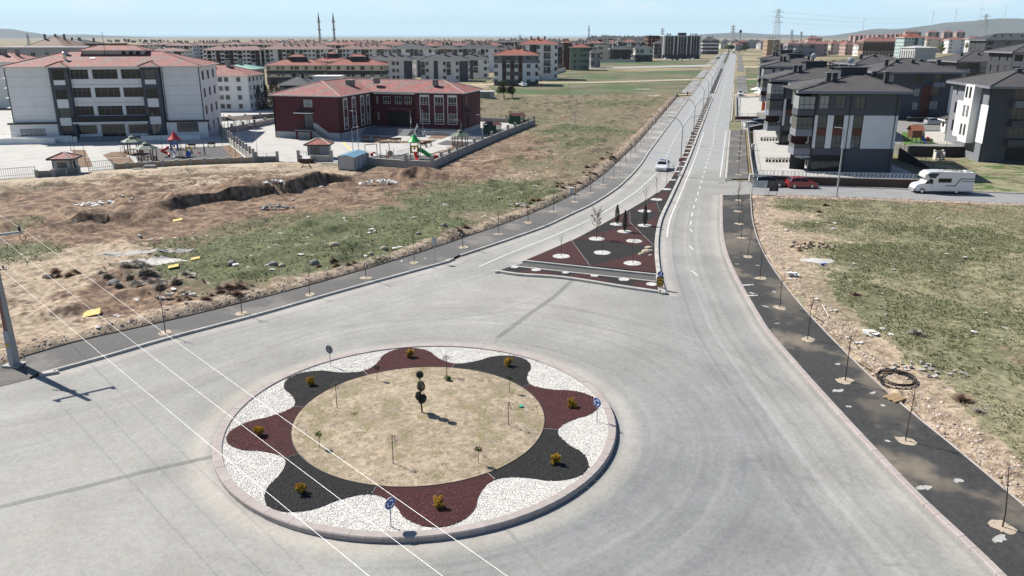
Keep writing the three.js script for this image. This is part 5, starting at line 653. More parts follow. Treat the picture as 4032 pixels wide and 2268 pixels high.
block('grey, white and brown block with bright red roof behind a white wall', [-8.3,12.0,-352.0,12.6], 14, { pat: 'W.nWnWn.W.w', floors: 4, wall: M.white, roofM: M.redRoof2, rise: 2.4, bands: [[2.95, 4, M.midGrey], [0, 0.55, M.dark]] });
block('tall white and brown block with bright red roof and dark balconies', [2.8,22.7,-400.0,16.7], 15, { pat: 'Bw.dnW.BB.w', floors: 5, wall: M.white, roofM: M.redRoof2, rise: 2.4 });
block('green and pale grey block with red roof left of the black villas', [35.7,48.9,-515.0,13.9], 14, { pat: '.w.wWW', floors: 4, wall: M.green, roofM: M.redRoof2, rise: 2.2 });
block('dark brown stair tower block beside the green one', [31.7,37.2,-520.0,16.7], 14, { pat: '...', floors: 4, wall: M.brown, roofM: M.redRoof2, rise: 1 });
block('dark grey block with stacked balconies left of the brown stair tower', [28.6,34.1,-530.0,14.1], 15, { pat: 'BB', floors: 4, wall: M.midGrey, roofM: M.slateRoof, rise: 2 });
block('black two-storey villa with dark roof behind a white pillared wall', [81.5,99.9,-690.0,10.3], 14, { pat: 'W.W.w', floors: 2, wall: M.black, roofM: M.slateRoof, rise: 2.6, name: 'villa', category: 'villa', cap: M.black });
block('white and black villa with dark roof beside the bigger black villa', [103.9,119.8,-700.0,10.8], 14, { pat: 'wW.w', floors: 2, wall: M.offWhite, bands: [[0, 1, M.dark2]], roofM: M.slateRoof, rise: 2.6, name: 'villa', category: 'villa', cap: M.black });
block('small grey villa with sloping roof right of the green block', [53.1,60.5,-560.0,10.1], 12, { pat: 'W.w', floors: 2, wall: M.midGrey, roofM: M.slateRoof, rise: 2, name: 'villa', category: 'villa' });
block('cream house under dark roof behind the black villa', [74.1,84.7,-720.0,12.4], 12, { pat: 'W.', floors: 3, wall: M.cream, roofM: M.slateRoof, rise: 1.5 });
{ // bare concrete frame
const [x0, x1, z, h] = [135.1,151.0,-827.0,21.3], g = thing('unfinished_building', 'unfinished concrete frame building left of the white framed apartments', 'construction site', [x0, 0, z]), W = x1 - x0; for (let f = 1; f < 7; f++) part('floor_slab', new MB().bx(0, W, f * h / 6 - 0.4, f * h / 6, -14, 0).geo(), M.tan, g); for (let i = 0; i < 5; i++) new MB().bx(i * (W - 0.6) / 4, i * (W - 0.6) / 4 + 0.6, -1, h, -0.7, -0.1).bx(i * (W - 0.6) / 4, i * (W - 0.6) / 4 + 0.6, -1, h, -14, -13.4).each('column', M.tan, g); part('rear_wall', new MB().bx(0.3, W - 0.3, -1, h, -9, -8.8).geo(), M.brick, g);
}
{ // white framed apartments by the avenue
const [x0, x1, z, h] = [144.0,180.4,-790.0,21.0], g = thing('apartment_building', 'large new apartment building with a white frame and dark recessed floors beside the avenue', 'apartment block', [x0, 0, z]), W = x1 - x0;
part('wall', new MB().bx(0.5, W - 0.5, -1.5, h - 0.3, -18, -0.6).geo(), M.dark2, g); part('roof', new MB().bx(-0.2, W + 0.2, h - 0.35, h + 0.25, -18.5, 0.3).geo(), M.white, g);
for (const [a, b] of [[0, 0.05], [0.27, 0.29], [0.375, 0.395], [0.61, 0.63], [0.72, 0.74], [0.95, 1]]) part('white_frame', new MB().bx(a * W, b * W, 3.6, h, -1, 0.4).geo(), M.white, g);
for (let f = 1; f < 5; f++) for (const [a, b] of [[0.05, 0.27], [0.395, 0.61], [0.74, 0.95]]) { part('floor_band', new MB().bx(a * W, b * W, 3.5 + (f - 1) * 4.2, 4.3 + (f - 1) * 4.2, -0.8, 0.05).geo(), M.brown, g); for (let k = 0; k < 3; k++) { const o = part('window', boxG((b - a) * W * 0.17, 2.6, 0.2), M.glass, g); o.position.set(lerp(a, b, (k + 0.5) / 3) * W, 5.6 + (f - 1) * 4.2, -0.55); } for (let k = 0; k < 2; k++) part('pale_panel', new MB().bx(lerp(a, b, (k + 0.85) / 3) * W, lerp(a, b, (k + 1.1) / 3) * W, 4.3 + (f - 1) * 4.2, 7.7 + (f - 1) * 4.2, -0.7, -0.45).geo(), M.lightGrey, g); }
part('stair_head', new MB().bx(W * 0.42, W * 0.62, h + 0.2, h + 2.8, -10, -5).geo(), M.black, g); for (const k of [0.12, 0.16, 0.21, 0.74, 0.8, 0.86, 0.9]) chimney(g, k * W, h + 0.2, -6, 0.8, 1.8, M.black, M.black);
}
block('white and dark banded block just right of the white framed apartments', [229.4,250.2,-1000.0,16.2], 20, { pat: 'WWW', floors: 4, wall: M.brown, bands: [[0.9, 1.25, M.white], [1.9, 2.25, M.white], [2.9, 3.25, M.white]], roofM: M.greyRoof, rise: 4 });
// white housing to the left
block('plain white block with orange roof and twelve square windows behind the white school', [-93.4,-73.4,-229.0,9.7], 14, { pat: 'w.w.w.ww.w.', floors: 4, wall: M.white, roofM: M.redRoof, rise: 2.6, chim: 2 });
block('grey and white flat block with a mint green roof behind the orange roofed one', [-94.4,-82.0,-262.0,10.2], 12, { pat: 'w.w.W', floors: 3, wall: M.lightGrey, roofM: mat(0.2, 0.36, 0.3, 0.6), rise: 1.5, chim: 1 });
block('low black roofed house in front of the dark and cream twins', [-81.9,-70.1,-285.0,4.1], 14, { pat: 'W.W.W', floors: 1, wall: M.dark2, roofM: M.slateRoof, rise: 2.6, chim: 2, name: 'house', category: 'house', cap: M.black });
block('white boxy garden wall house right of the black roofed house', [-71.2,-60.6,-290.0,6.3], 8, { pat: '..', floors: 1, wall: M.white, flat: true, chim: 0, name: 'house', category: 'house' });
block('orange roofed house cut off at the left edge behind the white school', [-158.0,-142.5,-240.0,13.0], 16, { pat: 'w.w', floors: 3, wall: M.white, roofM: M.redRoof, rise: 2.5 });
block('long flat white building behind the white school roof at the left edge', [-210.1,-169.7,-330.0,15.6], 20, { pat: 'w..w..w.w..w.w', floors: 2, wall: M.lightGrey, flat: true, chim: 0 });
block('wide brown hipped roof with dormers on the left skyline', [-247.3,-226.1,-420.0,15.2], 24, { pat: 'w.w.w', floors: 4, wall: M.lightGrey, roofM: mat(0.2, 0.13, 0.1, 0.8), rise: 5 });
block('dark blue grey shed roof on the left skyline', [-260.6,-242.6,-470.0,16.5], 24, { pat: '...', floors: 4, wall: M.brown, roofM: M.black, rise: 2 });
block('flat brown roofed hall on the left skyline right of the dormered roof', [-243.4,-219.3,-450.0,16.1], 24, { pat: '...', floors: 4, wall: M.brown, flat: true, chim: 1 });
const apt = { floors: 4, wall: M.white, roofM: M.pinkRoof, rise: 2.6, single: false, under: M.brown, chim: 5 };
block('long white and brown block with balconies, nearest of the row behind the white school', [-221.4,-176.5,-590.0,11.1], 16, { ...apt, pat: 'wBwnWBnWBwWBnw' });
block('white block with dark strips, second from left in the row behind the white school', [-273.0,-245.0,-620.0,9.9], 16, { ...apt, pat: '.wWwWw.nnw' });
block('dark sided white block rising behind the white school roof', [-279.2,-256.3,-667.0,13.4], 16, { ...apt, pat: 'wnnwdw', floors: 5 });
block('white block with brown strips right of the dark sided one', [-262.1,-236.7,-680.0,13.5], 16, { ...apt, pat: 'wwWwBw', floors: 5 });
block('pale block with brown roof behind the long white and brown one', [-252.7,-232.9,-720.0,13.8], 16, { ...apt, pat: 'WwWw', floors: 5 });
block('long white and brown balcony block in the middle of the row', [-179.7,-127.4,-590.0,11.7], 16, { ...apt, pat: 'wBw.nWBnwBWwwBw.n' });
block('long white and brown balcony block, right end of the row behind the red roofs', [-126.6,-86.7,-600.0,11.7], 16, { ...apt, pat: 'Bww.BwnBw.BnwW' });
// ---------- the far town, hills, minarets and pylons ----------
function hillRange(name, pts, d, depth, col, seed) { // pts: [px, py] skyline in photo pixels turned to metres at distance d
const P = pts.map(([x, h]) => [x, h]), nx = 140, nz = 14, pos = [], idx = [], x0 = P[0][0], x1 = P[P.length - 1][0];
const top = (x) => { for (let i = 0; i < P.length - 1; i++) if (x <= P[i + 1][0]) { const t = clamp((x - P[i][0]) / (P[i + 1][0] - P[i][0])); return lerp(P[i][1], P[i + 1][1], t * t * (3 - 2 * t) * 0.5 + t * 0.5); } return P[P.length - 1][1]; };
for (let j = 0; j <= nz; j++) for (let i = 0; i <= nx; i++) { const x = lerp(x0, x1, i / nx), t = j / nz, s = t < 0.6 ? sstep(0, 0.6, t) : 1 - 0.5 * sstep(0.6, 1, t), f = fbm(x * 0.0009 + seed, t * 3 + seed, 4) - 0.5; pos.push(x * (1 + t * 0.1), -8 + Math.max(0, top(x) + 8) * s * (1 + 0.5 * f * (t < 0.55 ? 1 : 0.1)), -d - depth * (t - 0.6)); }
for (let j = 0; j < nz; j++) for (let i = 0; i < nx; i++) { const a = j * (nx + 1) + i; idx.push(a, a + 1, a + nx + 1, a + 1, a + nx + 2, a + nx + 1); }
const g = new THREE.BufferGeometry(); g.setAttribute('position', new THREE.Float32BufferAttribute(pos, 3)); g.setIndex(idx); const uv = []; for (let i = 0; i < pos.length; i += 3) uv.push(pos[i], pos[i + 2]); g.setAttribute('uv', new THREE.Float32BufferAttribute(uv, 2)); g.computeVertexNormals(); struct(name, new THREE.Mesh(g, col));
}
const hillM = grained(0.085, 0.095, 0.075, 0.95, 900, 0.5);
const sky = (d, list) => list.map(([px, py]) => [(px - 2016) / 3121 * d * 0.953, 20 + (145 - py) * d / 3121]);
hillRange('hills', sky(13000, [[-900, 108], [-300, 112], [0, 114], [150, 116], [205, 126], [300, 145], [420, 156], [640, 163], [900, 168]]), 13000, 3000, hillM, 3);
hillRange('hills', sky(15500, [[200, 160], [300, 138], [420, 136], [560, 142], [760, 150], [1000, 154], [1300, 153], [1600, 158], [1900, 165]]), 15500, 2000, hillM, 8);
hillRange('hills', sky(13500, [[2560, 160], [2640, 142], [2760, 133], [2860, 129], [2960, 135], [3060, 138], [3160, 142], [3300, 146], [3500, 155]]), 13500, 2000, hillM, 13);
hillRange('hills', sky(10500, [[3150, 165], [3230, 143], [3300, 128], [3370, 115], [3420, 117], [3480, 114], [3570, 103], [3640, 92], [3720, 88], [3800, 80], [3900, 81], [3960, 78], [4032, 69], [4300, 50], [4800, 45]]), 10500, 3600, hillM, 21);
const spread = (lo, hi, n, f) => { for (let i = 0; i < n; i++) f(lerp(lo, hi, (i + R(0.1, 0.9)) / n), i); };
const PXAT = (px, d) => (px - 2016) / 3121 * d * 0.957;
const farBlock = (px, wpx, y, d, label, group, o) => block(label, [PXAT(px - wpx / 2, d), PXAT(px + wpx / 2, d), -d, 20 - (y - 145) * d / 3121], 15, { floors: 4, single: false, chim: 2, ry: R(-0.12, 0.12), rise: R(2.4, 3.4), ...o, group });
spread(980, 1960, 26, (x) => farBlock(x, R(70, 110), R(171, 177), R(700, 860), 'apartment block with pinkish roof in the nearer rows of the far town', 'pink roofed blocks of the far town, nearer rows', { wall: pick([M.white, M.offWhite, M.cream]), roofM: pick([M.pinkRoof, M.pinkRoof, M.redRoof]), pat: pick(['wBwBw', 'WwBw', 'wWwW']), under: M.brown }));
spread(1020, 1960, 34, (x) => farBlock(x, R(45, 80), R(164, 169), R(950, 1300), 'small distant block with reddish roof below the two minarets', 'small reddish roofs of the far town', { wall: pick([M.white, M.offWhite, M.cream, M.lightGrey]), roofM: pick([M.pinkRoof, M.redRoof, M.greyRoof, M.pinkRoof]), pat: 'wBw' }));
spread(560, 1000, 12, (x) => farBlock(x, R(50, 80), R(170, 176), R(800, 1000), 'pale distant block with brownish roof above the white school roof', 'brownish roofs behind the row of white blocks', { wall: M.offWhite, roofM: M.pinkRoof, pat: 'wWw' }));
spread(2200, 2600, 22, (x) => farBlock(x, R(40, 75), R(160, 172), R(800, 1100), 'distant block with dark roof between the green block and the concrete frame', 'dark roofs left of the avenue', { wall: pick([M.white, M.lightGrey, M.offWhite, M.midGrey]), roofM: pick([M.greyRoof, M.slateRoof, M.greyRoof, M.redRoof]), pat: 'BwB', under: M.dark2 }));
spread(2330, 2560, 8, (x) => farBlock(x, R(60, 90), R(149, 153), R(1000, 1200), 'pale block with dark hipped roof on the skyline left of the concrete frame', 'dark hipped roofs on the skyline left of the avenue', { wall: M.offWhite, roofM: M.greyRoof, pat: 'BwB', floors: 5 }));
spread(1960, 2240, 10, (x) => farBlock(x, R(50, 80), R(162, 168), R(800, 1000), 'dark roofed block with black chimneys beside the bright red roofs', 'dark roofs behind the bright red ones', { wall: M.midGrey, roofM: M.greyRoof, pat: 'BwB', cap: M.black }));
spread(2830, 3010, 16, (x) => farBlock(x, R(22, 40), R(158, 172), R(1250, 1700), 'small grey building crowding the far end of the avenue', 'small buildings at the end of the avenue', { wall: pick([M.midGrey, M.lightGrey, M.offWhite, M.brown]), roofM: pick([M.greyRoof, M.redRoof, M.slateRoof]), pat: 'ww' }));
spread(3120, 3420, 12, (x) => farBlock(x, R(40, 70), R(166, 174), R(900, 1200), 'cream house with orange roof in the cluster right of the hall', 'orange roofed houses right of the hall', { wall: pick([M.cream, M.white, M.pink]), roofM: M.redRoof, pat: 'w.w', floors: 3 }));
spread(3620, 3860, 16, (x) => farBlock(x, R(40, 75), R(150, 166), R(1000, 1400), 'pale house with orange roof behind the low hall at the right', 'orange roofs below the hill', { wall: pick([M.cream, M.white, M.teal]), roofM: M.redRoof, pat: 'w.w' }));
for (let i = 0; i < 15; i++) farBlock(3352 + i * 17.5, 15, 142 - i * 0.5, R(2100, 2200), 'narrow pink and white housing block in the terrace on the hill slope', 'pink and white terrace on the hill slope', { wall: M.pink, roofM: M.redRoof, pat: 'B', floors: 6, chim: 0 });
for (const [x, w] of [[3668, 44], [3725, 34], [3775, 34], [3602, 40], [3575, 36]]) farBlock(x, w, 128, 2000, 'tall pinkish apartment tower standing on the hill slope', 'apartment towers on the hill slope', { wall: M.pink, roofM: M.redRoof, pat: 'BwB', floors: 9, chim: 0 });
block('plain brown grey blind walled building right of the avenue end', [276.6,291.2,-900.0,16.5], 16, { pat: '.ww', floors: 4, wall: M.tan, flat: true });
block('reddish block with an orange roof rising behind the hall', [348.9,366.6,-980.0,18.4], 16, { pat: 'ww', floors: 6, wall: M.pink, roofM: M.redRoof });
block('long grey hall with pink eaves right of the blind walled building', [292.4,322.3,-880.0,13.0], 26, { pat: 'W.W.W', floors: 2, wall: M.midGrey, bands: [[1.7, 2, M.pink]], flat: true, name: 'hall', category: 'hall' });
block('long brown dormitory with red roof and rows of windows', [380.8,425.6,-900.0,15.7], 18, { pat: 'wwwwwwwwwwww', floors: 3, wall: M.tan, bands: [[1, 2.6, M.brown]], roofM: M.redRoof, rise: 4, single: false });
block('pale turquoise tower block with orange roof', [377.4,398.4,-800.0,19.5], 18, { pat: 'wwwd.w', floors: 6, wall: M.teal, roofM: M.redRoof2, rise: 4 });
block('low pale barrel roofed hall right of the turquoise tower', [311.3,328.9,-640.0,12.0], 26, { pat: '....', floors: 1, wall: M.lightGrey, roofM: M.lightGrey, rise: 1.2, chim: 0, name: 'hall', category: 'hall' });
spread(3215, 3450, 15, (x) => block('small brown garden shed in the row beyond the grey roofs', [PXAT(x - 9, 560), PXAT(x + 9, 560), -560 + R(-20, 20), 3 ], 5, { pat: 'w', floors: 1, wall: M.brown, roofM: M.brown, rise: 1.4, chim: 0, single: false, name: 'garden_shed', category: 'shed', group: 'garden sheds in a row' }));
function minaret(px, py, d, label, group) {
const h = 20 + (145 - py) * d / 3121, g = thing('minaret', label, 'minaret', [PXAT(px, d), 0, -d], 0, group), r = h * 0.028;
part('shaft', new MB().cyl(r * 1.25, h * 0.34, 0, 0, 0, 12, r * 1.15).cyl(r * 1.0, h * 0.22, 0, h * 0.34, 0, 12, r * 0.95).cyl(r * 0.9, h * 0.22, 0, h * 0.56, 0, 12, r * 0.85).geo(), M.lightGrey, g); for (const k of [0.34, 0.56, 0.75]) part('balcony', new MB().cyl(r * 1.2, h * 0.02, 0, h * (k - 0.02), 0, 12, r * 1.75).cyl(r * 1.75, h * 0.015, 0, h * k, 0, 12).geo(), M.lightGrey, g);
part('spire', new MB().cyl(r * 0.95, h * 0.22, 0, h * 0.78, 0, 12, 0.05).geo(), mat(0.03, 0.045, 0.08, 0.5), g);
}
minaret(1262, 55, 1150, 'slim grey minaret with dark spire, left of the pair'); minaret(1319, 55, 1150, 'slim grey minaret with dark spire, right of the pair'); minaret(2317, 100, 1500, 'single small minaret on the skyline near the middle');
{ const g = thing('mosque', 'mosque with a small turquoise dome between the two minarets', 'mosque', [PXAT(1295, 1160), 0, -1160]); part('wall', new MB().bx(-14, 14, -1, 11, -12, 12).geo(), M.offWhite, g); part('dome', new MB().at(new THREE.SphereGeometry(8, 18, 8, 0, 6.283, 0, 1.57), 0, 11, 0, 0, 0, 0, [1, 0.5, 1]).geo(), mat(0.05, 0.3, 0.3, 0.4), g); part('finial', new MB().cyl(0.2, 5, 0, 15, 0).geo(), M.steel, g); }
function pylon(px, top, d, label, wide = 1) {
const h = 20 + (145 - top) * d / 3121, g = thing('electricity_pylon', label, 'pylon', [PXAT(px, d), 0, -d], R(-0.3, 0.3)), W = (t) => lerp(h * 0.11 * wide, h * 0.018, Math.pow(t, 0.75)), b = new MB(), n = 9, r = 0.16 * d / 1000;
const c = (i, k) => { const t = i / n, w = W(t); return [(k & 1 ? 1 : -1) * w, h * t, (k & 2 ? 1 : -1) * w]; };
const legs = new MB(); for (const k of [0, 1, 2, 3]) for (let i = 0; i < n; i++) legs.bar(c(i, k), c(i + 1, k), r * 1.3, r * 1.3, 4);
for (let i = 0; i < n; i++) for (const [p, q] of [[0, 1], [1, 3], [3, 2], [2, 0]]) b.bar(c(i, p), c(i + 1, q), r * 0.8, r * 0.8, 3).bar(c(i, q), c(i + 1, p), r * 0.8, r * 0.8, 3);
stuffPart(legs.build('leg', M.paintedSteel, g)); stuffPart(b.build('lattice', M.paintedSteel, g)); for (const t of [0.72, 0.83, 0.94]) part('cross_arm', new MB().bar([-h * 0.13, h * t, 0], [h * 0.13, h * t, 0], r).bar([-h * 0.13, h * t, 0], [0, h * (t + 0.05), 0], r * 0.8).bar([h * 0.13, h * t, 0], [0, h * (t + 0.05), 0], r * 0.8).geo(), M.paintedSteel, g);
return [g.position.x, h, -d];
}
const py1 = pylon(3052, 46, 900, 'tallest lattice pylon right of the avenue'), py2 = pylon(2881, 103, 1300, 'lattice pylon over the far end of the avenue'), py3 = pylon(3862, 64, 1000, 'slender lattice pylon before the hill at the right', 0.8); pylon(2605, 114, 1500, 'small pylon behind the concrete frame building'); pylon(2047, 138, 1500, 'faint small pylon left of the bright red roofs'); pylon(3112, 120, 1700, 'small pylon just right of the tallest one'); pylon(3150, 126, 1900, 'faint pylon second to the right of the tallest one'); pylon(116, 133, 1500, 'small pylon on the left skyline before the blue hill'); pylon(600, 154, 1900, 'tiny pylon above the left end of the town belt');
for (const [a, b, k] of [[py1, [PXAT(3640, 1500), 52, -1500], 1], [py1, py2, 1]]) for (const t of [0.72, 0.83, 0.94]) { const A = [a[0], a[1] * t, a[2]], B = [b[0], b[1] * t, b[2]], m = [(A[0] + B[0]) / 2, (A[1] + B[1]) / 2 - 5, (A[2] + B[2]) / 2]; tag(part('power_line', new THREE.TubeGeometry(new THREE.QuadraticBezierCurve3(V3(...A), V3(...m), V3(...B)), 20, 0.07, 4), M.paintedSteel), b === py2 ? 'thin power line strung from the tallest pylon back to the avenue pylon' : 'thin power line strung from the tallest pylon towards the hill', 'power line', b === py2 ? 'wires to the avenue pylon' : 'wires towards the hill'); }
for (const [px, py, d] of [[3388, 112, 6200], [3655, 86, 6300], [3743, 80, 6300], [3838, 74, 6300], [3935, 72, 6300]]) { const b = 20 + (145 - py) * d / 3121, g = thing('wind_turbine', 'faint white wind turbine on the ridge of the right hill', 'wind turbine', [PXAT(px, d), b - 25, -d], 0, 'wind turbines on the ridge'); part('tower', new MB().cyl(2.2, 85, 0, 0, 0, 8, 1.2).geo(), M.white, g); for (let k = 0; k < 3; k++) { const a = 0.4 + px + k * 2.094; part('blade', new MB().bar([0, 85, 2], [Math.cos(a) * 38, 85 + Math.sin(a) * 38, 2], 1.2, 0.3).geo(), M.white, g); } }
{ const p = thing('light_mast', 'tall thin mast with a lamp head beside the far avenue', 'mast', [PXAT(2911, 1100), 0, -1100]); part('pole', new MB().cyl(0.5, 26, 0, 0, 0, 8, 0.3).geo(), M.darkSteel, p); part('lamp_head', new MB().box(3, 3.5, 1.2, 0, 27, 0).geo(), M.darkSteel, p); }
// trees and bushes in the distance and by the school
const leafG = (n, rad, size, blobs) => { const pos = [], nor = [], uv = [], v = V3(0, 0, 0); for (let i = 0; i < n; i++) { const b = blobs[i % blobs.length]; let x, y, z; do { x = R(-1, 1); y = R(-1, 1); z = R(-1, 1); } while (x * x + y * y + z * z > 1); const k = Math.pow(Math.hypot(x, y, z) || 1, -0.45); const c = [b[0] + x * k * b[3], b[1] + y * k * b[4], b[2] + z * k * b[3]]; const e = new THREE.Euler(R(0, 6), R(0, 6), R(0, 6)), s = size * R(0.6, 1.3); const P = [[-s, 0, 0], [s, 0, 0], [0.2 * s, s * 1.1, 0]].map((p) => V3(...p).applyEuler(e)); v.set(x, y, z).normalize(); for (const p of P) { pos.push(c[0] + p.x, c[1] + p.y, c[2] + p.z); nor.push(v.x, v.y, v.z); uv.push(c[0], c[1]); } } const g = new THREE.BufferGeometry(); g.setAttribute('position', new THREE.Float32BufferAttribute(pos, 3)); g.setAttribute('normal', new THREE.Float32BufferAttribute(nor, 3)); g.setAttribute('uv', new THREE.Float32BufferAttribute(uv, 2)); g.computeVertexNormals(); return g; };
const leaf = (r, g, b) => mat(r, g, b, 0.9, {});
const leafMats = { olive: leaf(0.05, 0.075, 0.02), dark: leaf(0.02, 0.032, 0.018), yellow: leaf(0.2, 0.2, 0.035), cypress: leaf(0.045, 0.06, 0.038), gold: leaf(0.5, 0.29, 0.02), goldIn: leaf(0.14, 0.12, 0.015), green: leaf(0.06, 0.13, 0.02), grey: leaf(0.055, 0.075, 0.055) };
function leafTree(label, [x, z], h, w, m, group, y = 0, low = 0.25, nm = 'tree', cat = 'tree') { const g = thing(nm, label, cat, [x, y, z], R(0, 6), group), bl = []; for (let i = 0; i < 9; i++) bl.push([R(-0.6, 0.6) * w / 2, h * R(low + 0.15, 0.86), R(-0.6, 0.6) * w / 2, w * R(0.16, 0.28), h * R(0.1, 0.18)]); const t = new MB().bar([0, 0, 0], [0.1, h * 0.45, 0], w * 0.035, w * 0.022); for (let i = 0; i < 6; i++) t.bar([0.05, h * R(0.25, 0.42), 0], [bl[i][0], bl[i][1], bl[i][2]], w * 0.018, w * 0.006, 5); t.build('trunk', M.bark, g); part('crown', leafG(2600, 1, w * 0.035, bl), m, g); return g; }
leafTree('round olive green tree beside the transformer cabin, the larger of two', [-2.62,-270.63], 6.6, 5.4, leafMats.olive); leafTree('smaller olive green tree right of the larger one near the transformer cabin', [0.17,-272.88], 5.2, 3.8, leafMats.olive);
spread(990, 1080, 7, (x, i) => { const d = 236 + (i % 3) * 10, g = thing('conifer', 'dark green conifer in the clump left of the red school', 'tree', [PXAT(x, d), 0, -d], 0, 'dark conifers left of the red school'); part('trunk', new MB().cyl(0.2, 1.5, 0, 0, 0, 6).geo(), M.bark, g); const bl = []; for (let k = 0; k < 8; k++) bl.push([R(-0.2, 0.2), 0.8 + k * 0.75, R(-0.2, 0.2), 1.9 * (1 - k / 9), 0.7]); part('crown', leafG(1500, 1, 0.16, bl), leafMats.dark, g); });
for (const [px, py, h, w, m, l] of [[3228, 196, 14, 12, 'yellow', 'fresh yellow green tree left of the orange roofed houses'], [3290, 198, 11, 16, 'olive', 'broad olive tree behind the garden sheds'], [3360, 200, 10, 20, 'grey', 'grey green tree group behind the garden sheds'], [3430, 199, 12, 20, 'olive', 'olive tree in front of the brown dormitory'], [3490, 197, 9, 18, 'grey', 'grey bushy tree by the dormitory wall'], [3710, 206, 14, 9, 'yellow', 'pale green rounded tree right of the barrel roofed hall'], [3806, 206, 17, 5, 'yellow', 'slim yellow green poplar near the right pylon'], [3770, 190, 8, 14, 'dark', 'dark hedge like trees by the orange houses at the right'], [3640, 205, 5, 20, 'dark', 'dark low trees before the barrel roofed hall'], [2870, 196, 9, 18, 'olive', 'olive trees at the far end of the avenue'], [2905, 192, 8, 14, 'dark', 'dark tree right of the far avenue'], [2935, 196, 7, 12, 'olive', 'bushy tree by the kiosks right of the far avenue'], [2040, 303, 4, 6, 'yellow', 'small yellowing tree beside the white boundary wall'], [3575, 206, 5, 14, 'dark', 'dark scrub heap left of the barrel roofed hall'], [3545, 200, 6, 12, 'grey', 'grey green tree under the turquoise tower']]) { const d = 20 * 3121 / (py - 145) * 0.98; leafTree(l, [PXAT(px, d), -d], h * d / 1100, w * d / 1100, leafMats[m]); }
spread(420, 640, 14, (x) => leafTree('tiny dark tree in the line on the left horizon', [PXAT(x, 2600), -2600], R(9, 16), R(8, 12), leafMats.dark, 'line of trees on the left horizon'));
// ---------- vehicles ----------
function extr(pts, w, bevel = 0.06, holes = []) { const s = new THREE.Shape(pts.map((p) => new THREE.Vector2(...p))); for (const [x, y, r] of holes) { const h = new THREE.Path(); h.absarc(x, y, r, 0, 6.2832); s.holes.push(h); } const g = new THREE.ExtrudeGeometry(s, { depth: w - 2 * bevel, bevelEnabled: true, bevelSize: bevel, bevelThickness: bevel, bevelSegments: 2, curveSegments: 8 }); g.translate(0, 0, -w / 2 + bevel); return g; }
// a cabin that narrows upwards: rings of [x, y, half width]
function loft(bot, top) { const pos = [], P = (a, s) => [a[0], a[1], a[2] * s], q = (a, b, c, d) => pos.push(...a, ...b, ...c, ...a, ...c, ...d), n = bot.length; for (let i = 0; i < n - 1; i++) { for (const s of [1, -1]) q(P(bot[i], s), P(bot[i + 1], s), P(top[i + 1], s), P(top[i], s)); q(P(top[i], 1), P(top[i + 1], 1), P(top[i + 1], -1), P(top[i], -1)); } q(P(bot[0], 1), P(top[0], 1), P(top[0], -1), P(bot[0], -1)); q(P(bot[n - 1], 1), P(top[n - 1], 1), P(top[n - 1], -1), P(bot[n - 1], -1)); const g = new THREE.BufferGeometry(); g.setAttribute('position', new THREE.Float32BufferAttribute(pos, 3)); g.setAttribute('uv', new THREE.Float32BufferAttribute(new Array(pos.length / 3 * 2).fill(0), 2)); g.computeVertexNormals(); return g; }
function wheelAt(g, x, z, r = 0.32, w = 0.2) { const t = part('wheel', new MB().at(new THREE.CylinderGeometry(r, r, w, 18), 0, 0, 0, Math.PI / 2).geo(), M.tyre, g); t.position.set(x, r, z); part('rim', new MB().at(new THREE.CylinderGeometry(r * 0.64, r * 0.64, w + 0.02, 12), 0, 0, 0, Math.PI / 2).geo(), M.chrome, t); }
const lampRed = mat(0.35, 0.01, 0.01, 0.25), lampClear = mat(0.65, 0.66, 0.68, 0.15), plate = mat(0.7, 0.7, 0.68, 0.5);
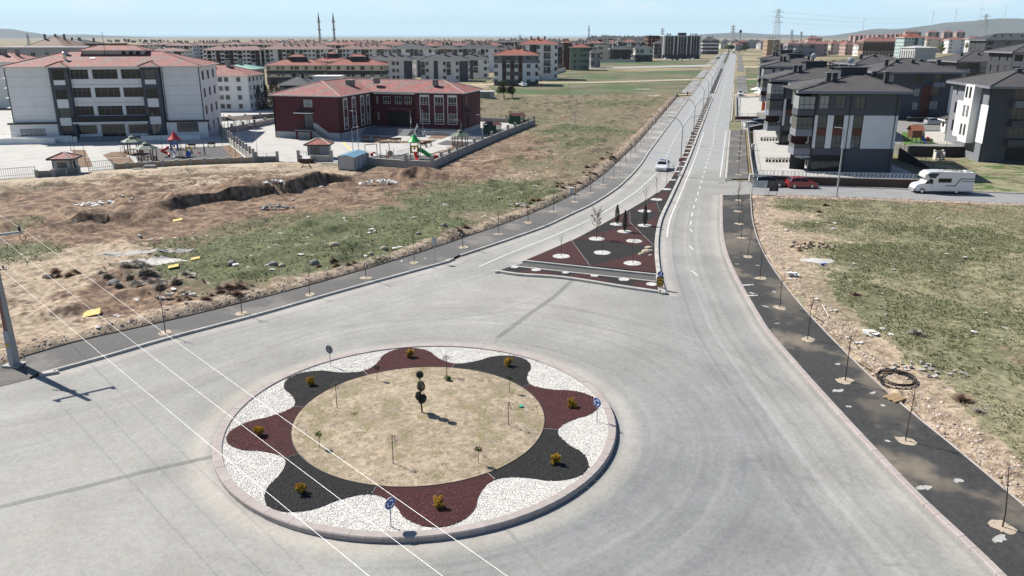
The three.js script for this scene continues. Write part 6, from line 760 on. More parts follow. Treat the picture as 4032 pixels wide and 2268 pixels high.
function car(label, category, [x, z], turn, paint, { L = 4.1, W = 1.76, H = 1.47, sedan = false, y = 0, group, name = 'parked_car', light = false } = {}) {
const g = thing(name, label, category, [x, y, z], turn, group), a = L / 2, fw = a * 0.62, rw = -a * 0.6, sh = H * 0.62;
const body = [[-a, 0.3], [-a - 0.02, 0.55], [-a + 0.05, sh + (sedan ? -0.04 : 0.02)], [-a * 0.55, sh + 0.02], [a * 0.42, sh], [a * 0.82, sh - 0.13], [a, sh - 0.33], [a + 0.02, 0.42], [a - 0.05, 0.22], [fw + 0.38, 0.2], [fw + 0.3, 0.45], [fw, 0.62], [fw - 0.3, 0.45], [fw - 0.38, 0.2], [rw + 0.38, 0.2], [rw + 0.3, 0.45], [rw, 0.62], [rw - 0.3, 0.45], [rw - 0.38, 0.2], [-a + 0.05, 0.22]];
part('body', extr(body, W), paint, g);
const r0 = sedan ? -a * 0.62 : -a * 0.93, r1 = sedan ? -a * 0.34 : -a * 0.76, hw = W / 2 - 0.06, tw = W / 2 - 0.22;
const bot = [[r0, sh - 0.02, hw], [-a * 0.2, sh - 0.02, hw], [a * 0.14, sh - 0.02, hw], [a * 0.5, sh - 0.02, hw - 0.04]], top = [[r1, H - 0.1, tw], [-a * 0.2, H - 0.02, tw], [a * 0.0, H - 0.04, tw], [a * 0.16, H - 0.09, tw]];
part('windows', loft(bot, top), M.carGlass, g);
part('car_roof', loft([[r1 - 0.03, H - 0.12, tw + 0.02], [-a * 0.2, H - 0.04, tw + 0.03], [a * 0.17, H - 0.1, tw + 0.02]], [[r1, H - 0.07, tw - 0.04], [-a * 0.2, H + 0.005, tw - 0.03], [a * 0.15, H - 0.06, tw - 0.04]]), paint, g);
for (const s of [1, -1]) { const pl = new MB(); for (const [p, q] of [[[r0, sh, hw], [r1, H - 0.1, tw]], [[-a * 0.16, sh, hw], [-a * 0.17, H - 0.03, tw]], [[a * 0.5, sh, hw - 0.04], [a * 0.16, H - 0.09, tw]], ...(sedan ? [] : [[[-a * 0.58, sh, hw], [-a * 0.62, H - 0.06, tw]]])]) pl.bar([p[0], p[1], (p[2] + 0.01) * s], [q[0], q[1], (q[2] + 0.01) * s], 0.045); part('pillars', pl.geo(), paint, g).userData.kind = undefined; }
g.traverse((o) => { if (o.userData && o.userData.kind === undefined) delete o.userData.kind; });
for (const s of [1, -1]) { part('headlight', new MB().box(0.22, 0.14, 0.36, a - 0.08, sh - 0.32, s * (W / 2 - 0.25)).geo(), lampClear, g); part('tail_light', new MB().box(0.12, 0.26, 0.22, -a + 0.02, sh - 0.16, s * (W / 2 - 0.16)).geo(), lampRed, g); part('mirror', new MB().box(0.1, 0.12, 0.18, a * 0.38, sh + 0.08, s * (W / 2 + 0.06)).geo(), paint, g); wheelAt(g, fw, s * (W / 2 - 0.12)); wheelAt(g, rw, s * (W / 2 - 0.12)); }
part('grille', new MB().box(0.06, 0.1, W * 0.5, a + 0.02, sh - 0.36, 0).box(0.06, 0.16, W * 0.6, a + 0.03, 0.34, 0).geo(), M.black, g); part('number_plate', new MB().box(0.03, 0.11, 0.5, a + 0.065, 0.45, 0).geo(), plate, g);
if (light) { part('roof_light_bar', new MB().box(0.25, 0.12, 0.9, -a * 0.1, H + 0.06, 0).geo(), M.signBlue, g); }
return g;
}
const white = carPaint(0.72, 0.72, 0.72), silver = carPaint(0.4, 0.42, 0.45), black = carPaint(0.018, 0.02, 0.022), redP = carPaint(0.28, 0.018, 0.022), navy = carPaint(0.015, 0.025, 0.06), greyP = carPaint(0.2, 0.21, 0.22);
car('white hatchback with a roof light bar driving towards the roundabout', 'car', [23.79,-125.00], -1.9, white, { light: true, name: 'driving_car' });
car('black hatchback parked against the brown wall, left of the red car', 'car', [35.97,-110.48], -0.02, black, { L: 4.25 });
car('small red hatchback parked against the brown wall', 'car', [40.26,-109.49], -0.02, redP, { L: 3.95, H: 1.5 });
car('silver hatchback parked in the inner court behind the lattice gate', 'car', [92.59,-176.37], 0, silver, { y: 1.7 });
car('white estate car nosing out of the forecourt, frontmost of three', 'car', [55.79,-185.53], 0.02, white, { L: 4.5 }); car('dark blue car parked between two pale cars in the forecourt', 'car', [59.01,-191.61], 0.1, navy, { L: 4.3 }); car('silver white saloon parked at the back of the forecourt', 'car', [61.71,-194.50], -0.05, silver, { L: 4.5, sedan: true });
car('white car pale against the far crossroad in front of the green block', 'car', [38.30,-538.81], 0, white, { name: 'driving_car' }); car('white van like car parked above the crossroad by the green block', 'car', [40.51,-585.80], 0, white, { H: 1.9 }); car('pale car half hidden by the white block at the crossroad', 'car', [34.38,-570.87], 0, silver); car('grey car parked right of the white ones under the green block', 'car', [49.56,-585.80], 0, greyP);
const XY = (px, py) => { const d = 20 * 3121 / (py - 145) * 0.985; return [PXAT(px, d), -d]; };
for (const [px, py, p, l] of [[2622, 226, white, 'white van parked at the left corner of the white framed apartments'], [2647, 229, silver, 'silver car second from left before the white framed apartments'], [2668, 228, black, 'dark car third from left before the white framed apartments'], [2683, 228, white, 'white car in the middle of the row before the white framed apartments'], [2715, 226, greyP, 'grey car right of the middle before the white framed apartments'], [2732, 225, silver, 'pale car at the right of the row before the white framed apartments'], [2830, 222, navy, 'dark car leaving the side road beside the far avenue'], [2896, 206, silver, 'silver car far down the right carriageway'], [2891, 203, black, 'dark car far down the right carriageway beside a silver one'], [2868, 192, white, 'white van at the far end of the left carriageway']]) car(l, 'car', XY(px, py), 1.9, p, { H: l.includes('van') ? 2.1 : 1.5 });
{ // white van on the pavement, white flatbed, motorhome
const van = car('small white van standing across the right pavement by the cafe terrace', 'van', [81.30,-289.73], -1.75, white, { H: 1.85, L: 4.3, name: 'van' });
const fb = thing('flatbed_truck', 'white flatbed truck standing on the grass by the dirt track', 'truck', [4.50,-344.11], -1.2); part('cab', new MB().at(extr([[0.6, 0.5], [0.6, 2.1], [1.6, 2.15], [2.1, 1.35], [2.6, 1.2], [2.65, 0.5]], 1.9), 0, 0, 0).geo(), white, fb); part('windscreen', loft([[1.75, 1.35, 0.8], [2.14, 1.32, 0.8]], [[1.62, 2.05, 0.75], [1.68, 2.05, 0.75]]), M.carGlass, fb); part('flatbed', new MB().bx(-2.8, 0.5, 0.75, 0.95, -1, 1).bx(-2.8, 0.5, 0.95, 1.35, -1, -0.94).bx(-2.8, 0.5, 0.95, 1.35, 0.94, 1).bx(-2.8, -2.74, 0.95, 1.35, -0.94, 0.94).geo(), M.white, fb); part('load_rack', new MB().bx(0.3, 0.5, 0.95, 2.4, -0.9, 0.9).geo(), M.darkSteel, fb); for (const s of [1, -1]) { wheelAt(fb, 1.8, s * 0.85, 0.36); wheelAt(fb, -1.8, s * 0.85, 0.36); }
const m = thing('motorhome', 'white motorhome with grey stripes and roof solar panels on the side street', 'motorhome', [57.53,-105.71], Math.PI - 0.1 ), ox = -0.3;
part('living_box', extr([[-3.75, 0.45], [-3.75, 2.75], [-3.6, 2.85], [1.0, 2.92], [2.0, 2.85], [2.45, 2.5], [2.5, 2.2], [1.7, 2.1], [1.3, 1.9], [1.3, 0.45]], 2.2, 0.07), white, m);
part('cab', extr([[1.2, 0.4], [1.2, 2.1], [1.75, 2.15], [2.45, 1.35], [3.3, 1.12], [3.55, 0.8], [3.6, 0.4], [2.95, 0.35], [2.85, 0.65], [2.6, 0.78], [2.3, 0.65], [2.2, 0.35]], 1.9, 0.06), white, m);
part('windscreen', loft([[2.0, 1.36, 0.86], [2.5, 1.33, 0.86]], [[1.75, 2.1, 0.8], [1.83, 2.1, 0.8]]), M.carGlass, m); for (const s of [1, -1]) part('cab_window', new MB().at(extr([[1.35, 1.35], [1.35, 1.95], [1.75, 1.98], [2.2, 1.35]], 0.04, 0.01), 0, 0, s * 0.97).geo(), M.carGlass, m);
for (const s of [1, -1]) { part('side_window', new MB().bx(-0.9, 0.75, 1.55, 2.1, s * 1.1, s * 1.13).geo(), M.carGlass, m); const st = new MB().at(extr([[-3.7, 2.0], [-3.7, 2.14], [-2.0, 2.14], [-1.42, 1.2], [-0.2, 1.2], [-0.3, 1.06], [-1.5, 1.06], [-2.1, 2.0]], 0.03, 0.005), 0, 0, s * 1.105), s2 = new MB().bx(-3.7, -2.15, 1.68, 1.8, s * 1.1, s * 1.12); part('stripe', st.geo(), M.midGrey, m); part('stripe', s2.geo(), M.midGrey, m); part('overcab_panel', new MB().at(extr([[0.7, 2.75], [1.2, 2.1], [1.9, 2.15], [2.2, 2.6], [1.6, 2.78]], 0.03, 0.005), 0, 0, s * 1.1).geo(), M.dark2, m); wheelAt(m, 2.58, s * 0.86, 0.36); wheelAt(m, -1.75, s * 0.98, 0.36); part('headlight', new MB().box(0.2, 0.2, 0.4, 3.45, 0.85, s * 0.65).geo(), lampClear, m); part('mirror', new MB().box(0.15, 0.3, 0.14, 2.2, 1.5, s * 1.12).geo(), M.black, m); }
part('skirt', new MB().bx(-3.7, 1.2, 0.35, 0.47, -1.05, 1.05).geo(), M.midGrey, m); part('bumper', new MB().bx(3.4, 3.66, 0.32, 0.6, -0.95, 0.95).geo(), M.midGrey, m); for (let i = 0; i < 3; i++) part('solar_panel', new MB().bx(-2.6 + i * 0.75, -1.95 + i * 0.75, 2.93, 2.97, -0.4, 0.9).geo(), M.glass, m); part('roof_hatch', new MB().bx(-3.4, -2.8, 2.88, 3.05, -0.4, 0.4).geo(), white, m); part('ladder', new MB().bar([-3.86, 0.8, 0.5], [-3.86, 2.8, 0.5], 0.025).bar([-3.86, 0.8, 0.85], [-3.86, 2.8, 0.85], 0.025).geo(), M.steel, m);
}
// ---------- lamps, signs, poles ----------
{
const pts = [[25.18,-118.55], [34.85,-154.15], [47.19,-199.93], [56.34,-233.83]]; for (let z = -268; z > -640; z -= 35) pts.push([36.1 + 0.27 * (-159 - z), z]);
const mk = () => { const g = thing('street_lamp', '', 'street lamp', [0, 0, 0]); part('base', new MB().box(0.5, 0.12, 0.5, 0, 0.22, 0).geo(), M.concrete, g); part('pole', new MB().cyl(0.1, 7.2, 0, 0.2, 0, 8, 0.07).geo(), M.paintedSteel, g); for (const s of [1, -1]) { const c = new THREE.CatmullRomCurve3([V3(0, 7.2, 0), V3(s * 0.35, 7.9, 0), V3(s * 1.1, 8.6, 0), V3(s * 2.0, 8.85, 0)]); part('arm', new THREE.TubeGeometry(c, 12, 0.05, 6), M.paintedSteel, g); part('lamp_head', new MB().box(0.75, 0.1, 0.24, s * 2.35, 8.87, 0).geo(), M.paintedSteel, g); } return g; };
const proto = mk(); pts.forEach(([x, z], i) => { const lab = `${ord(i)} double armed street lamp on the planted median, counted from the roundabout`; if (i) copyOf(proto, [x, 0, z], 0.26, lab); else { proto.position.set(x, 0, z); proto.rotation.y = 0.26; proto.userData.label = 'double armed street lamp carrying the red sign, nearest on the median'; } });
const rs = thing('street_name_sign', 'red rectangular sign fixed to the nearest median lamp post', 'sign', [pts[0][0], 0, pts[0][1]], 0.1); const c = document.createElement('canvas'); c.width = 128; c.height = 96; const x = c.getContext('2d'); x.fillStyle = '#8e0d16'; x.fillRect(0, 0, 128, 96); x.fillStyle = '#c98a8c'; for (const y of [26, 46, 68]) for (let k = 0; k < 9; k++) if (hash(k, y) > 0.15) x.fillRect(14 + k * 11, y, 8, 9); const t = new THREE.CanvasTexture(c); t.colorSpace = THREE.SRGBColorSpace; const m = mat(1, 1, 1, 0.6); m.map = t; part('sign_face', new THREE.PlaneGeometry(0.62, 0.45), m, rs).position.set(0, 2.5, 0.14); part('sign_plate', new MB().box(0.64, 0.47, 0.03, 0, 2.5, 0.115).geo(), M.red, rs);
const sp = thing('speed_sign', 'round speed limit sign on a thin post at the second median lamp', 'sign', [pts[1][0] - 0.3, 0, pts[1][1] + 0.6]); part('post', new MB().cyl(0.03, 2.4, 0, 0.15, 0, 6).geo(), M.paintedSteel, sp); const d = part('sign_face', new MB().at(new THREE.CylinderGeometry(0.33, 0.33, 0.03, 24), 0, 2.4, 0.05, Math.PI / 2).geo(), M.midGrey, sp); part('sign_rim', new MB().at(new THREE.TorusGeometry(0.31, 0.03, 6, 24), 0, 2.4, 0.06).geo(), M.lightGrey, sp);
}
function disc(g, r, y, m, z = 0.03) { return part('sign_face', new MB().at(new THREE.CylinderGeometry(r, r, 0.02, 28), 0, y, z, Math.PI / 2).geo(), m, g); }
const arrowShape = (pts, s, x, y, rot = 0) => { const g = new THREE.ExtrudeGeometry(new THREE.Shape(pts.map((p) => new THREE.Vector2(...p))), { depth: 0.006, bevelEnabled: false }); g.scale(s, s, 1); g.rotateZ(rot); g.translate(x, y, 0); return g; };
function roundSign(label, [x, z], turn, back) {
const g = thing('roundabout_sign', label, 'traffic sign', [x, 0.2, z], turn); part('post', new MB().cyl(0.025, 1.2, 0, 0, 0, 8).geo(), M.paintedSteel, g);
if (back) { disc(g, 0.28, 1.15, M.midGrey, 0.03); part('post_top', new MB().box(0.05, 0.5, 0.03, 0, 1.15, 0.055).geo(), M.steel, g); } else { part('sign_rim', new MB().at(new THREE.CylinderGeometry(0.28, 0.28, 0.016, 28), 0, 1.15, 0.028, Math.PI / 2).geo(), M.signWhite, g); disc(g, 0.26, 1.15, M.signBlue, 0.032); for (let k = 0; k < 3; k++) { const a = k * 2.094 + 0.4, pts = []; for (let i = 0; i <= 6; i++) { const t = a + i * 0.2; pts.push([Math.cos(t) * 0.125, Math.sin(t) * 0.125]); } const e = a + 1.2; pts.push([Math.cos(e) * 0.15, Math.sin(e) * 0.15], [Math.cos(e + 0.4) * 0.1, Math.sin(e + 0.4) * 0.1], [Math.cos(e) * 0.06, Math.sin(e) * 0.06]); for (let i = 6; i >= 0; i--) { const t = a + i * 0.2; pts.push([Math.cos(t) * 0.085, Math.sin(t) * 0.085]); } part('arrow', arrowShape(pts, 1.42, 0, 1.15), M.signWhite, g).position.z = 0.043; } }
return g;
}
roundSign('blue roundabout arrows sign on the white gravel nearest the camera', [-5.13,-28.98], 0.8); roundSign('blue roundabout arrows sign at the right edge of the flower island', [4.58,-38.61], -0.85); roundSign('round sign seen from its grey back at the far left of the flower island', [-11.43,-46.16], -0.5, true);
{ // keep left sign with chevron board, on the island tip
const g = thing('island_sign', 'blue round arrow sign above a yellow and black chevron board on the island tip', 'traffic sign', [12.25,-62.70], 0.0); part('post', new MB().cyl(0.03, 1.55, 0, 0.1, 0, 8).geo(), M.steel, g); part('chevron_board', new MB().box(0.56, 0.86, 0.03, 0, 0.68, 0.04).geo(), M.black, g); for (let k = 0; k < 3; k++) part('chevron', arrowShape([[-0.25, 0], [0, 0.2], [0.25, 0], [0.25, 0.13], [0, 0.33], [-0.25, 0.13]], 1, 0, 0.22 + k * 0.26), M.yellow, g).position.z = 0.058; part('sign_rim', new MB().at(new THREE.CylinderGeometry(0.26, 0.26, 0.02, 28), 0, 1.36, 0.036, Math.PI / 2).geo(), M.signWhite, g); disc(g, 0.245, 1.36, M.signBlue, 0.042); part('arrow', arrowShape([[0.02, -0.17], [0.02, 0.08], [-0.05, 0.08], [0.05, 0.2], [0.15, 0.08], [0.08, 0.08], [0.08, -0.17]], 1, 0, 1.36), M.signWhite, g).position.z = 0.055; part('arrow', arrowShape([[0.02, -0.1], [-0.09, -0.1], [-0.09, -0.17], [-0.19, -0.07], [-0.09, 0.03], [-0.09, -0.04], [0.02, -0.04]], 1, 0, 1.36), M.signWhite, g).position.z = 0.055;
}
{ const g = thing('road_sign', 'rectangular road sign seen from its grey back on the left pavement', 'traffic sign', [-7.17,-70.93], 0.3); part('post', new MB().cyl(0.035, 2.3, 0, 0.1, 0, 8).geo(), M.paintedSteel, g); part('sign_plate', new MB().box(0.42, 0.62, 0.03, 0, 2.1, 0.05).geo(), M.lightGrey, g); }
function singleLamp(label, [x, z], h, turn, r = 0.09, group) { const g = thing('lamp_post', label, 'lamp post', [x, 0, z], turn, group); part('pole', new MB().cyl(r, h * 0.86, 0, 0, 0, 8, r * 0.6).geo(), M.paintedSteel, g); part('arm', new THREE.TubeGeometry(new THREE.CatmullRomCurve3([V3(0, h * 0.86, 0), V3(0.05, h * 0.95, 0), V3(0.35, h * 0.995, 0), V3(0.8, h, 0)]), 10, r * 0.5, 6), M.paintedSteel, g); part('lamp_head', new MB().box(0.6, 0.1, 0.24, 1.0, h, 0).geo(), M.lightGrey, g); return g; }
singleLamp('tall grey lamp post by the side street, in front of the nearest grey house', [42.19,-101.83], 9, 2.6, 0.12); singleLamp('lamp post standing in the green field right of the red school', [15.20,-192.76], 7.5, 0.3); singleLamp('thin lamp post on the dirt track behind the field lamp', [19.74,-283.49], 8.5, 0.3); singleLamp('small lamp post at the edge of the meadow, far right one', [46.63,-293.61], 6, -0.2); singleLamp('distant lamp post in the meadow by the crossroad', [48.15,-390.70], 6.5, 0.2); singleLamp('lamp post behind the white pillared boundary wall', [16.18,-386.17], 7, 2.8);
// power pole with cross arm and wires
{
const g = thing('power_pole', 'grey concrete power pole with a cross arm at the left edge', 'power pole', [-31.7, 0, -46.75], -0.1), arm = [[-33.1, 8.4, -46.3], [-30.55, 8.4, -48.2]];
part('pole', new MB().at(new THREE.CylinderGeometry(0.13, 0.3, 9.2, 4, 1), 0, 4.6, 0, 0, 0.7, 0).geo(), M.concrete, g); part('foot', new MB().box(1.1, 0.18, 0.9, 0, 0.06, 0.05).geo(), M.concrete, g); part('cable_box', new MB().box(0.3, 2.3, 0.12, 0, 1.3, 0.27, 0, -0.01).geo(), M.paintedSteel, g); part('warning_plate', new MB().box(0.2, 0.22, 0.01, 0, 1.5, 0.345).geo(), M.yellow, g); part('conduit', new MB().bar([-0.08, 2.4, 0.26], [-0.05, 6.8, 0.18], 0.035).bar([0.04, 2.4, 0.27], [0.03, 6.8, 0.18], 0.035).geo(), mat(0.3, 0.13, 0.11, 0.7), g);
const loc = ([x, y, z]) => { const v = V3(x + 31.7, y, z + 46.75).applyAxisAngle(UP, 0.1); return [v.x, v.y, v.z]; }, a = loc(arm[0]), b = loc(arm[1]); part('cross_arm', new MB().bar(a, b, 0.09, 0.09, 4).geo(), M.paintedSteel, g); part('lower_arm', new MB().bar([-0.7, 6.4, 0.2], [0.75, 6.4, 0.05], 0.04).geo(), M.darkSteel, g);
for (const t of [0.04, 0.5, 0.96]) { const p = [0, 1, 2].map((k) => lerp(a[k], b[k], t)); part('insulator', new MB().cyl(0.05, 0.3, p[0], p[1] + 0.06, p[2], 8).at(new THREE.CylinderGeometry(0.11, 0.11, 0.05, 10), p[0], p[1] + 0.2, p[2]).at(new THREE.CylinderGeometry(0.1, 0.1, 0.05, 10), p[0], p[1] + 0.3, p[2]).geo(), M.tyre, g); part('jumper_loop', new THREE.TorusGeometry(0.22, 0.02, 5, 14), M.tyre, g).position.set(p[0] + 0.3, p[1] - 0.25, p[2] + 0.25); }
for (let k = 0; k < 5; k++) part('fuse', new MB().cyl(0.04, 0.25, -0.6 + k * 0.3, 6.45, 0.12, 6).geo(), M.tyre, g);
const wm = mat(0.75, 0.75, 0.74, 0.45, { metalness: 0.3 }); [['nearest the camera', 0.02, [-3.0, 8.6, -14.8]], ['between the two others', 0.5, [-1.35, 8.6, -14.8]], ['farthest to the upper right', 0.98, [0.1, 8.6, -14.8]]].forEach(([l, t, p]) => { const A = V3(...[0, 1, 2].map((k) => lerp(arm[0][k], arm[1][k], t))).add(V3(0, 0.3, 0)), Pm = V3(...p), far2 = A.clone().lerp(Pm, 2.1); far2.y = 9.2; const c = new THREE.CatmullRomCurve3([A, A.clone().lerp(Pm, 0.5).setY(8.45), Pm.setY(8.45), far2]); tag(part("overhead_wire", new THREE.TubeGeometry(c, 60, 0.0065, 5), wm), 'bright overhead wire crossing the picture diagonally, the one ' + l, 'wire'); });
const back = mat(0.6, 0.6, 0.6, 0.5); tag(part('overhead_wire', new THREE.TubeGeometry(new THREE.CatmullRomCurve3([V3(-30.6, 8.6, -48.2), V3(-45, 8.2, -64), V3(-60, 8.6, -80)]), 30, 0.011, 5), back), 'overhead wire leading away left from the power pole arm', 'wire');
}
// ---------- young trees ----------
function sapling(seed, h, twigs, spread2, m = M.bark, r = 0.034) {
seedState = seed; const b = new MB(), bend = [R(-0.05, 0.05), R(-0.05, 0.05)]; let p = [0, 0, 0]; for (let i = 1; i <= 4; i++) { const q = [bend[0] * i * i * 0.25 + R(-0.015, 0.015), h * 0.8 * i / 4, bend[1] * i * i * 0.25 + R(-0.015, 0.015)]; b.bar(p, q, r * (1.15 - i * 0.13), r * (1.02 - i * 0.13), 6); p = q; }
const t = new MB(); for (let i = 0; i < twigs; i++) { const a = R(0, 6.28), s = R(0.55, 0.95), y0 = h * R(0.52, 0.8), q = [Math.cos(a) * spread2 * s, y0 + h * R(0.12, 0.3), Math.sin(a) * spread2 * s]; t.bar([bend[0] * 3, y0, bend[1] * 3], q, r * 0.42, r * 0.16, 4); for (let k = 0; k < 2; k++) t.bar([lerp(0, q[0], 0.6), lerp(y0, q[1], 0.6), lerp(0, q[2], 0.6)], [q[0] + R(-0.2, 0.2), q[1] + R(0, 0.25), q[2] + R(-0.2, 0.2)], r * 0.2, r * 0.08, 3); }
t.bar(p, [p[0] + R(-0.1, 0.1), h, p[2] + R(-0.1, 0.1)], r * 0.5, r * 0.15, 5); return { trunk: b.geo(), twigs: t.geo(), m };
}
const SV = [sapling(11, 2.9, 4, 0.3), sapling(22, 3.0, 6, 0.45), sapling(33, 2.8, 3, 0.25), sapling(44, 3.1, 7, 0.6)];
const pitM = M.dust, protoCache = new Map();
function plantSapling(label, [x, z], v, y, { pit = 0, turn = R(0, 6), s = R(0.92, 1.08), group } = {}) {
const key = v + '_' + pit; let o = protoCache.get(key);
if (!o) { const S = SV[v]; o = thing('sapling', label, 'young tree', [x, y, z], turn, group); part('trunk', S.trunk, S.m, o); part('twigs', S.twigs, M.twig, o); if (pit) { const n = 14, pts = Array.from({ length: n }, (_, i) => { const a = i / n * 6.283, q = 0.42 * (0.8 + 0.4 * hash(i, v)); return [Math.cos(a) * q * 1.25, Math.sin(a) * q]; }); part('soil_pit', sheet(pts, 0.008), pitM, o); const st = new MB(); for (let i = 0; i < 10; i++) st.at(stoneG, R(-0.45, 0.45), 0.01, R(-0.35, 0.35), 0, R(0, 6), 0, R(0.02, 0.06)); stuffPart(st.build('clods', pitM, o)); } protoCache.set(key, o); o.scale.setScalar(s); return o; }
const c = copyOf(o, [x, y, z], turn, label, s); if (group) c.userData.group = group; return c;
}
[[-24.42,-52.27], [-20.37,-56.39], [-16.36,-60.94], [-12.63,-65.59], [-9.02,-70.41], [-4.86,-76.02], [-1.45,-81.61], [1.80,-86.99], [4.94,-92.92], [7.94,-98.85], [10.52,-104.81], [12.87,-111.08], [15.04,-116.76], [16.76,-122.78], [18.54,-129.14], [20.20,-135.58], [21.98,-142.02], [23.98,-149.42], [25.75,-156.43], [27.80,-164.10], [29.97,-172.07], [31.81,-179.31], [36.22,-195.69], [38.37,-203.72], [40.30,-211.03], [42.30,-218.87], [44.60,-227.29], [46.93,-236.38], [49.08,-244.35], [51.30,-252.86], [53.89,-263.03], [56.06,-271.75], [58.55,-281.06], [68.64,-320.75], [72.70,-337.10], [76.89,-353.29], [81.05,-369.01]].forEach((p, i) => plantSapling(`${ord(i)} bare sapling on the left pavement, counted from the power pole`, p, i % 4, 0.134, { pit: 1 }));
[[20.86,-29.07], [20.31,-36.62], [20.18,-44.09], [20.37,-51.00], [20.59,-57.68], [21.42,-65.51], [22.35,-72.52], [23.74,-79.85], [25.28,-86.36], [26.95,-92.92], [28.86,-99.83], [34.24,-119.46], [37.99,-133.27], [39.87,-139.50], [41.50,-145.29], [43.61,-152.66], [45.94,-160.79], [48.15,-168.44], [59.23,-210.34], [63.72,-226.50], [68.43,-243.44], [73.31,-260.93]].forEach((p, i) => plantSapling(`${ord(i)} bare forked sapling on the dark right pavement, counted from the camera`, p, [3, 1, 3, 0, 2, 1, 3, 0][i % 8], 0.134, { pit: 1, s: R(0.98, 1.1) }));
[[4.66,-72.70], [8.70,-73.91], [11.10,-70.15], [12.46,-78.46], [15.85,-93.07], [18.54,-100.16], [21.12,-107.57], [23.42,-114.59]].forEach((p, i) => plantSapling(['thin sapling with tufted top on the leftmost large pebble disc', 'thin sapling on the pebble disc in the big black mulch field', 'sapling with brownish tuft on the pebble disc nearest the path', 'dark twiggy sapling on the pebble disc right of the middle', 'round topped sapling behind the right cypress', 'forked sapling on the disc near the narrow end of the wedge', 'bare sapling on the pebble disc below the white car', 'bare sapling on the last disc before the lamp with the red sign'][i], p, [1, 0, 3, 1, 3, 3, 3, 1][i], 0.18, { s: [0.72, 0.68, 0.8, 0.85, 0.95, 1.0, 0.9, 0.85][i] }));
for (let i = 2; i < 30; i++) { const d = whiteDiscs[18 + i]; if (d) plantSapling(`${ord(i)} little bare tree along the median strip beyond the wedge island`, [d[0], d[1]], i % 4, 0.18, { s: 0.75 }); }
{ // the budding tree and three cypresses
const g = thing('budding_tree', 'tallest bare budding tree on a pebble disc of the wedge island', 'young tree', [8.72,-79.42].toSpliced(1, 0, 0.18)), t = new MB().bar([0, 0, 0], [0, 1.4, 0], 0.05, 0.035).bar([0, 1.4, 0], [0.05, 3.4, 0], 0.03, 0.008), buds = new MB(); for (let i = 0; i < 26; i++) { const a = R(0, 6.28), y = R(1.1, 2.6), q = [Math.cos(a) * R(0.35, 0.75), y + R(0.3, 0.9), Math.sin(a) * R(0.35, 0.75)]; t.bar([0, y, 0], q, 0.014, 0.004, 4); for (let k = 0; k < 9; k++) { const u = R(0.4, 1); buds.at(new THREE.TetrahedronGeometry(0.05), lerp(0, q[0], u) + R(-0.08, 0.08), lerp(y, q[1], u) + R(-0.08, 0.08), lerp(0, q[2], u) + R(-0.08, 0.08), R(0, 3), R(0, 3)); } } t.build('branches', M.bark, g); stuffPart(buds.build('buds', mat(0.09, 0.05, 0.045, 0.9), g));
for (const [l, p, h] of [['left cypress on its pebble disc beside the left carriageway', [11.68,-86.23], 2.25], ['middle cypress, a little nearer than the other two', [12.02,-82.52], 2.45], ['right cypress standing before the round topped sapling', [14.62,-85.37], 2.45]]) { const c = thing('cypress', l, 'cypress', [p[0], 0.18, p[1]]); part('trunk', new MB().cyl(0.05, 0.4, 0, 0, 0, 6).geo(), M.bark, c); const bl = []; for (let k = 0; k < 12; k++) bl.push([R(-0.03, 0.03), 0.3 + k * h / 14.5, R(-0.03, 0.03), 0.3 * Math.sin(Math.PI * (0.28 + 0.7 * k / 12)), 0.2]); part('foliage', leafG(2600, 1, 0.045, bl), leafMats.cypress, c); }
// clipped ball tree in the middle of the sandy disc
const b = thing('topiary_tree', 'clipped dark ball topiary tree in the middle of the sandy disc', 'topiary', [-4.96,-39.38].toSpliced(1, 0, 0.33)); part('trunk', new MB().bar([0.03, 0, 0], [0, 0.7, 0], 0.05, 0.045).bar([0, 0.7, 0], [-0.02, 1.5, 0], 0.045, 0.03).bar([-0.02, 1.5, 0], [-0.03, 2.2, 0], 0.03, 0.02).geo(), M.bark, b); for (const [x, y, z, rx, ry] of [[-0.02, 2.28, 0, 0.2, 0.2], [0.02, 1.6, 0.0, 0.22, 0.3], [-0.13, 1.05, 0.05, 0.17, 0.26], [0.12, 0.9, 0.05, 0.2, 0.25], [0.0, 0.75, -0.12, 0.18, 0.25]]) part('leaf_ball', leafG(1500, 1, 0.03, [[x, y, z, rx, ry]]), leafMats.grey, b);
}
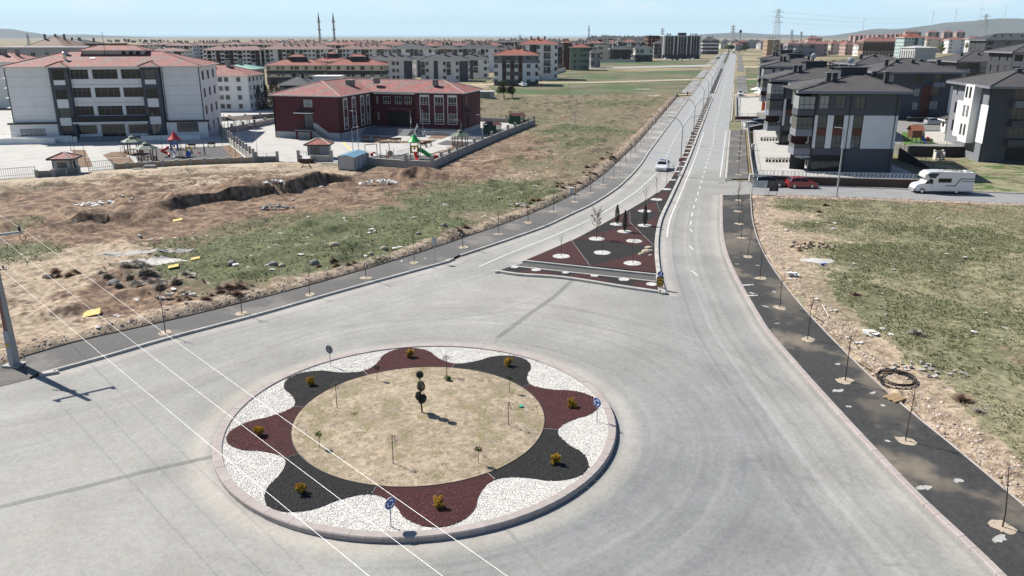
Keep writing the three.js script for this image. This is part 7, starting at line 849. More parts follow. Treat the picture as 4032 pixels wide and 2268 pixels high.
{ // eight golden shrubs, one on each lobe
const L = ['on the red lobe at the back of the island', 'on the black lobe at the back right', 'on the red lobe at the right', 'on the black lobe at the front right', 'on the red lobe nearest the camera', 'on the black lobe at the front left', 'on the red lobe at the left', 'on the black lobe at the back left'];
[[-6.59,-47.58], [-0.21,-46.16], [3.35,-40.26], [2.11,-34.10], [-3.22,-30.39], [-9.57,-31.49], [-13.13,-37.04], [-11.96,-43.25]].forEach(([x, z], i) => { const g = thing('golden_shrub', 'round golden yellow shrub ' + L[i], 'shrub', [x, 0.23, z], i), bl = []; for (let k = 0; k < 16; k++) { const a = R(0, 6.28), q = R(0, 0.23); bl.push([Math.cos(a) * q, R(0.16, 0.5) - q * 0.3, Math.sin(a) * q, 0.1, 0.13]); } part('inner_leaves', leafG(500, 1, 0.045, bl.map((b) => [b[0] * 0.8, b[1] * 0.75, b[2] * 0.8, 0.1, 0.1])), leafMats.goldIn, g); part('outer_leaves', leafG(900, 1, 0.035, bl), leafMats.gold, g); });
// small grafted trees and weeping trees on the sand
const gr = (l, p, h, c) => { const g = thing('standard_tree', l, 'small tree', [p[0], 0.3, p[1]]); part('stem', new MB().bar([0, 0, 0], [0.03, h * 0.75, 0], 0.02, 0.014).geo(), M.barkPale, g); part('crown', leafG(260, 1, 0.035, [[0.03, h * 0.86, 0, 0.17, 0.12], [0.1, h * 0.8, 0.05, 0.1, 0.1], [-0.08, h * 0.82, -0.04, 0.1, 0.1]]), c, g); };
gr('little green topped tree at the back left rim of the sandy disc', [-8.13,-43.87], 0.95, leafMats.olive); gr('little green topped tree at the back right rim of the sandy disc', [-0.16,-42.22], 1.05, leafMats.olive); gr('little green topped tree at the left side of the sandy disc', [-9.71,-35.65], 0.85, leafMats.green); gr('little green topped tree at the front right of the sandy disc', [-1.64,-34.10], 0.9, leafMats.olive);
const weep = (l, p, h) => { const g = thing('weeping_tree', l, 'small tree', [p[0], 0.3, p[1]], R(0, 6)); part('stem', new MB().bar([0, 0, 0], [-0.03, h * 0.95, 0], 0.022, 0.016).geo(), M.bark, g); const b = new MB(); for (let k = 0; k < 22; k++) { const a = R(0, 6.28), q = R(0.12, 0.38); let o = [-0.03, h * 0.95, 0]; for (let i = 1; i <= 5; i++) { const t = i / 5, e = [-0.03 + Math.cos(a) * q * t, h * (0.95 + 0.1 * Math.sin(t * 2.2) - 0.3 * t * t), Math.sin(a) * q * t]; b.bar(o, e, 0.006, 0.005, 3); o = e; } } b.build('weeping_twigs', M.barkPale, g); };
weep('bare weeping tree at the left of the sandy disc', [-9.74,-40.10], 1.55); weep('bare weeping tree at the front of the sandy disc', [-5.76,-34.05], 1.5); weep('bare weeping tree at the right of the sandy disc', [-0.18,-37.98], 1.35); weep('bare weeping tree behind the green bush at the back of the disc', [-3.97,-44.51], 1.3);
const gb = thing('green_bush', 'small fresh green bush at the back of the sandy disc', 'shrub', [-3.88,-43.80].toSpliced(1, 0, 0.3)); part('leaves', leafG(500, 1, 0.035, [[0, 0.17, 0, 0.2, 0.14], [0.1, 0.14, 0.05, 0.12, 0.1]]), leafMats.green, gb); part('stem', new MB().cyl(0.02, 0.2, 0, 0, 0, 5).geo(), M.bark, gb); tag(part('irrigation_cap', new MB().cyl(0.13, 0.06, 0, 0, 0, 16).geo(), mat(0.05, 0.35, 0.25, 0.5)), 'round green plastic cap lying on the sandy disc', 'cap').position.set(...[0.51,-40.23].toSpliced(1, 0, 0.3));
}
for (const [px, l, s] of [[[13.49,-75.43], 'pale boulder at the back of the rock group on the wedge', 0.42], [[13.01,-74.00], 'widest pale boulder of the rock group on the wedge', 0.5], [[13.38,-74.19], 'pale boulder touching the widest one on the wedge', 0.36], [[12.34,-73.16], 'small pale rock at the left of the rock group on the wedge', 0.3], [[13.18,-72.70], 'smallest pale rock nearest the front of the wedge', 0.2]]) { const o = tag(part('boulder', new THREE.IcosahedronGeometry(1, 2), M.dust), l, 'rock'), p = o.geometry.attributes.position; for (let i = 0; i < p.count; i++) { const k = 0.75 + 0.45 * fbm(p.getX(i) * 1.6 + px[0], p.getY(i) * 1.6 + p.getZ(i), 3); p.setXYZ(i, p.getX(i) * k, p.getY(i) * k * 0.55, p.getZ(i) * k * 0.8); } o.geometry.computeVertexNormals(); o.scale.setScalar(s); o.position.set(px[0], 0.22, px[1]); }
// ---------- in and around the school yards ----------
function gazebo(label, [x, z]) { const g = thing('gazebo', label, 'gazebo', [x, 0.02, z], 0.3), r = 1.7; for (let k = 0; k < 6; k++) { const a = k * Math.PI / 3, p = [Math.cos(a) * r * 0.86, Math.sin(a) * r * 0.86], q = [Math.cos(a + Math.PI / 3) * r * 0.86, Math.sin(a + Math.PI / 3) * r * 0.86]; part('post', new MB().box(0.13, 2.2, 0.13, p[0], 1.1, p[1], -a).geo(), M.wood, g); part('beam', new MB().bar([p[0], 2.15, p[1]], [q[0], 2.15, q[1]], 0.06, 0.06, 4).geo(), M.wood, g); if (k !== 1) { const b = new MB().bar([p[0], 0.75, p[1]], [q[0], 0.75, q[1]], 0.04, 0.04, 4).bar([p[0], 0.2, p[1]], [q[0], 0.2, q[1]], 0.03, 0.03, 4); for (let i = 1; i < 6; i++) b.bar([lerp(p[0], q[0], i / 6), 0.2, lerp(p[1], q[1], i / 6)], [lerp(p[0], q[0], i / 6), 0.75, lerp(p[1], q[1], i / 6)], 0.025, 0.025, 4); stuffPart(b.build('railing', M.wood, g)); } }
const ring6 = (rr, y) => Array.from({ length: 6 }, (_, k) => [Math.cos(k * Math.PI / 3) * rr, y, Math.sin(k * Math.PI / 3) * rr]), A = ring6(r * 1.15, 2.2), B = ring6(0.45, 2.85), Ct = ring6(0.62, 3.0); const f = [], f2 = [], rb = new MB(); for (let k = 0; k < 6; k++) { const n = (k + 1) % 6; f.push([A[k], A[n], B[n], B[k]]); f2.push([Ct[k], Ct[n], [0, 3.35, 0]]); rb.bar(A[k], B[k], 0.05, 0.05, 4); } part('roof', roofFaces(f), M.greenRoof, g); part('roof_ribs', rb.geo(), M.cream, g); part('lantern', new MB().cyl(0.4, 0.25, 0, 2.8, 0, 6).geo(), M.wood, g); part('lantern_roof', roofFaces(f2), M.greenRoof, g); part('floor', new MB().cyl(r * 0.95, 0.06, 0, 0, 0, 6).geo(), M.wood, g); part('table', new MB().box(0.9, 0.06, 0.6, 0, 0.75, 0).box(0.1, 0.7, 0.1, 0, 0.4, 0).geo(), M.paleWood, g); }
gazebo('green roofed wooden gazebo farther back in the white school yard', [-67.72,-142.66]); gazebo('green roofed wooden gazebo nearest the fence of the white school', [-61.23,-133.56]); gazebo('green roofed wooden gazebo beside the wall of the red school yard', [-9.86,-151.93]);
function towerPlay(label, [x, z], roofM, slideA, slideB) { const g = thing('play_tower', label, 'playground', [x, 0.1, z], 0.15); for (const [px, pz] of [[-0.65, -0.65], [0.65, -0.65], [-0.65, 0.65], [0.65, 0.65]]) part('post', new MB().cyl(0.06, 3.1, px, 0, pz, 8).geo(), M.darkSteel, g); part('deck', new MB().box(1.4, 0.1, 1.4, 0, 1.15, 0).geo(), M.wood, g); const pr = [[0, 1.5], [0.05, 1.3], [0.35, 0.85], [0.75, 0.35], [1.1, 0.05], [1.15, -0.05]]; part('cone_roof', new THREE.LatheGeometry(pr.map((p) => new THREE.Vector2(p[1] * 0 + p[0], p[1])).reverse(), 16), roofM, g).position.y = 3.0; part('finial', new MB().ball(0.1, 0, 4.5, 0).geo(), M.red, g);
part('front_panel', new MB().box(0.2, 1.1, 0.06, -0.5, 1.75, 0.68).box(0.2, 1.1, 0.06, 0.5, 1.75, 0.68).box(1.2, 0.3, 0.06, 0, 2.25, 0.683).geo(), slideB === 'red' ? M.yellow : M.blue, g); part('ball_ornament', new MB().ball(0.2, 0, 1.9, 0.72).geo(), M.red, g);
const sl = (m, w, from, to, rot, nm = 'slide') => { const o = part(nm, (() => { const s = []; for (let i = 0; i <= 8; i++) { const t = i / 8; s.push([0, lerp(from, 0.15, t < 0.85 ? t / 0.85 * 0.95 : 0.95 + (t - 0.85) * 0.33), t * to]); } const b = new MB(); for (let i = 0; i < 8; i++) { b.bar(s[i].map((v, k) => v + (k === 0 ? -w : 0)), s[i + 1].map((v, k) => v + (k === 0 ? -w : 0)), 0.07).bar(s[i].map((v, k) => v + (k === 0 ? w : 0)), s[i + 1].map((v, k) => v + (k === 0 ? w : 0)), 0.07); const dy = s[i + 1][1] - s[i][1], dz = s[i + 1][2] - s[i][2]; b.box(w * 2, 0.04, Math.hypot(dy, dz), 0, (s[i][1] + s[i + 1][1]) / 2, (s[i][2] + s[i + 1][2]) / 2, 0, -Math.atan2(dy, dz)); } return b.geo(); })(), m, g); o.rotation.y = rot; o.position.set(Math.sin(rot) * 0.7, 0, Math.cos(rot) * 0.7); return o; };
if (slideB === 'red') { sl(M.red, 0.25, 1.25, 1.7, 0.15); part('tube_slide', new THREE.TubeGeometry(new THREE.CatmullRomCurve3([V3(0.7, 1.6, -0.2), V3(1.4, 1.35, 0), V3(2.3, 0.75, 0.4), V3(3.1, 0.5, 0.6)]), 20, 0.36, 12), M.plastGreen, g); part('tube_mouth', new THREE.TubeGeometry(new THREE.CatmullRomCurve3([V3(3.05, 0.5, 0.6), V3(3.5, 0.42, 0.7), V3(3.9, 0.3, 0.8)]), 8, 0.37, 12), M.red, g); part('bridge', new MB().box(2, 0.08, 0.7, -1.9, 0.8, -0.2, 0, 0, 0.25).geo(), M.darkSteel, g); { const b = new MB(); for (let k = 0; k < 9; k++) b.bar([-3 + k * 0.28, 0.6 + k * 0.07, 0.2], [-3 + k * 0.28, 1.4 + k * 0.07, 0.2], 0.02); b.bar([-3, 1.4, 0.2], [-0.76, 1.96, 0.2], 0.025); stuffPart(b.build('bridge_rail', M.darkSteel, g)); } part('play_panel', new MB().at(new THREE.CylinderGeometry(0.5, 0.5, 0.08, 18), -4.1, 1.1, 0.2, Math.PI / 2).geo(), M.tan, g); new MB().cyl(0.05, 1.8, -4.7, 0, 0.2, 8).cyl(0.05, 1.8, -3.5, 0, 0.2, 8).each('panel_post', M.darkSteel, g); }
else { sl(M.lightGrey, 0.28, 1.3, 1.5, 0); const s2 = sl(M.blue, 0.3, 0.95, 0.9, 0); s2.position.set(2.3, 0, 0.4); part('arch', new MB().at(new THREE.TorusGeometry(0.42, 0.12, 8, 16, 3.14), 2.3, 1.2, 0.35).box(0.22, 0.8, 0.1, 1.88, 0.85, 0.35).box(0.22, 0.8, 0.1, 2.72, 0.85, 0.35).geo(), M.yellow, g); part('spiral_slide', new THREE.TubeGeometry(new THREE.CatmullRomCurve3(Array.from({ length: 12 }, (_, i) => V3(-1.7 + Math.cos(i * 0.6) * 0.55, 1.7 - i * 0.135, 0.2 + Math.sin(i * 0.6) * 0.55))), 40, 0.22, 8), M.red, g); part('climbing_bars', new MB().bar([-0.6, 1.3, 0.3], [-1.6, 1.5, 0.3], 0.03).bar([0.65, 1.3, 0.3], [2, 0.9, 0.3], 0.04).bar([0.65, 1.3, -0.3], [2, 0.9, -0.3], 0.04).geo(), M.darkSteel, g); } }
towerPlay('play tower with red cone roof and red, grey and blue slides', [-58.59,-138.88], M.red, 0, 'blue'); towerPlay('play tower with green cone roof, red slide and green tube slide', [-16.60,-135.58], M.plastGreen, 0, 'red');
{ const g = thing('swing', 'black swing frame with two seats beside the red roofed play tower', 'swing', [-55.65,-140.12], 0.15); for (const s of [-1.5, 1.5]) part('frame_leg', new MB().bar([s, 0, -0.7], [s, 2.1, 0], 0.06).bar([s, 0, 0.7], [s, 2.1, 0], 0.06).geo(), M.darkSteel, g); part('top_bar', new MB().bar([-1.5, 2.1, 0], [1.5, 2.1, 0], 0.06).geo(), M.darkSteel, g); for (const s of [-0.6, 0.6]) { part('swing_seat', new MB().box(0.45, 0.2, 0.35, s, 0.5, 0).geo(), s > 0 ? M.red : M.darkSteel, g); new MB().bar([s - 0.2, 0.5, 0], [s - 0.2, 2.1, 0], 0.012).bar([s + 0.2, 0.5, 0], [s + 0.2, 2.1, 0], 0.012).each('chain', M.darkSteel, g); } }
{ const g = thing('swing', 'dark swing frames with red baskets in the red school playground', 'swing', [-24.37,-137.66], 0.3); part('frame', new MB().bar([-1, 0, 0], [-1, 2.3, 0], 0.06).bar([1.1, 0, -0.6], [1.1, 2.3, -0.6], 0.06).bar([-1, 2.3, 0], [1.1, 2.3, -0.6], 0.06).bar([1.8, 0, -1.5], [1.8, 2.3, -1.5], 0.06).bar([3.4, 0, -1.5], [3.4, 2.3, -1.5], 0.06).bar([1.8, 2.3, -1.5], [3.4, 2.3, -1.5], 0.06).geo(), M.darkSteel, g); part('basket', new MB().box(0.5, 0.5, 0.5, 0.1, 0.6, 0).geo(), M.red, g); const s = thing('seesaw', 'tilted seesaw with red seats beside the dark swing frames', 'seesaw', [-22.46,-136.17], -0.3); part('beam', new MB().bar([-1.3, 1.0, 0], [1.4, 0.35, 0], 0.05).geo(), M.darkSteel, s); part('support', new MB().cyl(0.1, 0.6, 0, 0, 0, 8).geo(), M.darkSteel, s); part('seat', new MB().box(0.4, 0.2, 0.35, -1.25, 1.1, 0).geo(), M.red, s); part('seat', new MB().box(0.4, 0.2, 0.35, 1.35, 0.48, 0).geo(), M.red, s); }
function bench(label, [x, z], turn) { const g = thing('bench', label, 'bench', [x, 0.03, z], turn); part('seat', new MB().box(1.5, 0.06, 0.42, 0, 0.45, 0).geo(), M.paleWood, g); part('backrest', new MB().box(1.5, 0.4, 0.05, 0, 0.75, -0.22, 0, -0.15).geo(), M.wood, g); for (const s of [-0.6, 0.6]) part('leg', new MB().box(0.07, 0.45, 0.4, s, 0.22, 0).geo(), M.darkSteel, g); }
[[-29.35,-160.79], [-27.19,-160.38], [-25.47,-158.78], [-23.29,-157.99], [-24.92,-159.18], [-22.64,-158.38]].sort((a, b) => a[0] - b[0]).forEach((p, i) => bench(`${ord(i)} wooden bench from the left in the row before the red school`, p, 0.05)); bench('wooden bench beside the green roofed play tower, left of a pair', [-16.71,-150.84], 0.5); bench('wooden bench beside the green roofed play tower, right of a pair', [-16.06,-153.03], 0.5); bench('wooden bench behind the swing of the white school playground', [-59.99,-149.42], 0); bench('wooden bench at the right behind the white school playground', [-56.93,-151.20], 0);
{ const g = thing('monument', 'grey monument with a bust on a tapering pedestal before the red school', 'monument', [-19.86,-168.89], -0.2); part('plinth', new MB().box(2.6, 0.35, 2.2, 0, 0.17, 0).geo(), M.concDark, g); part('pedestal', new MB().at(new THREE.CylinderGeometry(0.45, 1.0, 1.5, 4), 0, 1.1, 0, 0, Math.PI / 4).geo(), M.midGrey, g); part('plaque', new MB().box(0.35, 0.55, 0.04, 0, 1.15, 0.62, 0, -0.24).geo(), M.black, g); const b = new THREE.LatheGeometry([[0.02, 0], [0.3, 0.02], [0.34, 0.16], [0.16, 0.3], [0.1, 0.36], [0.14, 0.44], [0.17, 0.56], [0.13, 0.7], [0.02, 0.76]].map((p) => new THREE.Vector2(...p)), 14); part('bust', b, M.lightGrey, g).position.y = 1.85; part('banner', new MB().box(0.3, 0.9, 0.05, 1.5, 0.9, 0.2, 0, 0, -0.5).box(0.25, 0.9, 0.05, 1.4, 0.35, 0.6, 0, 0, 0.1).geo(), M.white, g); const m2 = thing('monument', 'dark monument with a bust in the shade of the white school', 'monument', [-71.46,-163.68], 0.16); part('plinth', new MB().box(2.2, 0.3, 1.6, 0, 0.15, 0).geo(), M.dark, m2); part('pedestal', new MB().at(new THREE.CylinderGeometry(0.4, 0.9, 1.3, 4), 0, 0.95, 0, 0, Math.PI / 4).geo(), M.dark, m2); part('bust', b, M.dark, m2).position.y = 1.6; }
const pole = (label, nm, cat, [x, z], h, r, m, extra) => { const g = thing(nm, label, cat, [x, 0, z]); part('pole', new MB().cyl(r, h, 0, 0, 0, 8, r * 0.6).geo(), m, g); part('base', new MB().cyl(r * 3, 0.1, 0, 0, 0, 8).geo(), M.concrete, g); if (extra) extra(g, h); };
pole('flagpole left of the bust monument with a furled white flag', 'flagpole', 'flagpole', [-21.52,-170.69], 5.2, 0.05, M.lightGrey, (g) => part('flag', new MB().cyl(0.12, 1.3, 0.1, 2.6, 0, 6, 0.05).geo(), M.white, g)); pole('flagpole right of the bust monument', 'flagpole', 'flagpole', [-18.97,-171.15], 5.2, 0.05, M.lightGrey, (g, h) => part('finial', new MB().ball(0.08, 0, h, 0).geo(), M.chrome, g)); pole('leaning pale flagpole left of the right stair tower, white school', 'flagpole', 'flagpole', [-72.14,-162.02], 5.5, 0.05, M.cream, (g, h) => part('finial', new MB().ball(0.08, 0, h, 0).geo(), M.chrome, g)); pole('pale flagpole right of the right stair tower, white school', 'flagpole', 'flagpole', [-71.36,-167.12], 5.5, 0.05, M.cream, (g, h) => part('finial', new MB().ball(0.08, 0, h, 0).geo(), M.chrome, g));
singleLamp('bent lamp post in front of the gazebo in the red school yard', [-9.66,-152.66], 5, 3.3, 0.06); singleLamp('twin headed lamp post by the right wall of the red school', [-5.87,-160.79], 5.2, 3, 0.06); singleLamp('tall lamp post before the left wing of the red school', [-28.22,-146.64], 7.2, 2.8, 0.06); singleLamp('shorter lamp post just left of the tall one, red school yard', [-29.12,-145.96], 4.4, 0.2, 0.06); singleLamp('thin lamp post standing before the green roofed play tower', [-15.26,-132.43], 5.4, 2.9, 0.05); singleLamp('lamp post at the far corner of the red school yard', [-2.51,-172.07], 5.2, 3, 0.05); singleLamp('lamp post between the two schools near the plot behind', [-54.40,-159.18], 5, 2.5, 0.05); singleLamp('lamp post left of the gateway between the two schools', [-44.63,-139.50], 5.4, 2.9, 0.05);
[[-81.12,-146.64], [-75.41,-137.36], [-68.54,-127.56], [-69.10,-140.75], [-67.63,-138.57], [-63.57,-132.15], [-69.27,-149.42], [-64.87,-148.02], [-54.80,-132.43], [-55.32,-152.66], [-50.80,-143.64], [-46.79,-134.71], [-63.16,-176.83]].forEach((p, i) => pole(`${ord(i)} thin black lamp pole from the left in the white school yard`, 'thin_pole', 'pole', p, 3.6, 0.045, M.darkSteel, (g, h) => part('lamp_head', new MB().cyl(0.09, 0.2, 0, h, 0, 8, 0.05).geo(), M.darkSteel, g)));
{ // huts, container, cages
const h1 = thing('guard_hut', 'small white guard hut with red roof beside the sliding gate', 'guard hut', [-69.45,-119.70], 0.12); facade(h1, M.lightGrey, 0, 0, 0, 2.8, 0, 2.5, [[0.65, 1.0, 1.5, 1.0, { cols: 1, frame: M.frameWhite, glass: M.glassMid }]]); facade(h1, M.lightGrey, 2.8, 0, Math.PI / 2, 2.5, 0, 2.5, [[0.6, 0.05, 0.9, 2, { cols: 1, name: 'door' }]]); facade(h1, M.lightGrey, 0, -2.5, -Math.PI / 2, 2.5, 0, 2.5); facade(h1, M.lightGrey, 2.8, -2.5, Math.PI, 2.8, 0, 2.5); hip(h1, rect(-0.5, 3.3, -3, 0.5), 2.5, 0.75, M.schoolRoof, { fascia: M.darkSteel, caps: M.pink });
const h2 = thing('guard_hut', 'grey rendered guard hut with striped red roof left of the container', 'guard hut', [-35.03,-136.46], 0.02); facade(h2, M.midGrey, 0, 0, 0, 3.5, 0, 2.5, [[0.55, 0.9, 1.5, 1.2, { cols: 2, frame: M.frameDark, glass: M.glassMid }]]); facade(h2, M.lightGrey, 3.5, 0, Math.PI / 2, 2.6, 0, 2.5, [[0.4, 0.7, 0.6, 1.4, { cols: 1, frame: M.frameWhite }]]); facade(h2, M.lightGrey, 0, -2.6, -Math.PI / 2, 2.6, 0, 2.5); facade(h2, M.lightGrey, 3.5, -2.6, Math.PI, 3.5, 0, 2.5); hip(h2, rect(-0.45, 4.0, -3.1, 0.5), 2.5, 0.8, M.redRoof2, { fascia: M.darkSteel, caps: M.cream });
const A = [-27.36,-125.00], B = [-24.59,-123.51], D = [-23.64,-129.68], w = Math.hypot(B[0] - A[0], B[1] - A[1]), l = Math.hypot(D[0] - B[0], D[1] - B[1]), an = Math.atan2(-(B[1] - A[1]), B[0] - A[0]), aR = Math.atan2(-(D[1] - B[1]), D[0] - B[0]) - an;
const c = thing('site_container', 'grey panel site cabin with a light blue gabled roof by the school wall', 'site cabin', [A[0], 0.05, A[1]], an); facade(c, M.lightGrey, 0, 0, 0, w, 0, 2.1, []); facade(c, M.lightGrey, w, 0, aR, l, 0, 2.1, []); const dx = Math.cos(aR) * l, dz = -Math.sin(aR) * l; facade(c, M.lightGrey, w + dx, dz, Math.PI, w, 0, 2.1, []); facade(c, M.lightGrey, dx, dz, aR + Math.PI, l, 0, 2.1, []);
const o = 0.12, p = (x, y, t) => [x + dx * t, y, dz * t + (t > 0.5 ? -o : o)]; part('roof', roofFaces([[p(-o, 2.08, 0), p(w / 2, 2.38, 0), p(w / 2, 2.38, 1), p(-o, 2.08, 1)], [p(w / 2, 2.38, 0), p(w + o, 2.08, 0), p(w + o, 2.08, 1), p(w / 2, 2.38, 1)]]), M.blueRoof, c); part('gable', roofFaces([[[0, 2.1, 0.001], [w, 2.1, 0.001], [w / 2, 2.36, 0.001]]]), M.lightGrey, c); const tr = new MB(); for (const t of [0.02, 0.34, 0.67, 0.985]) tr.bar([w + dx * t + 0.02, 0, dz * t], [w + dx * t + 0.02, 2.1, dz * t], 0.04, 0.04, 4); tr.bar([0, 0, 0.02], [0, 2.1, 0.02], 0.04, 0.04, 4).bar([0, 0.03, 0.03], [w, 0.03, 0.03], 0.05, 0.05, 4); stuffPart(tr.build('trim', M.darkSteel, c));
const tc = thing('transformer_cabin', 'pale green and white transformer cabin beside the round trees', 'cabin', [-10.66,-270.63], 0.0); part('wall', new MB().bx(0, 4.8, 0, 2.6, -2.4, 0).geo(), M.lightGrey, tc); part('roof', new MB().bx(-0.15, 4.95, 2.6, 2.78, -2.55, 0.15).geo(), M.white, tc); for (let k = 0; k < 3; k++) part('door', new MB().bx(0.3 + k * 1.05, 1.25 + k * 1.05, 0.25, 2.4, 0, 0.05).geo(), M.green, tc);
for (const [lb, q, wd] of [['green netted cage with maroon roof, nearer one by the right wall', [-4.97,-170.69], 3], ['green netted cage with maroon roof, farther one by the right wall', [0.48,-191.61], 3]]) { const g = thing('netted_shelter', lb, 'shelter', [q[0], 0, q[1]], 0.5); part('roof', roofFaces([[[-0.2, 2.1, 0.2], [wd + 0.2, 2.1, 0.2], [wd + 0.2, 2.7, -1.2], [-0.2, 2.7, -1.2]], [[wd + 0.2, 2.1, -2.6], [-0.2, 2.1, -2.6], [-0.2, 2.7, -1.2], [wd + 0.2, 2.7, -1.2]]]), M.maroon, g); for (const [x, z] of [[0, 0], [wd, 0], [0, -2.4], [wd, -2.4], [wd / 2, 0]]) part('post', new MB().box(0.07, 2.1, 0.07, x, 1.05, z).geo(), M.darkSteel, g); const b = new MB(); for (let k = 0; k < 16; k++) b.bx(k * wd / 16, k * wd / 16 + 0.03, 0.1, 2.05, -0.01, 0.01).bx(wd - 0.01, wd + 0.01, 0.1, 2.05, -k * 0.15 - 0.03, -k * 0.15); for (let k = 0; k < 9; k++) b.bx(0, wd, 0.15 + k * 0.22, 0.18 + k * 0.22, -0.012, 0.012); stuffPart(b.build('netting', M.netGreen, g)); part('back_net', new MB().bx(0, wd, 0, 2.05, -2.42, -2.4).geo(), M.netGreen, g); }
const sh = thing('open_shelter', 'open shelter with brown gabled roof on black posts behind the white school yard', 'shelter', [-64.50,-182.89], -0.1); for (let k = 0; k < 4; k++) for (const z of [0, -3]) part('post', new MB().box(0.1, 2.1, 0.1, k * 1.7, 1.05, z).geo(), M.darkSteel, sh); part('roof', roofFaces([[[-0.4, 2.1, 0.4], [5.5, 2.1, 0.4], [5.5, 2.8, -1.5], [-0.4, 2.8, -1.5]], [[5.5, 2.1, -3.4], [-0.4, 2.1, -3.4], [-0.4, 2.8, -1.5], [5.5, 2.8, -1.5]]]), M.brown, sh);
}
{ // walls, gates
const pil = { posts: 1.9, postH: 0.12 }; wallRun('low concrete wall with pillars along the front of the white school playground', [[-62.74,-125.25], [-56.34,-127.82], [-50.61,-130.49], [-43.19,-132.43]], 0.85, 0.25, M.tan, { ...pil, cap: M.concrete });
wallRun('stone wall with dark fence running back between the two schools', [[-43.15,-132.71], [-52.62,-151.57], [-62.40,-171.61]], 1.0, 0.3, M.concrete, { rail: 1.1, posts: 3.6, postH: 1.2 }); wallRun('short dark stone wall piece right of the white school corner', [[-42.81,-132.99], [-39.40,-133.56]], 0.85, 0.3, M.concDark, { rail: 0.6, posts: 6, postH: 0.8 }); wallRun('grey wall piece before the guard hut left of the container', [[-35.78,-133.27], [-30.23,-133.27]], 0.95, 0.25, M.concrete, { rail: 0.7, posts: 5.4, postH: 0.9 }); wallRun('concrete wall in front of the red school playground', [[-23.56,-129.68], [-16.91,-126.78], [-12.69,-126.01]], 1.15, 0.3, M.concrete, { posts: 5, postH: 0.75 });
wallRun('long concrete wall with pillars down the right side of the red school yard', [[-12.61,-126.01], [-9.58,-138.88], [-5.67,-153.77], [-0.87,-171.15], [5.28,-192.18]], 1.2, 0.3, M.concrete, { rail: 0.6, posts: 5.2, postH: 0.8 }); wallRun('wall with fence across the back of the red school yard', [[5.32,-193.92], [-8.06,-199.93]], 0.9, 0.3, M.concDark, { rail: 0.8, posts: 6, postH: 0.9 }); wallRun('grey retaining wall with fence behind the white school yard', [[-62.56,-172.07], [-60.37,-180.82], [-57.62,-196.28]], 1.1, 0.3, M.concrete, { rail: 0.9, posts: 6, postH: 0.6 }); wallRun('low wall across the plot behind the two schools', [[-76.30,-199.93], [-70.63,-201.81], [-61.62,-210.34]], 1.0, 0.3, M.concDark, { posts: 4, postH: 0.3 }); wallRun('white boundary wall with small pillars below the bright red roofs', [[-9.42,-383.94], [12.30,-388.42], [19.49,-436.81], [32.48,-502.46]], 1.6, 0.3, M.offWhite, { posts: 3.01, postH: 0.5 }); wallRun('white pillared wall in front of the black villas', [[64.39,-673.74], [102.99,-687.48]], 2.2, 0.4, M.offWhite, { posts: 12, postH: 1 }); wallRun('white garden wall left of the red school', [[-89.01,-276.33], [-85.50,-281.06], [-76.90,-254.83], [-72.32,-245.27]], 1.6, 0.3, M.white, {});
const gate = (label, [x, z], [x2, z2], h) => { const g = thing('sliding_gate', label, 'gate', [x, 0, z], Math.atan2(-(z2 - z), x2 - x)), l = Math.hypot(x2 - x, z2 - z); part('gate_frame', new MB().bar([0, 0.1, 0], [l, 0.1, 0], 0.035).bar([0, h, 0], [l, h, 0], 0.035).bar([0, h * 0.35, 0], [l, h * 0.35, 0], 0.025).bar([0, 0, 0], [0, h, 0], 0.04).bar([l, 0, 0], [l, h, 0], 0.04).geo(), M.darkSteel, g); for (let s = 0.25, k = 0; s < l; s += 0.28, k++) { const o = part('gate_bar', gate.b ??= new MB().box(0.035, 1, 0.035, 0, 0.5, 0).geo(), M.darkSteel, g); o.position.x = s; o.scale.y = h; } }; gate('long dark bar sliding gate at the left edge before the white school', [-76.55,-114.38], [-71.02,-117.87], 1.6); gate('dark bar gate standing open beside the playground wall', [-65.82,-123.02], [-63.10,-125.25], 1.5);
wallRun('grey wall with concrete panels around the guard hut and gate', [[-70.69,-117.42], [-68.57,-118.10], [-66.33,-121.10]], 0.95, 0.25, M.concDark, { posts: 2.4, postH: 0.15 });
const pl = thing('panel_stack', 'stack of grey concrete kerb slabs lying before the playground wall', 'slab stack', [-57.69,-126.01], 0.1); for (let k = 0; k < 3; k++) part('slab', new MB().box(2.0 - k * 0.15, 0.16, 0.7, k * 0.06, 0.1 + k * 0.19, 0).geo(), M.concrete, pl); const p2 = thing('panel_stack', 'small stack of pale concrete slabs left of the larger stack', 'slab stack', [-58.98,-124.75], 0.1); for (let k = 0; k < 2; k++) part('slab', new MB().box(1.5, 0.12, 0.5, 0, 0.08 + k * 0.14, 0).geo(), M.kerb2, p2);
const xr = thing('wooden_trestle', 'crossed wooden trestle panel leaning at the playground wall', 'trestle', [-55.84,-128.08].toSpliced(1, 0, 0), 0.1); part('frame', new MB().bar([-0.7, 0, 0], [-0.7, 0.9, -0.1], 0.04).bar([0.7, 0, 0], [0.7, 0.9, -0.1], 0.04).bar([-0.7, 0, 0], [0.7, 0.9, -0.1], 0.035).bar([0.7, 0, 0], [-0.7, 0.9, -0.1], 0.035).bar([-0.7, 0.9, -0.1], [0.7, 0.9, -0.1], 0.04).geo(), M.tan, xr);
const sk = thing('debris_skip', 'dark skip of debris with a white board on top by the guard hut wall', 'skip', [-34.26,-132.15], -0.2); part('tub', extr([[-0.9, 0], [-1.2, 0.7], [1.2, 0.75], [0.9, 0]], 1.2, 0.05), M.brown, sk); part('white_board', new MB().box(1.3, 0.05, 1.1, 0.1, 0.95, 0.1, 0.2, 0.4, -0.3).geo(), M.white, sk);
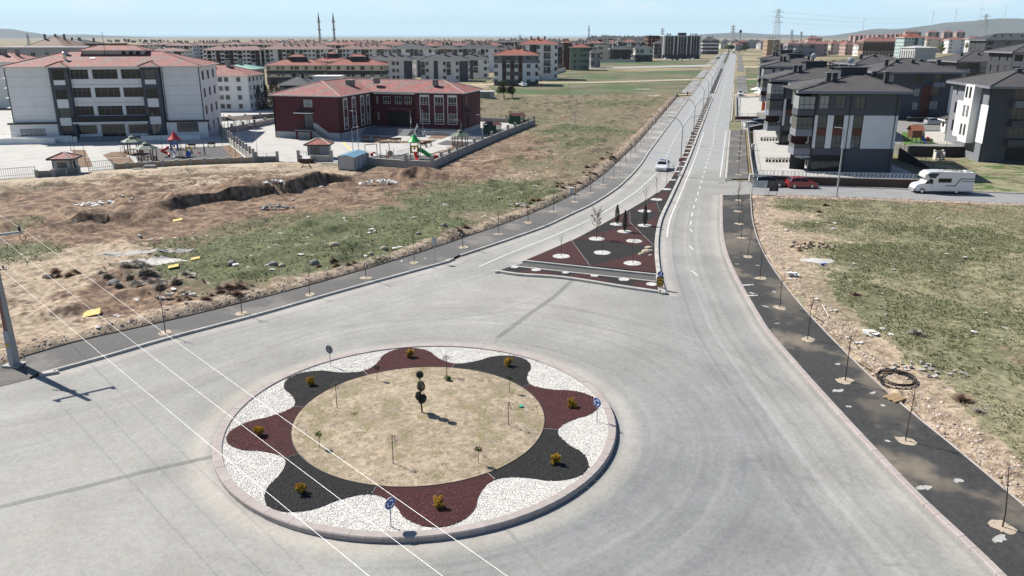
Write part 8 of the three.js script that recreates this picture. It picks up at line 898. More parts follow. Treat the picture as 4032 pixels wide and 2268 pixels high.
const wt = thing('wooden_trestle', 'low dark wooden trestle on the dirt left of the container', 'trestle', [-32.74,-126.01], 0.1); part('frame', new MB().bar([-0.8, 0, 0.3], [-0.4, 0.8, 0], 0.06).bar([0.8, 0, 0.3], [0.4, 0.8, 0], 0.06).bar([-0.8, 0, -0.4], [-0.4, 0.8, 0], 0.06).bar([0.8, 0, -0.4], [0.4, 0.8, 0], 0.06).bar([-0.6, 0.4, 0.2], [0.6, 0.4, 0.2], 0.05).bar([-0.4, 0.8, 0], [0.4, 0.8, 0], 0.05).geo(), M.wood, wt);
const mx = thing('concrete_mixer_truck', 'white truck with a blue and white drum beside the white school', 'truck', [-77.08,-205.01], 0.3); part('cab', new MB().bx(-1.4, 0.4, 0.4, 2.5, -1, 1).geo(), M.offWhite, mx); part('drum', new MB().at(new THREE.CylinderGeometry(0.6, 1.0, 2.2, 14), 1.6, 1.7, 0, 0, 0, 1.5).geo(), M.white, mx); part('drum_tip', new MB().at(new THREE.CylinderGeometry(0.95, 1.02, 0.7, 14), 0.9, 1.66, 0.02, 0, 0, 1.5).geo(), M.blue, mx); for (const s of [1, -1]) for (const x of [-0.8, 1.6]) wheelAt(mx, x, s * 0.9, 0.45);
}
// ---------- grass, stones, scrub and litter ----------
seedState = 777;
const tuft = (() => { const pos = []; for (let i = 0; i < 6; i++) { const a = i * 1.05 + 0.3 * (i % 2), c = Math.cos(a), s = Math.sin(a), l = 0.55 + 0.45 * hash(i, 3), o = 0.25 + 0.5 * hash(i, 9); pos.push(-s * 0.12, 0, c * 0.12, s * 0.12, 0, -c * 0.12, c * o, l, s * o); } const g = new THREE.BufferGeometry(); g.setAttribute('position', new THREE.Float32BufferAttribute(pos, 3)); g.setAttribute('uv', new THREE.Float32BufferAttribute(new Array(36).fill(0), 2)); g.computeVertexNormals(); return g; })();
{
const green = [], dry = [], greenR = [], dryR = [];
const clear = (x, z) => inside(whiteYard, x, z) || inside(redYard, x, z);
for (let i = 0; i < 150000; i++) { const t = Math.pow(rnd(), 0.8), z = lerp(-44, -255, t * t), x = R(-70, 70); const d = -distLine(LB, x, z); if (d < 0.5 || d > 75 || clear(x, z)) continue; const y = groundL(x, z); if (y < 0.001) continue; const g = greenAt(maskL, x, z, 11), cl = fbm(x * 0.45 + 3, z * 0.45, 3); if (rnd() < g * 1.1 * sstep(0.3, 0.55, cl)) green.push([x, y - 0.02, z, R(0.12, 0.3), R(0.08, 0.2)]); else if (rnd() < 0.5 * sstep(0.5, 0.65, cl) * (1 - maskL(x, z, 0)) * (1 - maskL(x, z, 2))) dry.push([x, y - 0.02, z, R(0.14, 0.36), R(0.1, 0.26)]); }
scatter('green_grass', 'low green grass spreading over the left field', 'grass', tuft, plainM, green, () => { const v = R(0.6, 1.3); return C(0.085 * v, 0.115 * v, 0.028 * v); }); scatter('dry_grass', 'dry greyish grass and weeds on the left field', 'grass', tuft, plainM, dry, () => { const v = R(0.6, 1.25); return C(0.25 * v, 0.21 * v, 0.14 * v); });
for (let i = 0; i < 200000; i++) { const z = lerp(-25, -103, Math.pow(rnd(), 0.9)), x = R(22, 96); const d = distLine(RB, x, z); if (d < 1.2 || z - SNx(x) < 1.5) continue; const y = groundR(x, z); if (y < 0.001) continue; const b = Math.max(maskR(x, z, 2), maskR(x, z, 0)); if (rnd() < b * 1.3 || rnd() < 0.9 - d * 0.35) continue; const cl = fbm(x * 0.6 + 3, z * 0.6, 3), g = greenAt(maskR, x, z, 57); if (cl < 0.3 + 0.1 * rnd()) continue; if (rnd() < 0.15 + 0.4 * g) greenR.push([x, y - 0.02, z, R(0.12, 0.28), R(0.08, 0.2)]); else dryR.push([x, y - 0.02, z, R(0.14, 0.3), R(0.06, 0.16)]); }
scatter('green_grass', 'green grass growing through the right field', 'grass', tuft, plainM, greenR, () => { const v = R(0.6, 1.3); return C(0.13 * v, 0.145 * v, 0.055 * v); }); scatter('dry_grass', 'pale dry grass combed over the right field', 'grass', tuft, plainM, dryR, (x, z) => { const v = R(0.8, 1.15) * (0.75 + 0.5 * vn(x * 0.5, z * 0.5)); return C(0.36 * v, 0.335 * v, 0.215 * v); });
const st = [], sr = [], sf = []; const LBn = LB.filter((p) => p[0] > -40);
for (let i = 0; i < 9000; i++) { const k = Math.floor(R(0, LBn.length - 1)), p = LBn[k], o = -Math.abs(R(0.1, 1.9) * R(0.4, 1.1)) - 0.1, q = shift(LBn.slice(Math.max(0, k - 1), k + 2), o)[k ? 1 : 0]; if (!q) continue; const x = q[0] + R(-0.8, 0.8), z = q[1] + R(-0.5, 0.5); if (distLine(LB, x, z) > -0.12) continue; st.push([x, groundY(x, z), z, R(0.03, 0.09) * (rnd() < 0.06 ? 2 : 1)]); }
for (let i = 0; i < 7000; i++) { const k = Math.floor(R(1, RB.length - 2)), q = shift(RB.slice(k - 1, k + 2), 0.1 + Math.abs(R(0, 2.6) * R(0.3, 1)))[1], x = q[0] + R(-0.3, 0.3), z = q[1] + R(-0.6, 0.6); if (distLine(RB, x, z) < 0.1 || z < -103) continue; sr.push([x, groundY(x, z), z, R(0.02, 0.075) * (rnd() < 0.05 ? 2 : 1)]); }
for (let i = 0; i < 2600; i++) { const x = R(34, 90), z = SNx(x) + R(0.2, 3); sr.push([x, groundY(x, z), z, R(0.04, 0.12)]); }
for (let i = 0; i < 5200; i++) { const x = R(-62, 40), z = R(-160, -50), d = -distLine(LB, x, z); if (d < 1 || clear(x, z)) continue; const y = groundL(x, z); if (y > 0.001 && vn(x * 0.2, z * 0.2) > 0.45) sf.push([x, y, z, R(0.03, 0.1) * (rnd() < 0.04 ? 2.2 : 1)]); }
const stoneCol = () => { const v = R(0.85, 1.6), w = rnd(); return w < 0.35 ? C(0.36 * v, 0.28 * v, 0.24 * v) : w < 0.7 ? C(0.4 * v, 0.35 * v, 0.29 * v) : C(0.24 * v, 0.17 * v, 0.14 * v); };
scatter('rubble_stones', 'pinkish and pale rubble stones along the back of the left pavement', 'rubble', stoneG, plainM, st, stoneCol); scatter('rubble_stones', 'pale rubble stones between the right pavement and the grass', 'rubble', stoneG, plainM, sr, stoneCol); scatter('field_stones', 'scattered clods and stones on the left field', 'stones', stoneG, plainM, sf, stoneCol);
}
{ scatter('sand_grass', 'tiny green weeds sprouting in the sandy disc', 'weeds', tuft, plainM, sandTufts[0], () => { const v = R(0.6, 1.3); return C(0.16 * v, 0.165 * v, 0.05 * v); }); scatter('sand_straw', 'dry straw stubble over the sandy disc', 'straw', tuft, plainM, sandTufts[1], () => { const v = R(0.6, 1.2); return C(0.42 * v, 0.34 * v, 0.22 * v); }); // dry scrub, built once and copied
const shrub = (seed, n, tone) => { seedState = seed; const pos = []; for (let i = 0; i < n; i++) { const a = R(0, 6.28), e = Math.acos(R(0.05, 1)), l = R(0.55, 1), d = [Math.cos(a) * Math.sin(e), Math.cos(e) * 0.75, Math.sin(a) * Math.sin(e)], s = [-Math.sin(a) * 0.035, 0, Math.cos(a) * 0.035], m = [d[0] * l * 0.55, d[1] * l * 0.62, d[2] * l * 0.55]; pos.push(-s[0] + m[0] * 0.4, m[1] * 0.4, -s[2] + m[2] * 0.4, s[0] + m[0] * 0.4, m[1] * 0.4, s[2] + m[2] * 0.4, d[0] * l, d[1] * l, d[2] * l); } const g = new THREE.BufferGeometry(); g.setAttribute('position', new THREE.Float32BufferAttribute(pos, 3)); g.setAttribute('uv', new THREE.Float32BufferAttribute(new Array(pos.length / 3 * 2).fill(0), 2)); g.computeVertexNormals(); return g; };
const gs = [shrub(5, 420), shrub(6, 420), shrub(7, 420)], ms = [mat(0.26, 0.18, 0.125, 0.95), mat(0.33, 0.29, 0.25, 0.95), mat(0.2, 0.17, 0.1, 0.95)];
const put = (label, [x, z], s, k, group) => { const o = tag(part('dry_shrub', gs[k % 3], ms[k % 3]), label, 'shrub', group); o.position.set(x, groundY(x, z) - 0.02, z); o.scale.set(s, s * 0.8, s); o.rotation.y = k * 1.7; };
[[[27.67,-60.67], 'round brown shrub in the middle of the right field edge', .62], [[28.01,-51.38], 'largest brown shrub beside the white scraps on the right field', .8], [[38.64,-96.18], 'brown shrub in the pair near the side street verge, right one', .75], [[36.50,-92.49], 'brown shrub in the pair near the side street verge, left one', .8], [[28.50,-77.43], 'small brown shrub on the dirt beside the right pavement', .6], [[27.92,-74.28], 'dark brown shrub left of the white slab', .5], [[25.76,-41.20], 'grey brown shrub right of the cable coil', .9], [[25.74,-39.61], 'dark green shrub beyond the pallet', .5]].forEach(([p, l, s], i) => put(l, p, s, i));
seedState = 91; const zones = [[420, 1080, 120, 40, 22, 1], [560, 1110, 140, 30, 14, 1], [720, 1180, 120, 30, 14, 0], [830, 1150, 60, 25, 8, 0], [1850, 900, 60, 22, 10, 0], [2140, 780, 70, 22, 14, 0], [2250, 720, 50, 25, 12, 0], [2340, 660, 40, 25, 10, 0], [2080, 860, 40, 12, 5, 0], [1330, 1040, 120, 15, 5, 2], [2400, 590, 30, 20, 8, 2], [150, 1060, 60, 30, 5, 0]];
const gw = (px, py) => { const hz = 145, D = 20 * 3121 / (py - hz); return [PXAT(px, D * 0.985 + 2), -D * 0.985]; };
for (const [px, py, sx, sy, n, k] of zones) for (let i = 0; i < n; i++) { const [x, z] = gw(px + R(-sx, sx), py + R(-sy, sy)); if (distLine(LB, x, z) > -1) continue; put(['dry brown scrub along the edge of the left field', 'grey dry scrub in the thicket at the left of the field', 'low olive brown scrub dotted over the left field'][k], [x, z], R(0.45, 0.95), k + 3 * (i % 2 ? 0 : 0), ['brown scrub on the left field', 'grey scrub thicket on the left field', 'olive scrub on the left field'][k]); }
// litter
const scrap = (seed) => { seedState = seed; const pos = []; for (let i = 0; i < 5; i++) { const x = R(-0.2, 0.2), z = R(-0.2, 0.2), y = R(0.02, 0.1); const q = [0, 1, 2, 3].map((k) => [x + Math.cos(k * 1.57 + i) * R(0.1, 0.25), y + R(-0.03, 0.1), z + Math.sin(k * 1.57 + i) * R(0.08, 0.2)]); pos.push(...q[0], ...q[1], ...q[2], ...q[0], ...q[2], ...q[3]); } const g = new THREE.BufferGeometry(); g.setAttribute('position', new THREE.Float32BufferAttribute(pos, 3)); g.setAttribute('uv', new THREE.Float32BufferAttribute(new Array(pos.length / 3 * 2).fill(0), 2)); g.computeVertexNormals(); return g; };
const sg = [scrap(1), scrap(2), scrap(3)], sm = [mat(0.66, 0.66, 0.66, 0.7), mat(0.56, 0.55, 0.52, 0.8)]; seedState = 4321;
const drop = (label, [x, z], s, group) => { const o = tag(part('plastic_scrap', pick(sg), pick(sm)), label, 'litter', group); o.position.set(x, groundY(x, z) + 0.02, z); o.scale.setScalar(s); o.rotation.y = R(0, 6); };
for (const [px, py] of [[985,930],[1010,985],[1035,970],[1130,968],[1140,998],[1190,997],[1255,960],[1330,925],[1410,992],[1430,900],[1450,895],[1480,965],[1550,962],[1655,1000],[1530,967],[1560,1010],[1740,790],[1830,825],[1900,843],[1960,757],[1965,740],[2010,774],[2060,830],[2110,712],[2160,640],[1000,1035],[920,1070],[1020,1065],[870,1060],[690,1080],[600,1150],[440,1180],[350,1250],[270,1315],[390,1000],[700,925],[620,915],[560,925],[480,910],[520,930],[760,910],[1060,905],[1330,835],[1440,890],[1610,845],[1690,840],[1180,835],[640,770],[420,755],[460,757],[900,728],[860,727],[830,735],[1000,755],[960,716],[975,700],[1240,720],[1370,738],[1120,760],[1585,735],[1790,690]]) drop('white plastic scrap littering the left field', gw(px, py), R(0.5, 1.1), 'white scraps on the left field');
for (const [px, py] of [[3150,890],[3270,855],[3335,885],[3440,1030],[3180,1090],[3190,1250],[3330,1210],[3370,1230],[3440,1350],[3490,1375],[3560,1330],[3620,1340],[3580,1310],[3700,1500],[3890,1000],[4010,1240],[3590,1240],[3820,985],[3770,840],[3340,880],[3970,1330],[3600,1060],[3340,860],[3290,1180],[3540,1350]]) drop('white plastic scrap littering the right field', gw(px, py), R(0.45, 1.0), 'white scraps on the right field');
drop('long white plastic sheet caught in the grass beside the right verge', gw(3190, 1078), 1.9); drop('white plastic sheets heaped by the largest brown shrub', gw(3530, 1340), 1.9);
const heap = (label, [x, z], n, w, d, h, tones) => { const g = thing('debris_heap', label, 'debris heap', [x, groundY(x, z), z]); for (let i = 0; i < n; i++) { const a = R(0, 6.28), q = Math.sqrt(rnd()), o = part('broken_slab', boxG(R(0.2, 0.65) * (h < 0.05 ? 0.55 : 1), R(0.06, 0.2), R(0.15, 0.45) * (h < 0.05 ? 0.6 : 1)), pick(tones), g); o.position.set(Math.cos(a) * q * w, h * (1 - q) + 0.08, Math.sin(a) * q * d); o.rotation.set(R(-0.5, 0.5), R(0, 6), R(-0.5, 0.5)); } };
const wt = [M.white, M.offWhite, sm[0]]; heap('heap of white sacks on top of the dug bank below the container', gw(1480, 700), 46, 3.0, 0.9, 0.7, wt); heap('scattered white boards on the bare soil at the left', gw(340, 793), 40, 3.2, 1.8, 0.35, wt); heap('white debris with a grey concrete ring on the bare soil', gw(1045, 737), 26, 1.8, 0.9, 0.35, [...wt, M.concrete]); heap('grey broken concrete lumps at the foot of the bank', gw(1050, 795), 22, 2.4, 0.8, 0.4, [M.concDark, M.concrete, M.lightGrey]); heap('pale rubble lumps in the grass near the brown scrub', gw(620, 1170), 24, 1.6, 0.8, 0.4, [M.dust, M.concrete]); heap('concrete lumps heaped by the scrub left of the white box', gw(2040, 790), 16, 1.6, 0.6, 0.3, [M.dust, M.concrete]); heap('broken slabs lying in the grass beyond the cable coil', gw(3720, 1490), 12, 1.7, 0.8, 0.03, [M.concrete, M.dust]); heap('broken pale blocks near the right edge beyond the coil', gw(3850, 1520), 8, 1.9, 0.9, 0.02, [M.concrete]); heap('red brown earth heap by the white boundary wall', gw(2127, 323), 30, 3.2, 1.6, 1.4, [M.tan, M.terracotta]); heap('pale earth heap behind the right end of the red school', gw(1935, 338), 34, 5, 2, 2, [M.dust, M.tan, M.offWhite]); heap('dug pale earth heap at the edge of the right field', gw(3260, 955), 40, 2.2, 1.2, 0.45, [M.dust, M.tan]);
for (const [p, l, w] of [[gw(642, 845), 'yellow board lying at the foot of the bank', 1.0], [gw(702, 1010), 'yellow board lying in the green grass', 0.8], [gw(608, 1045), 'crumpled yellow board beside the chalky patch', 0.9], [gw(237, 1240), 'largest yellow board near the power pole', 1.5]]) { const o = tag(part('yellow_board', boxG(w, 0.05, w * 0.7), mat(0.62, 0.45, 0.14, 0.8)), l, 'board'); o.position.set(p[0], groundY(...p) + 0.12, p[1]); o.rotation.set(0.12, 0.4, 0.08); }
const patch = (label, [x, z], w, d, rot, m) => { const n = 40, K = 7, pos = [], uv = [], P = (r, i) => { const a = i / n * 6.283, q = r * (0.6 + 0.75 * fbm(Math.cos(a) * 2.5 + x, Math.sin(a) * 2.5 + z, 4)), lx = Math.cos(a) * w * q, lz = Math.sin(a) * d * q, X = x + Math.cos(rot) * lx + Math.sin(rot) * lz, Z = z - Math.sin(rot) * lx + Math.cos(rot) * lz; return [X, groundY(X, Z) + 0.05 * (1 - r) + 0.02, Z]; }; for (let k = 0; k < K; k++) for (let i = 0; i < n; i++) { const a = P(k / K, i), b = P((k + 1) / K, i), c = P((k + 1) / K, i + 1), e = P(k / K, i + 1); for (const p of k ? [a, c, b, a, e, c] : [a, c, b]) { pos.push(...p); uv.push(p[0], p[2]); } } const g = new THREE.BufferGeometry(); g.setAttribute('position', new THREE.Float32BufferAttribute(pos, 3)); g.setAttribute('uv', new THREE.Float32BufferAttribute(uv, 2)); g.computeVertexNormals(); tag(part('chalk_patch', g, m), label, 'rubble patch'); };
const chalk = grained(0.52, 0.5, 0.47, 0.95, 2, 0.4, 0.05); patch('bright chalky white patch in front of the grey scrub thicket', gw(545, 1018), 3.0, 1.1, 0.1, chalk); patch('long pale grey chalky strip behind the bright patch', gw(470, 988), 5.2, 0.8, 0.15, grained(0.4, 0.375, 0.35, 0.95, 2, 0.4, 0.04)); patch('flat whitish slab of concrete in the right field', gw(3285, 1015), 1.5, 0.75, 0, chalk); patch('pale worn patch in the meadow by a lamp post', gw(2535, 333), 4, 1.6, 0, chalk);
{ const p = gw(3312, 1033), o = tag(part('blue_scrap', sg[1], M.blue), 'crumpled blue plastic at the front of the whitish slab', 'litter'); o.position.set(p[0], groundY(...p) + 0.05, p[1]); o.scale.set(1.3, 1, 0.7); }
{ const p = gw(3660, 1545), g = thing('cable_coil', 'big loose coil of black cable beside the pallet', 'cable coil', [p[0], groundY(...p) + 0.08, p[1]]); for (let k = 0; k < 5; k++) { const o = part('cable_loop', new THREE.TorusGeometry(R(0.98, 1.1), 0.028, 6, 40), M.tyre, g); o.rotation.x = Math.PI / 2 + R(-0.05, 0.05); o.position.set(R(-0.08, 0.08), k * 0.035, R(-0.06, 0.06)); } const q = gw(3665, 1622), pl = thing('pallet', 'pale wooden pallet lying in front of the cable coil', 'pallet', [q[0], groundY(...q) + 0.1, q[1]], 0.5); for (let k = 0; k < 6; k++) part('plank', boxG(0.1, 0.03, 0.85), M.paleWood, pl).position.set(-0.45 + k * 0.18, 0.12, 0); for (const z of [-0.35, 0, 0.35]) part('bearer', boxG(1.1, 0.09, 0.09), M.paleWood, pl).position.set(0, 0.06, z);
const cl = [gw(3370, 1365), gw(3450, 1420), gw(3570, 1505), gw(3650, 1560), gw(3730, 1650), gw(3860, 1790), gw(3950, 1890)].map(([x, z]) => V3(x, groundY(x, z) + 0.06, z)); tag(part('black_cable', new THREE.TubeGeometry(new THREE.CatmullRomCurve3(cl), 80, 0.02, 5), M.tyre), 'thin black cable running along the verge from the coil', 'cable'); for (const [a, b, l] of [[gw(3320, 1205), gw(3352, 1258), 'pale plank lying in the grass by the right verge'], [gw(3285, 1245), gw(3330, 1275), 'thin dark batten on the pale verge'], [gw(3445, 1345), gw(3490, 1400), 'long dark batten leaning out of the grass']]) tag(part('plank', new MB().bar([a[0], groundY(...a) + 0.06, a[1]], [b[0], groundY(...b) + 0.1, b[1]], 0.035, 0.035, 4).geo(), l[0] === 'p' ? M.offWhite : M.bark), l, 'plank'); }
}
for (const [px, l, s] of [[[-17.13,-74.00], 'largest grey boulder in the green grass', .5], [[-21.60,-69.06], 'rounded grey boulder left of the dark one', .42], [[-20.82,-68.90], 'pale rock beside the rounded grey boulder', .33], [[-17.99,-69.56], 'dark boulder at the foot of a pavement sapling', .5], [[-25.19,-68.57], 'black rock in the grass at the left', .4], [[-13.52,-73.25], 'pale rock right of the largest grey boulder', .3], [[-7.37,-83.69], 'dark pointed rock left of the road sign', .38], [[-9.76,-80.50], 'whitish rock standing left of the dark pointed one', .3], [[-12.48,-74.76], 'flat pale slab in the grass behind a sapling', .4], [[-33.42,-63.54], 'dark rock in the grey scrub', .5], [[-39.91,-65.21], 'grey stones near the wires at the left', .45]]) { const o = tag(part('boulder', new THREE.IcosahedronGeometry(1, 2), l.includes('dark') || l.includes('black') ? M.concDark : M.dust), l, 'rock'), p = o.geometry.attributes.position; for (let i = 0; i < p.count; i++) { const k = 0.7 + 0.55 * fbm(p.getX(i) * 1.4 + px[0], p.getY(i) * 1.4 + p.getZ(i), 3); p.setXYZ(i, p.getX(i) * k, p.getY(i) * k * 0.7, p.getZ(i) * k * 0.8); } o.geometry.computeVertexNormals(); o.scale.setScalar(s); o.position.set(px[0], groundY(...px) + s * 0.2, px[1]); }
// ---------- street details on the right ----------
{ const smudge = grained(0.4, 0.39, 0.37, 0.9, 0.7, 0.6); seedState = 17; for (const [p, a, b] of [[[19.64,-57.98], .18, .3], [[21.52,-61.67], .2, .22], [[19.32,-42.73], .5, .18], [[21.04,-42.38], .5, .1], [[19.21,-32.14], .5, .18], [[21.15,-32.69], .45, .16], [[20.50,-28.18], .6, .2], [[19.03,-40.55], .2, .12], [[20.97,-40.71], .15, .12], [[20.64,-46.70], .25, .12], [[19.62,-61.34], .3, .16], [[20.61,-69.98], .22, .1], [[22.46,-69.56], .2, .1], [[19.33,-36.59], .14, .12], [[19.30,-54.18], .25, .06]]) { const k = 3; for (let i = 0; i < k; i++) { const pts = Array.from({ length: 9 }, (_, j) => { const t = j / 9 * 6.283, q = 0.5 + 0.7 * rnd(); return [Math.cos(t) * a * q * 0.6, Math.sin(t) * b * q]; }), o = struct('paint_smudge', new THREE.Mesh(sheet(pts, 0.137 + i * 0.0006), smudge)); o.position.set(p[0] + R(-a, a) * 0.7, 0, p[1] + R(-b, b) * 0.5); o.rotation.y = 0.6; } } }
function board(label, [x, z], w, h, y, turn, draw, lean = 0) { const g = thing('notice_board', label, 'sign board', [x, 0, z], turn); for (const s of [-1, 1]) part('leg', new MB().bar([s * (w / 2 - 0.05), 0, 0], [s * (w / 2 - 0.05) + lean, y + h, 0], 0.03).geo(), M.paintedSteel, g); const c = document.createElement('canvas'); c.width = 384; c.height = 192; draw(c.getContext('2d')); const t = new THREE.CanvasTexture(c); t.colorSpace = THREE.SRGBColorSpace; const m = mat(1, 1, 1, 0.6); m.map = t; part('board_back', new MB().box(w, h, 0.03, lean, y + h / 2, 0.02).geo(), M.lightGrey, g); part('board_face', new THREE.PlaneGeometry(w, h), m, g).position.set(lean, y + h / 2, 0.04); }
board('white notice board with blue heading at the corner of the side street', [32.73,-103.92], 1.95, 0.9, 1.0, 0.03, (x) => { x.fillStyle = '#c9ccd2'; x.fillRect(0, 0, 384, 192); x.fillStyle = '#1d2f5c'; x.textAlign = 'center'; x.font = 'bold 44px sans-serif'; x.fillText('EVKLER İNŞAAT', 192, 66, 350); x.fillStyle = '#24242c'; x.font = 'bold 30px sans-serif'; x.fillText('DAİRELERİMİZ', 192, 122, 300); x.font = 'bold 32px sans-serif'; x.fillText('0533 0000 0203', 192, 166, 340); });
board('small black notice board leaning right of the white one', [34.26,-103.21], 1.15, 0.6, 0.65, -0.1, (x) => { x.fillStyle = '#101113'; x.fillRect(0, 0, 384, 192); x.fillStyle = '#8b8d90'; x.font = 'bold 40px sans-serif'; x.textAlign = 'center'; x.fillText('SATILIK', 192, 84); x.fillText('DAİRELER', 192, 148); }, 0.15);
for (const [p, l, h] of [[[34.50,-113.96], 'white gate post at the corner of the brick wall', 1.0], [[7.88,-103.92], 'white cable cabinet at the back of the left pavement', 0.85], [[35.11,-197.48], 'white cable cabinet further along the left pavement', 1.1], [[56.86,-282.27], 'white cable cabinet at the dirt track junction', 1.2], [[43.86,-145.29], 'white meter cabinet inside the brick wall', 1.3]]) { const o = tag(part('cabinet', new MB().box(0.5, h, 0.4, 0, h / 2, 0).box(0.56, 0.06, 0.46, 0, h + 0.03, 0).geo(), M.offWhite), l, 'cabinet'); o.position.set(p[0], 0.1, p[1]); }
{ // café terrace: parasols, flags; clipped pots
for (const [p, l] of [[[80.94,-265.16], 'white parasol nearest the avenue on the cafe terrace'], [[86.36,-278.67], 'white parasol at the back of the cafe terrace'], [[84.80,-282.27], 'white parasol at the far left of the cafe terrace']]) { const g = thing('parasol', l, 'parasol', [p[0], 0.3, p[1]], 0.3), s = 2.1, f = []; for (let k = 0; k < 4; k++) { const a = k * 1.5708 + 0.785, b = a + 1.5708; f.push([[Math.cos(a) * s * 1.2, 2.3, Math.sin(a) * s * 1.2], [Math.cos(b) * s * 1.2, 2.3, Math.sin(b) * s * 1.2], [0, 3.2, 0]]); } part('canopy', roofFaces(f), M.white, g); part('pole', new MB().cyl(0.05, 3.1, 0, 0, 0, 8).geo(), M.darkSteel, g); part('foot', new MB().box(0.7, 0.12, 0.7, 0, 0.06, 0).geo(), M.concDark, g); }
for (const [p, m, l] of [[[67.41,-218.87], M.yellow, 'yellow feather flag by the cafe terrace'], [[67.53,-218.13], M.red, 'red feather flag between the yellow one and the house'], [[69.22,-212.41], M.red, 'red feather flag against the dark house wall']]) { const g = thing('feather_flag', l, 'flag', [p[0], 0.3, p[1]]); part('pole', new MB().bar([0, 0, 0], [0.05, 3.3, 0], 0.03).geo(), M.darkSteel, g); part('flag', extr([[0.05, 0.7], [0.55, 0.9], [0.6, 2.6], [0.3, 3.3], [0.05, 3.3]], 0.03, 0.005), m, g); }
const pot = (label, [x, z], n, dx) => { for (let k = 0; k < n; k++) { const g = thing('potted_ball', label, 'potted plant', [x + k * dx, 0.32, z + R(-0.1, 0.1)], 0, label); part('pot', new MB().cyl(0.18, 0.3, 0, 0, 0, 8, 0.22).geo(), M.black, g); part('leaf_ball', leafG(120, 1, 0.06, [[0, 0.5, 0, 0.25, 0.25]]), leafMats.dark, g); } }; pot('clipped dark ball in a pot, front row on the terrace', [42.04,-131.04], 12, 0.55); pot('clipped dark ball in a pot, back row on the terrace', [49.64,-159.18], 12, 0.6);
const tb = thing('market_table', 'dark table with baskets by the shop door under the sign', 'table', [45.16,-124.50].toSpliced(1, 0, 0.3)); part('table_top', new MB().box(1.4, 0.06, 0.8, 0, 0.8, 0).geo(), M.black, tb); part('leg', new MB().box(0.08, 0.8, 0.6, -0.6, 0.4, 0).box(0.08, 0.8, 0.6, 0.6, 0.4, 0).geo(), M.black, tb); part('basket', new MB().box(0.4, 0.35, 0.3, -0.3, 1.0, 0).geo(), M.offWhite, tb);
const pt = thing('play_house', 'wooden play house with blue slide in the shade of the nearest grey house', 'playground', [73.18,-145.65].toSpliced(1, 0, 1.7)); part('house', new MB().bx(-0.9, 0.9, 0.9, 2.3, -0.9, 0.9).geo(), M.wood, pt); part('roof', roofFaces([[[-1.2, 2.2, 1.1], [1.2, 2.2, 1.1], [1.2, 3.1, 0], [-1.2, 3.1, 0]], [[1.2, 2.2, -1.1], [-1.2, 2.2, -1.1], [-1.2, 3.1, 0], [1.2, 3.1, 0]]]), M.terracotta, pt); for (const s of [-0.8, 0.8]) part('post', new MB().box(0.12, 0.9, 0.12, s, 0.45, 0.8).box(0.12, 0.9, 0.12, s, 0.45, -0.8).geo(), M.wood, pt); part('slide', new MB().box(0.6, 0.06, 2.0, 1.4, 0.5, 0.9, 0, 0.5).geo(), M.blue, pt); part('red_slide', new MB().box(0.5, 0.06, 2.0, 2.2, 0.5, 0.4, -0.5, 0.5).geo(), M.red, pt);
for (const [p, m, s, l] of [[[75.22,-144.92], 'yellow', .9, 'yellow flowering bush at the court railing'], [[79.58,-157.45], 'yellow', .9, 'yellow bush beside the play house'], [[75.66,-147.49], 'grey', 1.1, 'little blue green fir beside the driveway'], [[120.46,-218.66], 'cypress', 1.5, 'slim cypress on the far lawn'], [[122.47,-219.47], 'yellow', 1.3, 'golden bush on the far lawn']]) { const g = thing('garden_shrub', l, 'shrub', [p[0], 1.7, p[1]]); part('stem', new MB().cyl(0.05, 0.4, 0, 0, 0, 5).geo(), M.bark, g); part('leaves', leafG(500, 1, 0.09, l.includes('cypress') || l.includes('fir') ? [[0, s * 0.5, 0, 0.4, 0.5], [0, s * 1.1, 0, 0.25, 0.5]] : [[0, 0.5, 0, 0.7, 0.4], [0.5, 0.4, 0.1, 0.5, 0.35]]), leafMats[m], g); }
}
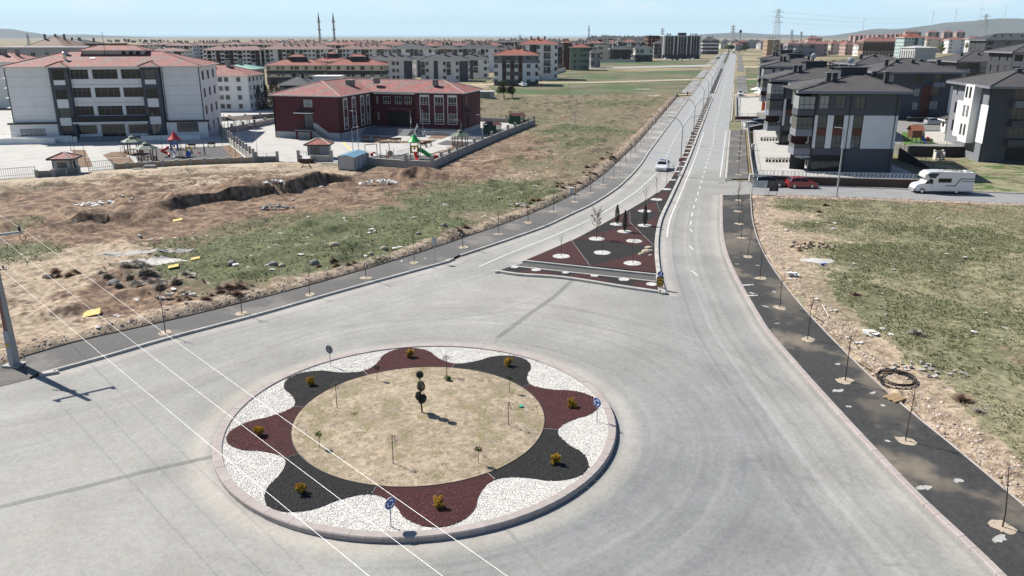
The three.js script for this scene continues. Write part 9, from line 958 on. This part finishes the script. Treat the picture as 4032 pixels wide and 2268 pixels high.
{ // a person walking on the far left pavement: one skin over a simple skeleton
const J = [[0, 1.62, 0, 0.11], [0, 1.46, 0.0, 0.06], [0, 1.36, 0, 0.14], [0, 1.0, 0, 0.14], [0.09, 0.92, 0, 0.1], [0.12, 0.5, 0.12, 0.065], [0.12, 0.08, 0.05, 0.05], [-0.09, 0.92, 0, 0.1], [-0.12, 0.5, -0.02, 0.065], [-0.12, 0.08, -0.22, 0.05], [0.2, 1.38, 0, 0.065], [0.25, 1.1, -0.08, 0.05], [0.24, 0.86, 0.06, 0.04], [-0.2, 1.38, 0, 0.065], [-0.25, 1.1, 0.06, 0.05], [-0.23, 0.86, 0.2, 0.04], [0.12, 0.05, 0.2, 0.04], [-0.12, 0.05, -0.06, 0.04]], B = [[0, 1], [1, 2], [2, 3], [3, 4], [4, 5], [5, 6], [3, 7], [7, 8], [8, 9], [2, 10], [10, 11], [11, 12], [2, 13], [13, 14], [14, 15], [6, 16], [9, 17]];
const sdf = (x, y, z) => { let s = 0; for (const [i, j] of B) { const a = J[i], b = J[j], bx = b[0] - a[0], by = b[1] - a[1], bz = b[2] - a[2], t = clamp(((x - a[0]) * bx + (y - a[1]) * by + (z - a[2]) * bz) / (bx * bx + by * by + bz * bz)), d = Math.hypot(x - a[0] - bx * t, y - a[1] - by * t, z - a[2] - bz * t) - lerp(a[3], b[3], t); s += Math.exp(-d * 45); } return -Math.log(s) / 45; };
const { MarchingCubes } = await import('three/addons/objects/MarchingCubes.js'); const n = 56, mc = new MarchingCubes(n, M.black, false, false, 60000); for (let k = 0; k < n; k++) for (let j = 0; j < n; j++) for (let i = 0; i < n; i++) { const f = (q) => (q - n / 2) / (n / 2); mc.field[k * n * n + j * n + i] = -sdf(f(i) * 0.95, f(j) * 0.95 + 0.88, f(k) * 0.95); } mc.isolation = 0; mc.update();
const c = mc.count, pos = Array.from(mc.positionArray.slice(0, c * 3)).map((v, i) => (i % 3 === 1 ? v * 0.95 + 0.88 : v * 0.95)), g = new THREE.BufferGeometry(); g.setAttribute('position', new THREE.Float32BufferAttribute(pos, 3)); g.setAttribute('normal', new THREE.Float32BufferAttribute(Array.from(mc.normalArray.slice(0, c * 3)), 3)); g.setAttribute('uv', new THREE.Float32BufferAttribute(new Array(c * 2).fill(0), 2));
const p = thing('person', 'person in dark clothes walking across the track mouth on the left pavement', 'person', [61.95,-287.20].toSpliced(1, 0, 0.05), 2.6); part('body', g, mat(0.03, 0.03, 0.035, 0.9), p); part('face', new MB().ball(0.085, 0, 1.63, 0.04, 1, 12, 8).geo(), mat(0.32, 0.2, 0.15, 0.7), p); part('hair', new MB().ball(0.1, 0, 1.67, -0.015, 1, 12, 8).geo(), M.black, p);
}
renderer.render(scene, camera);
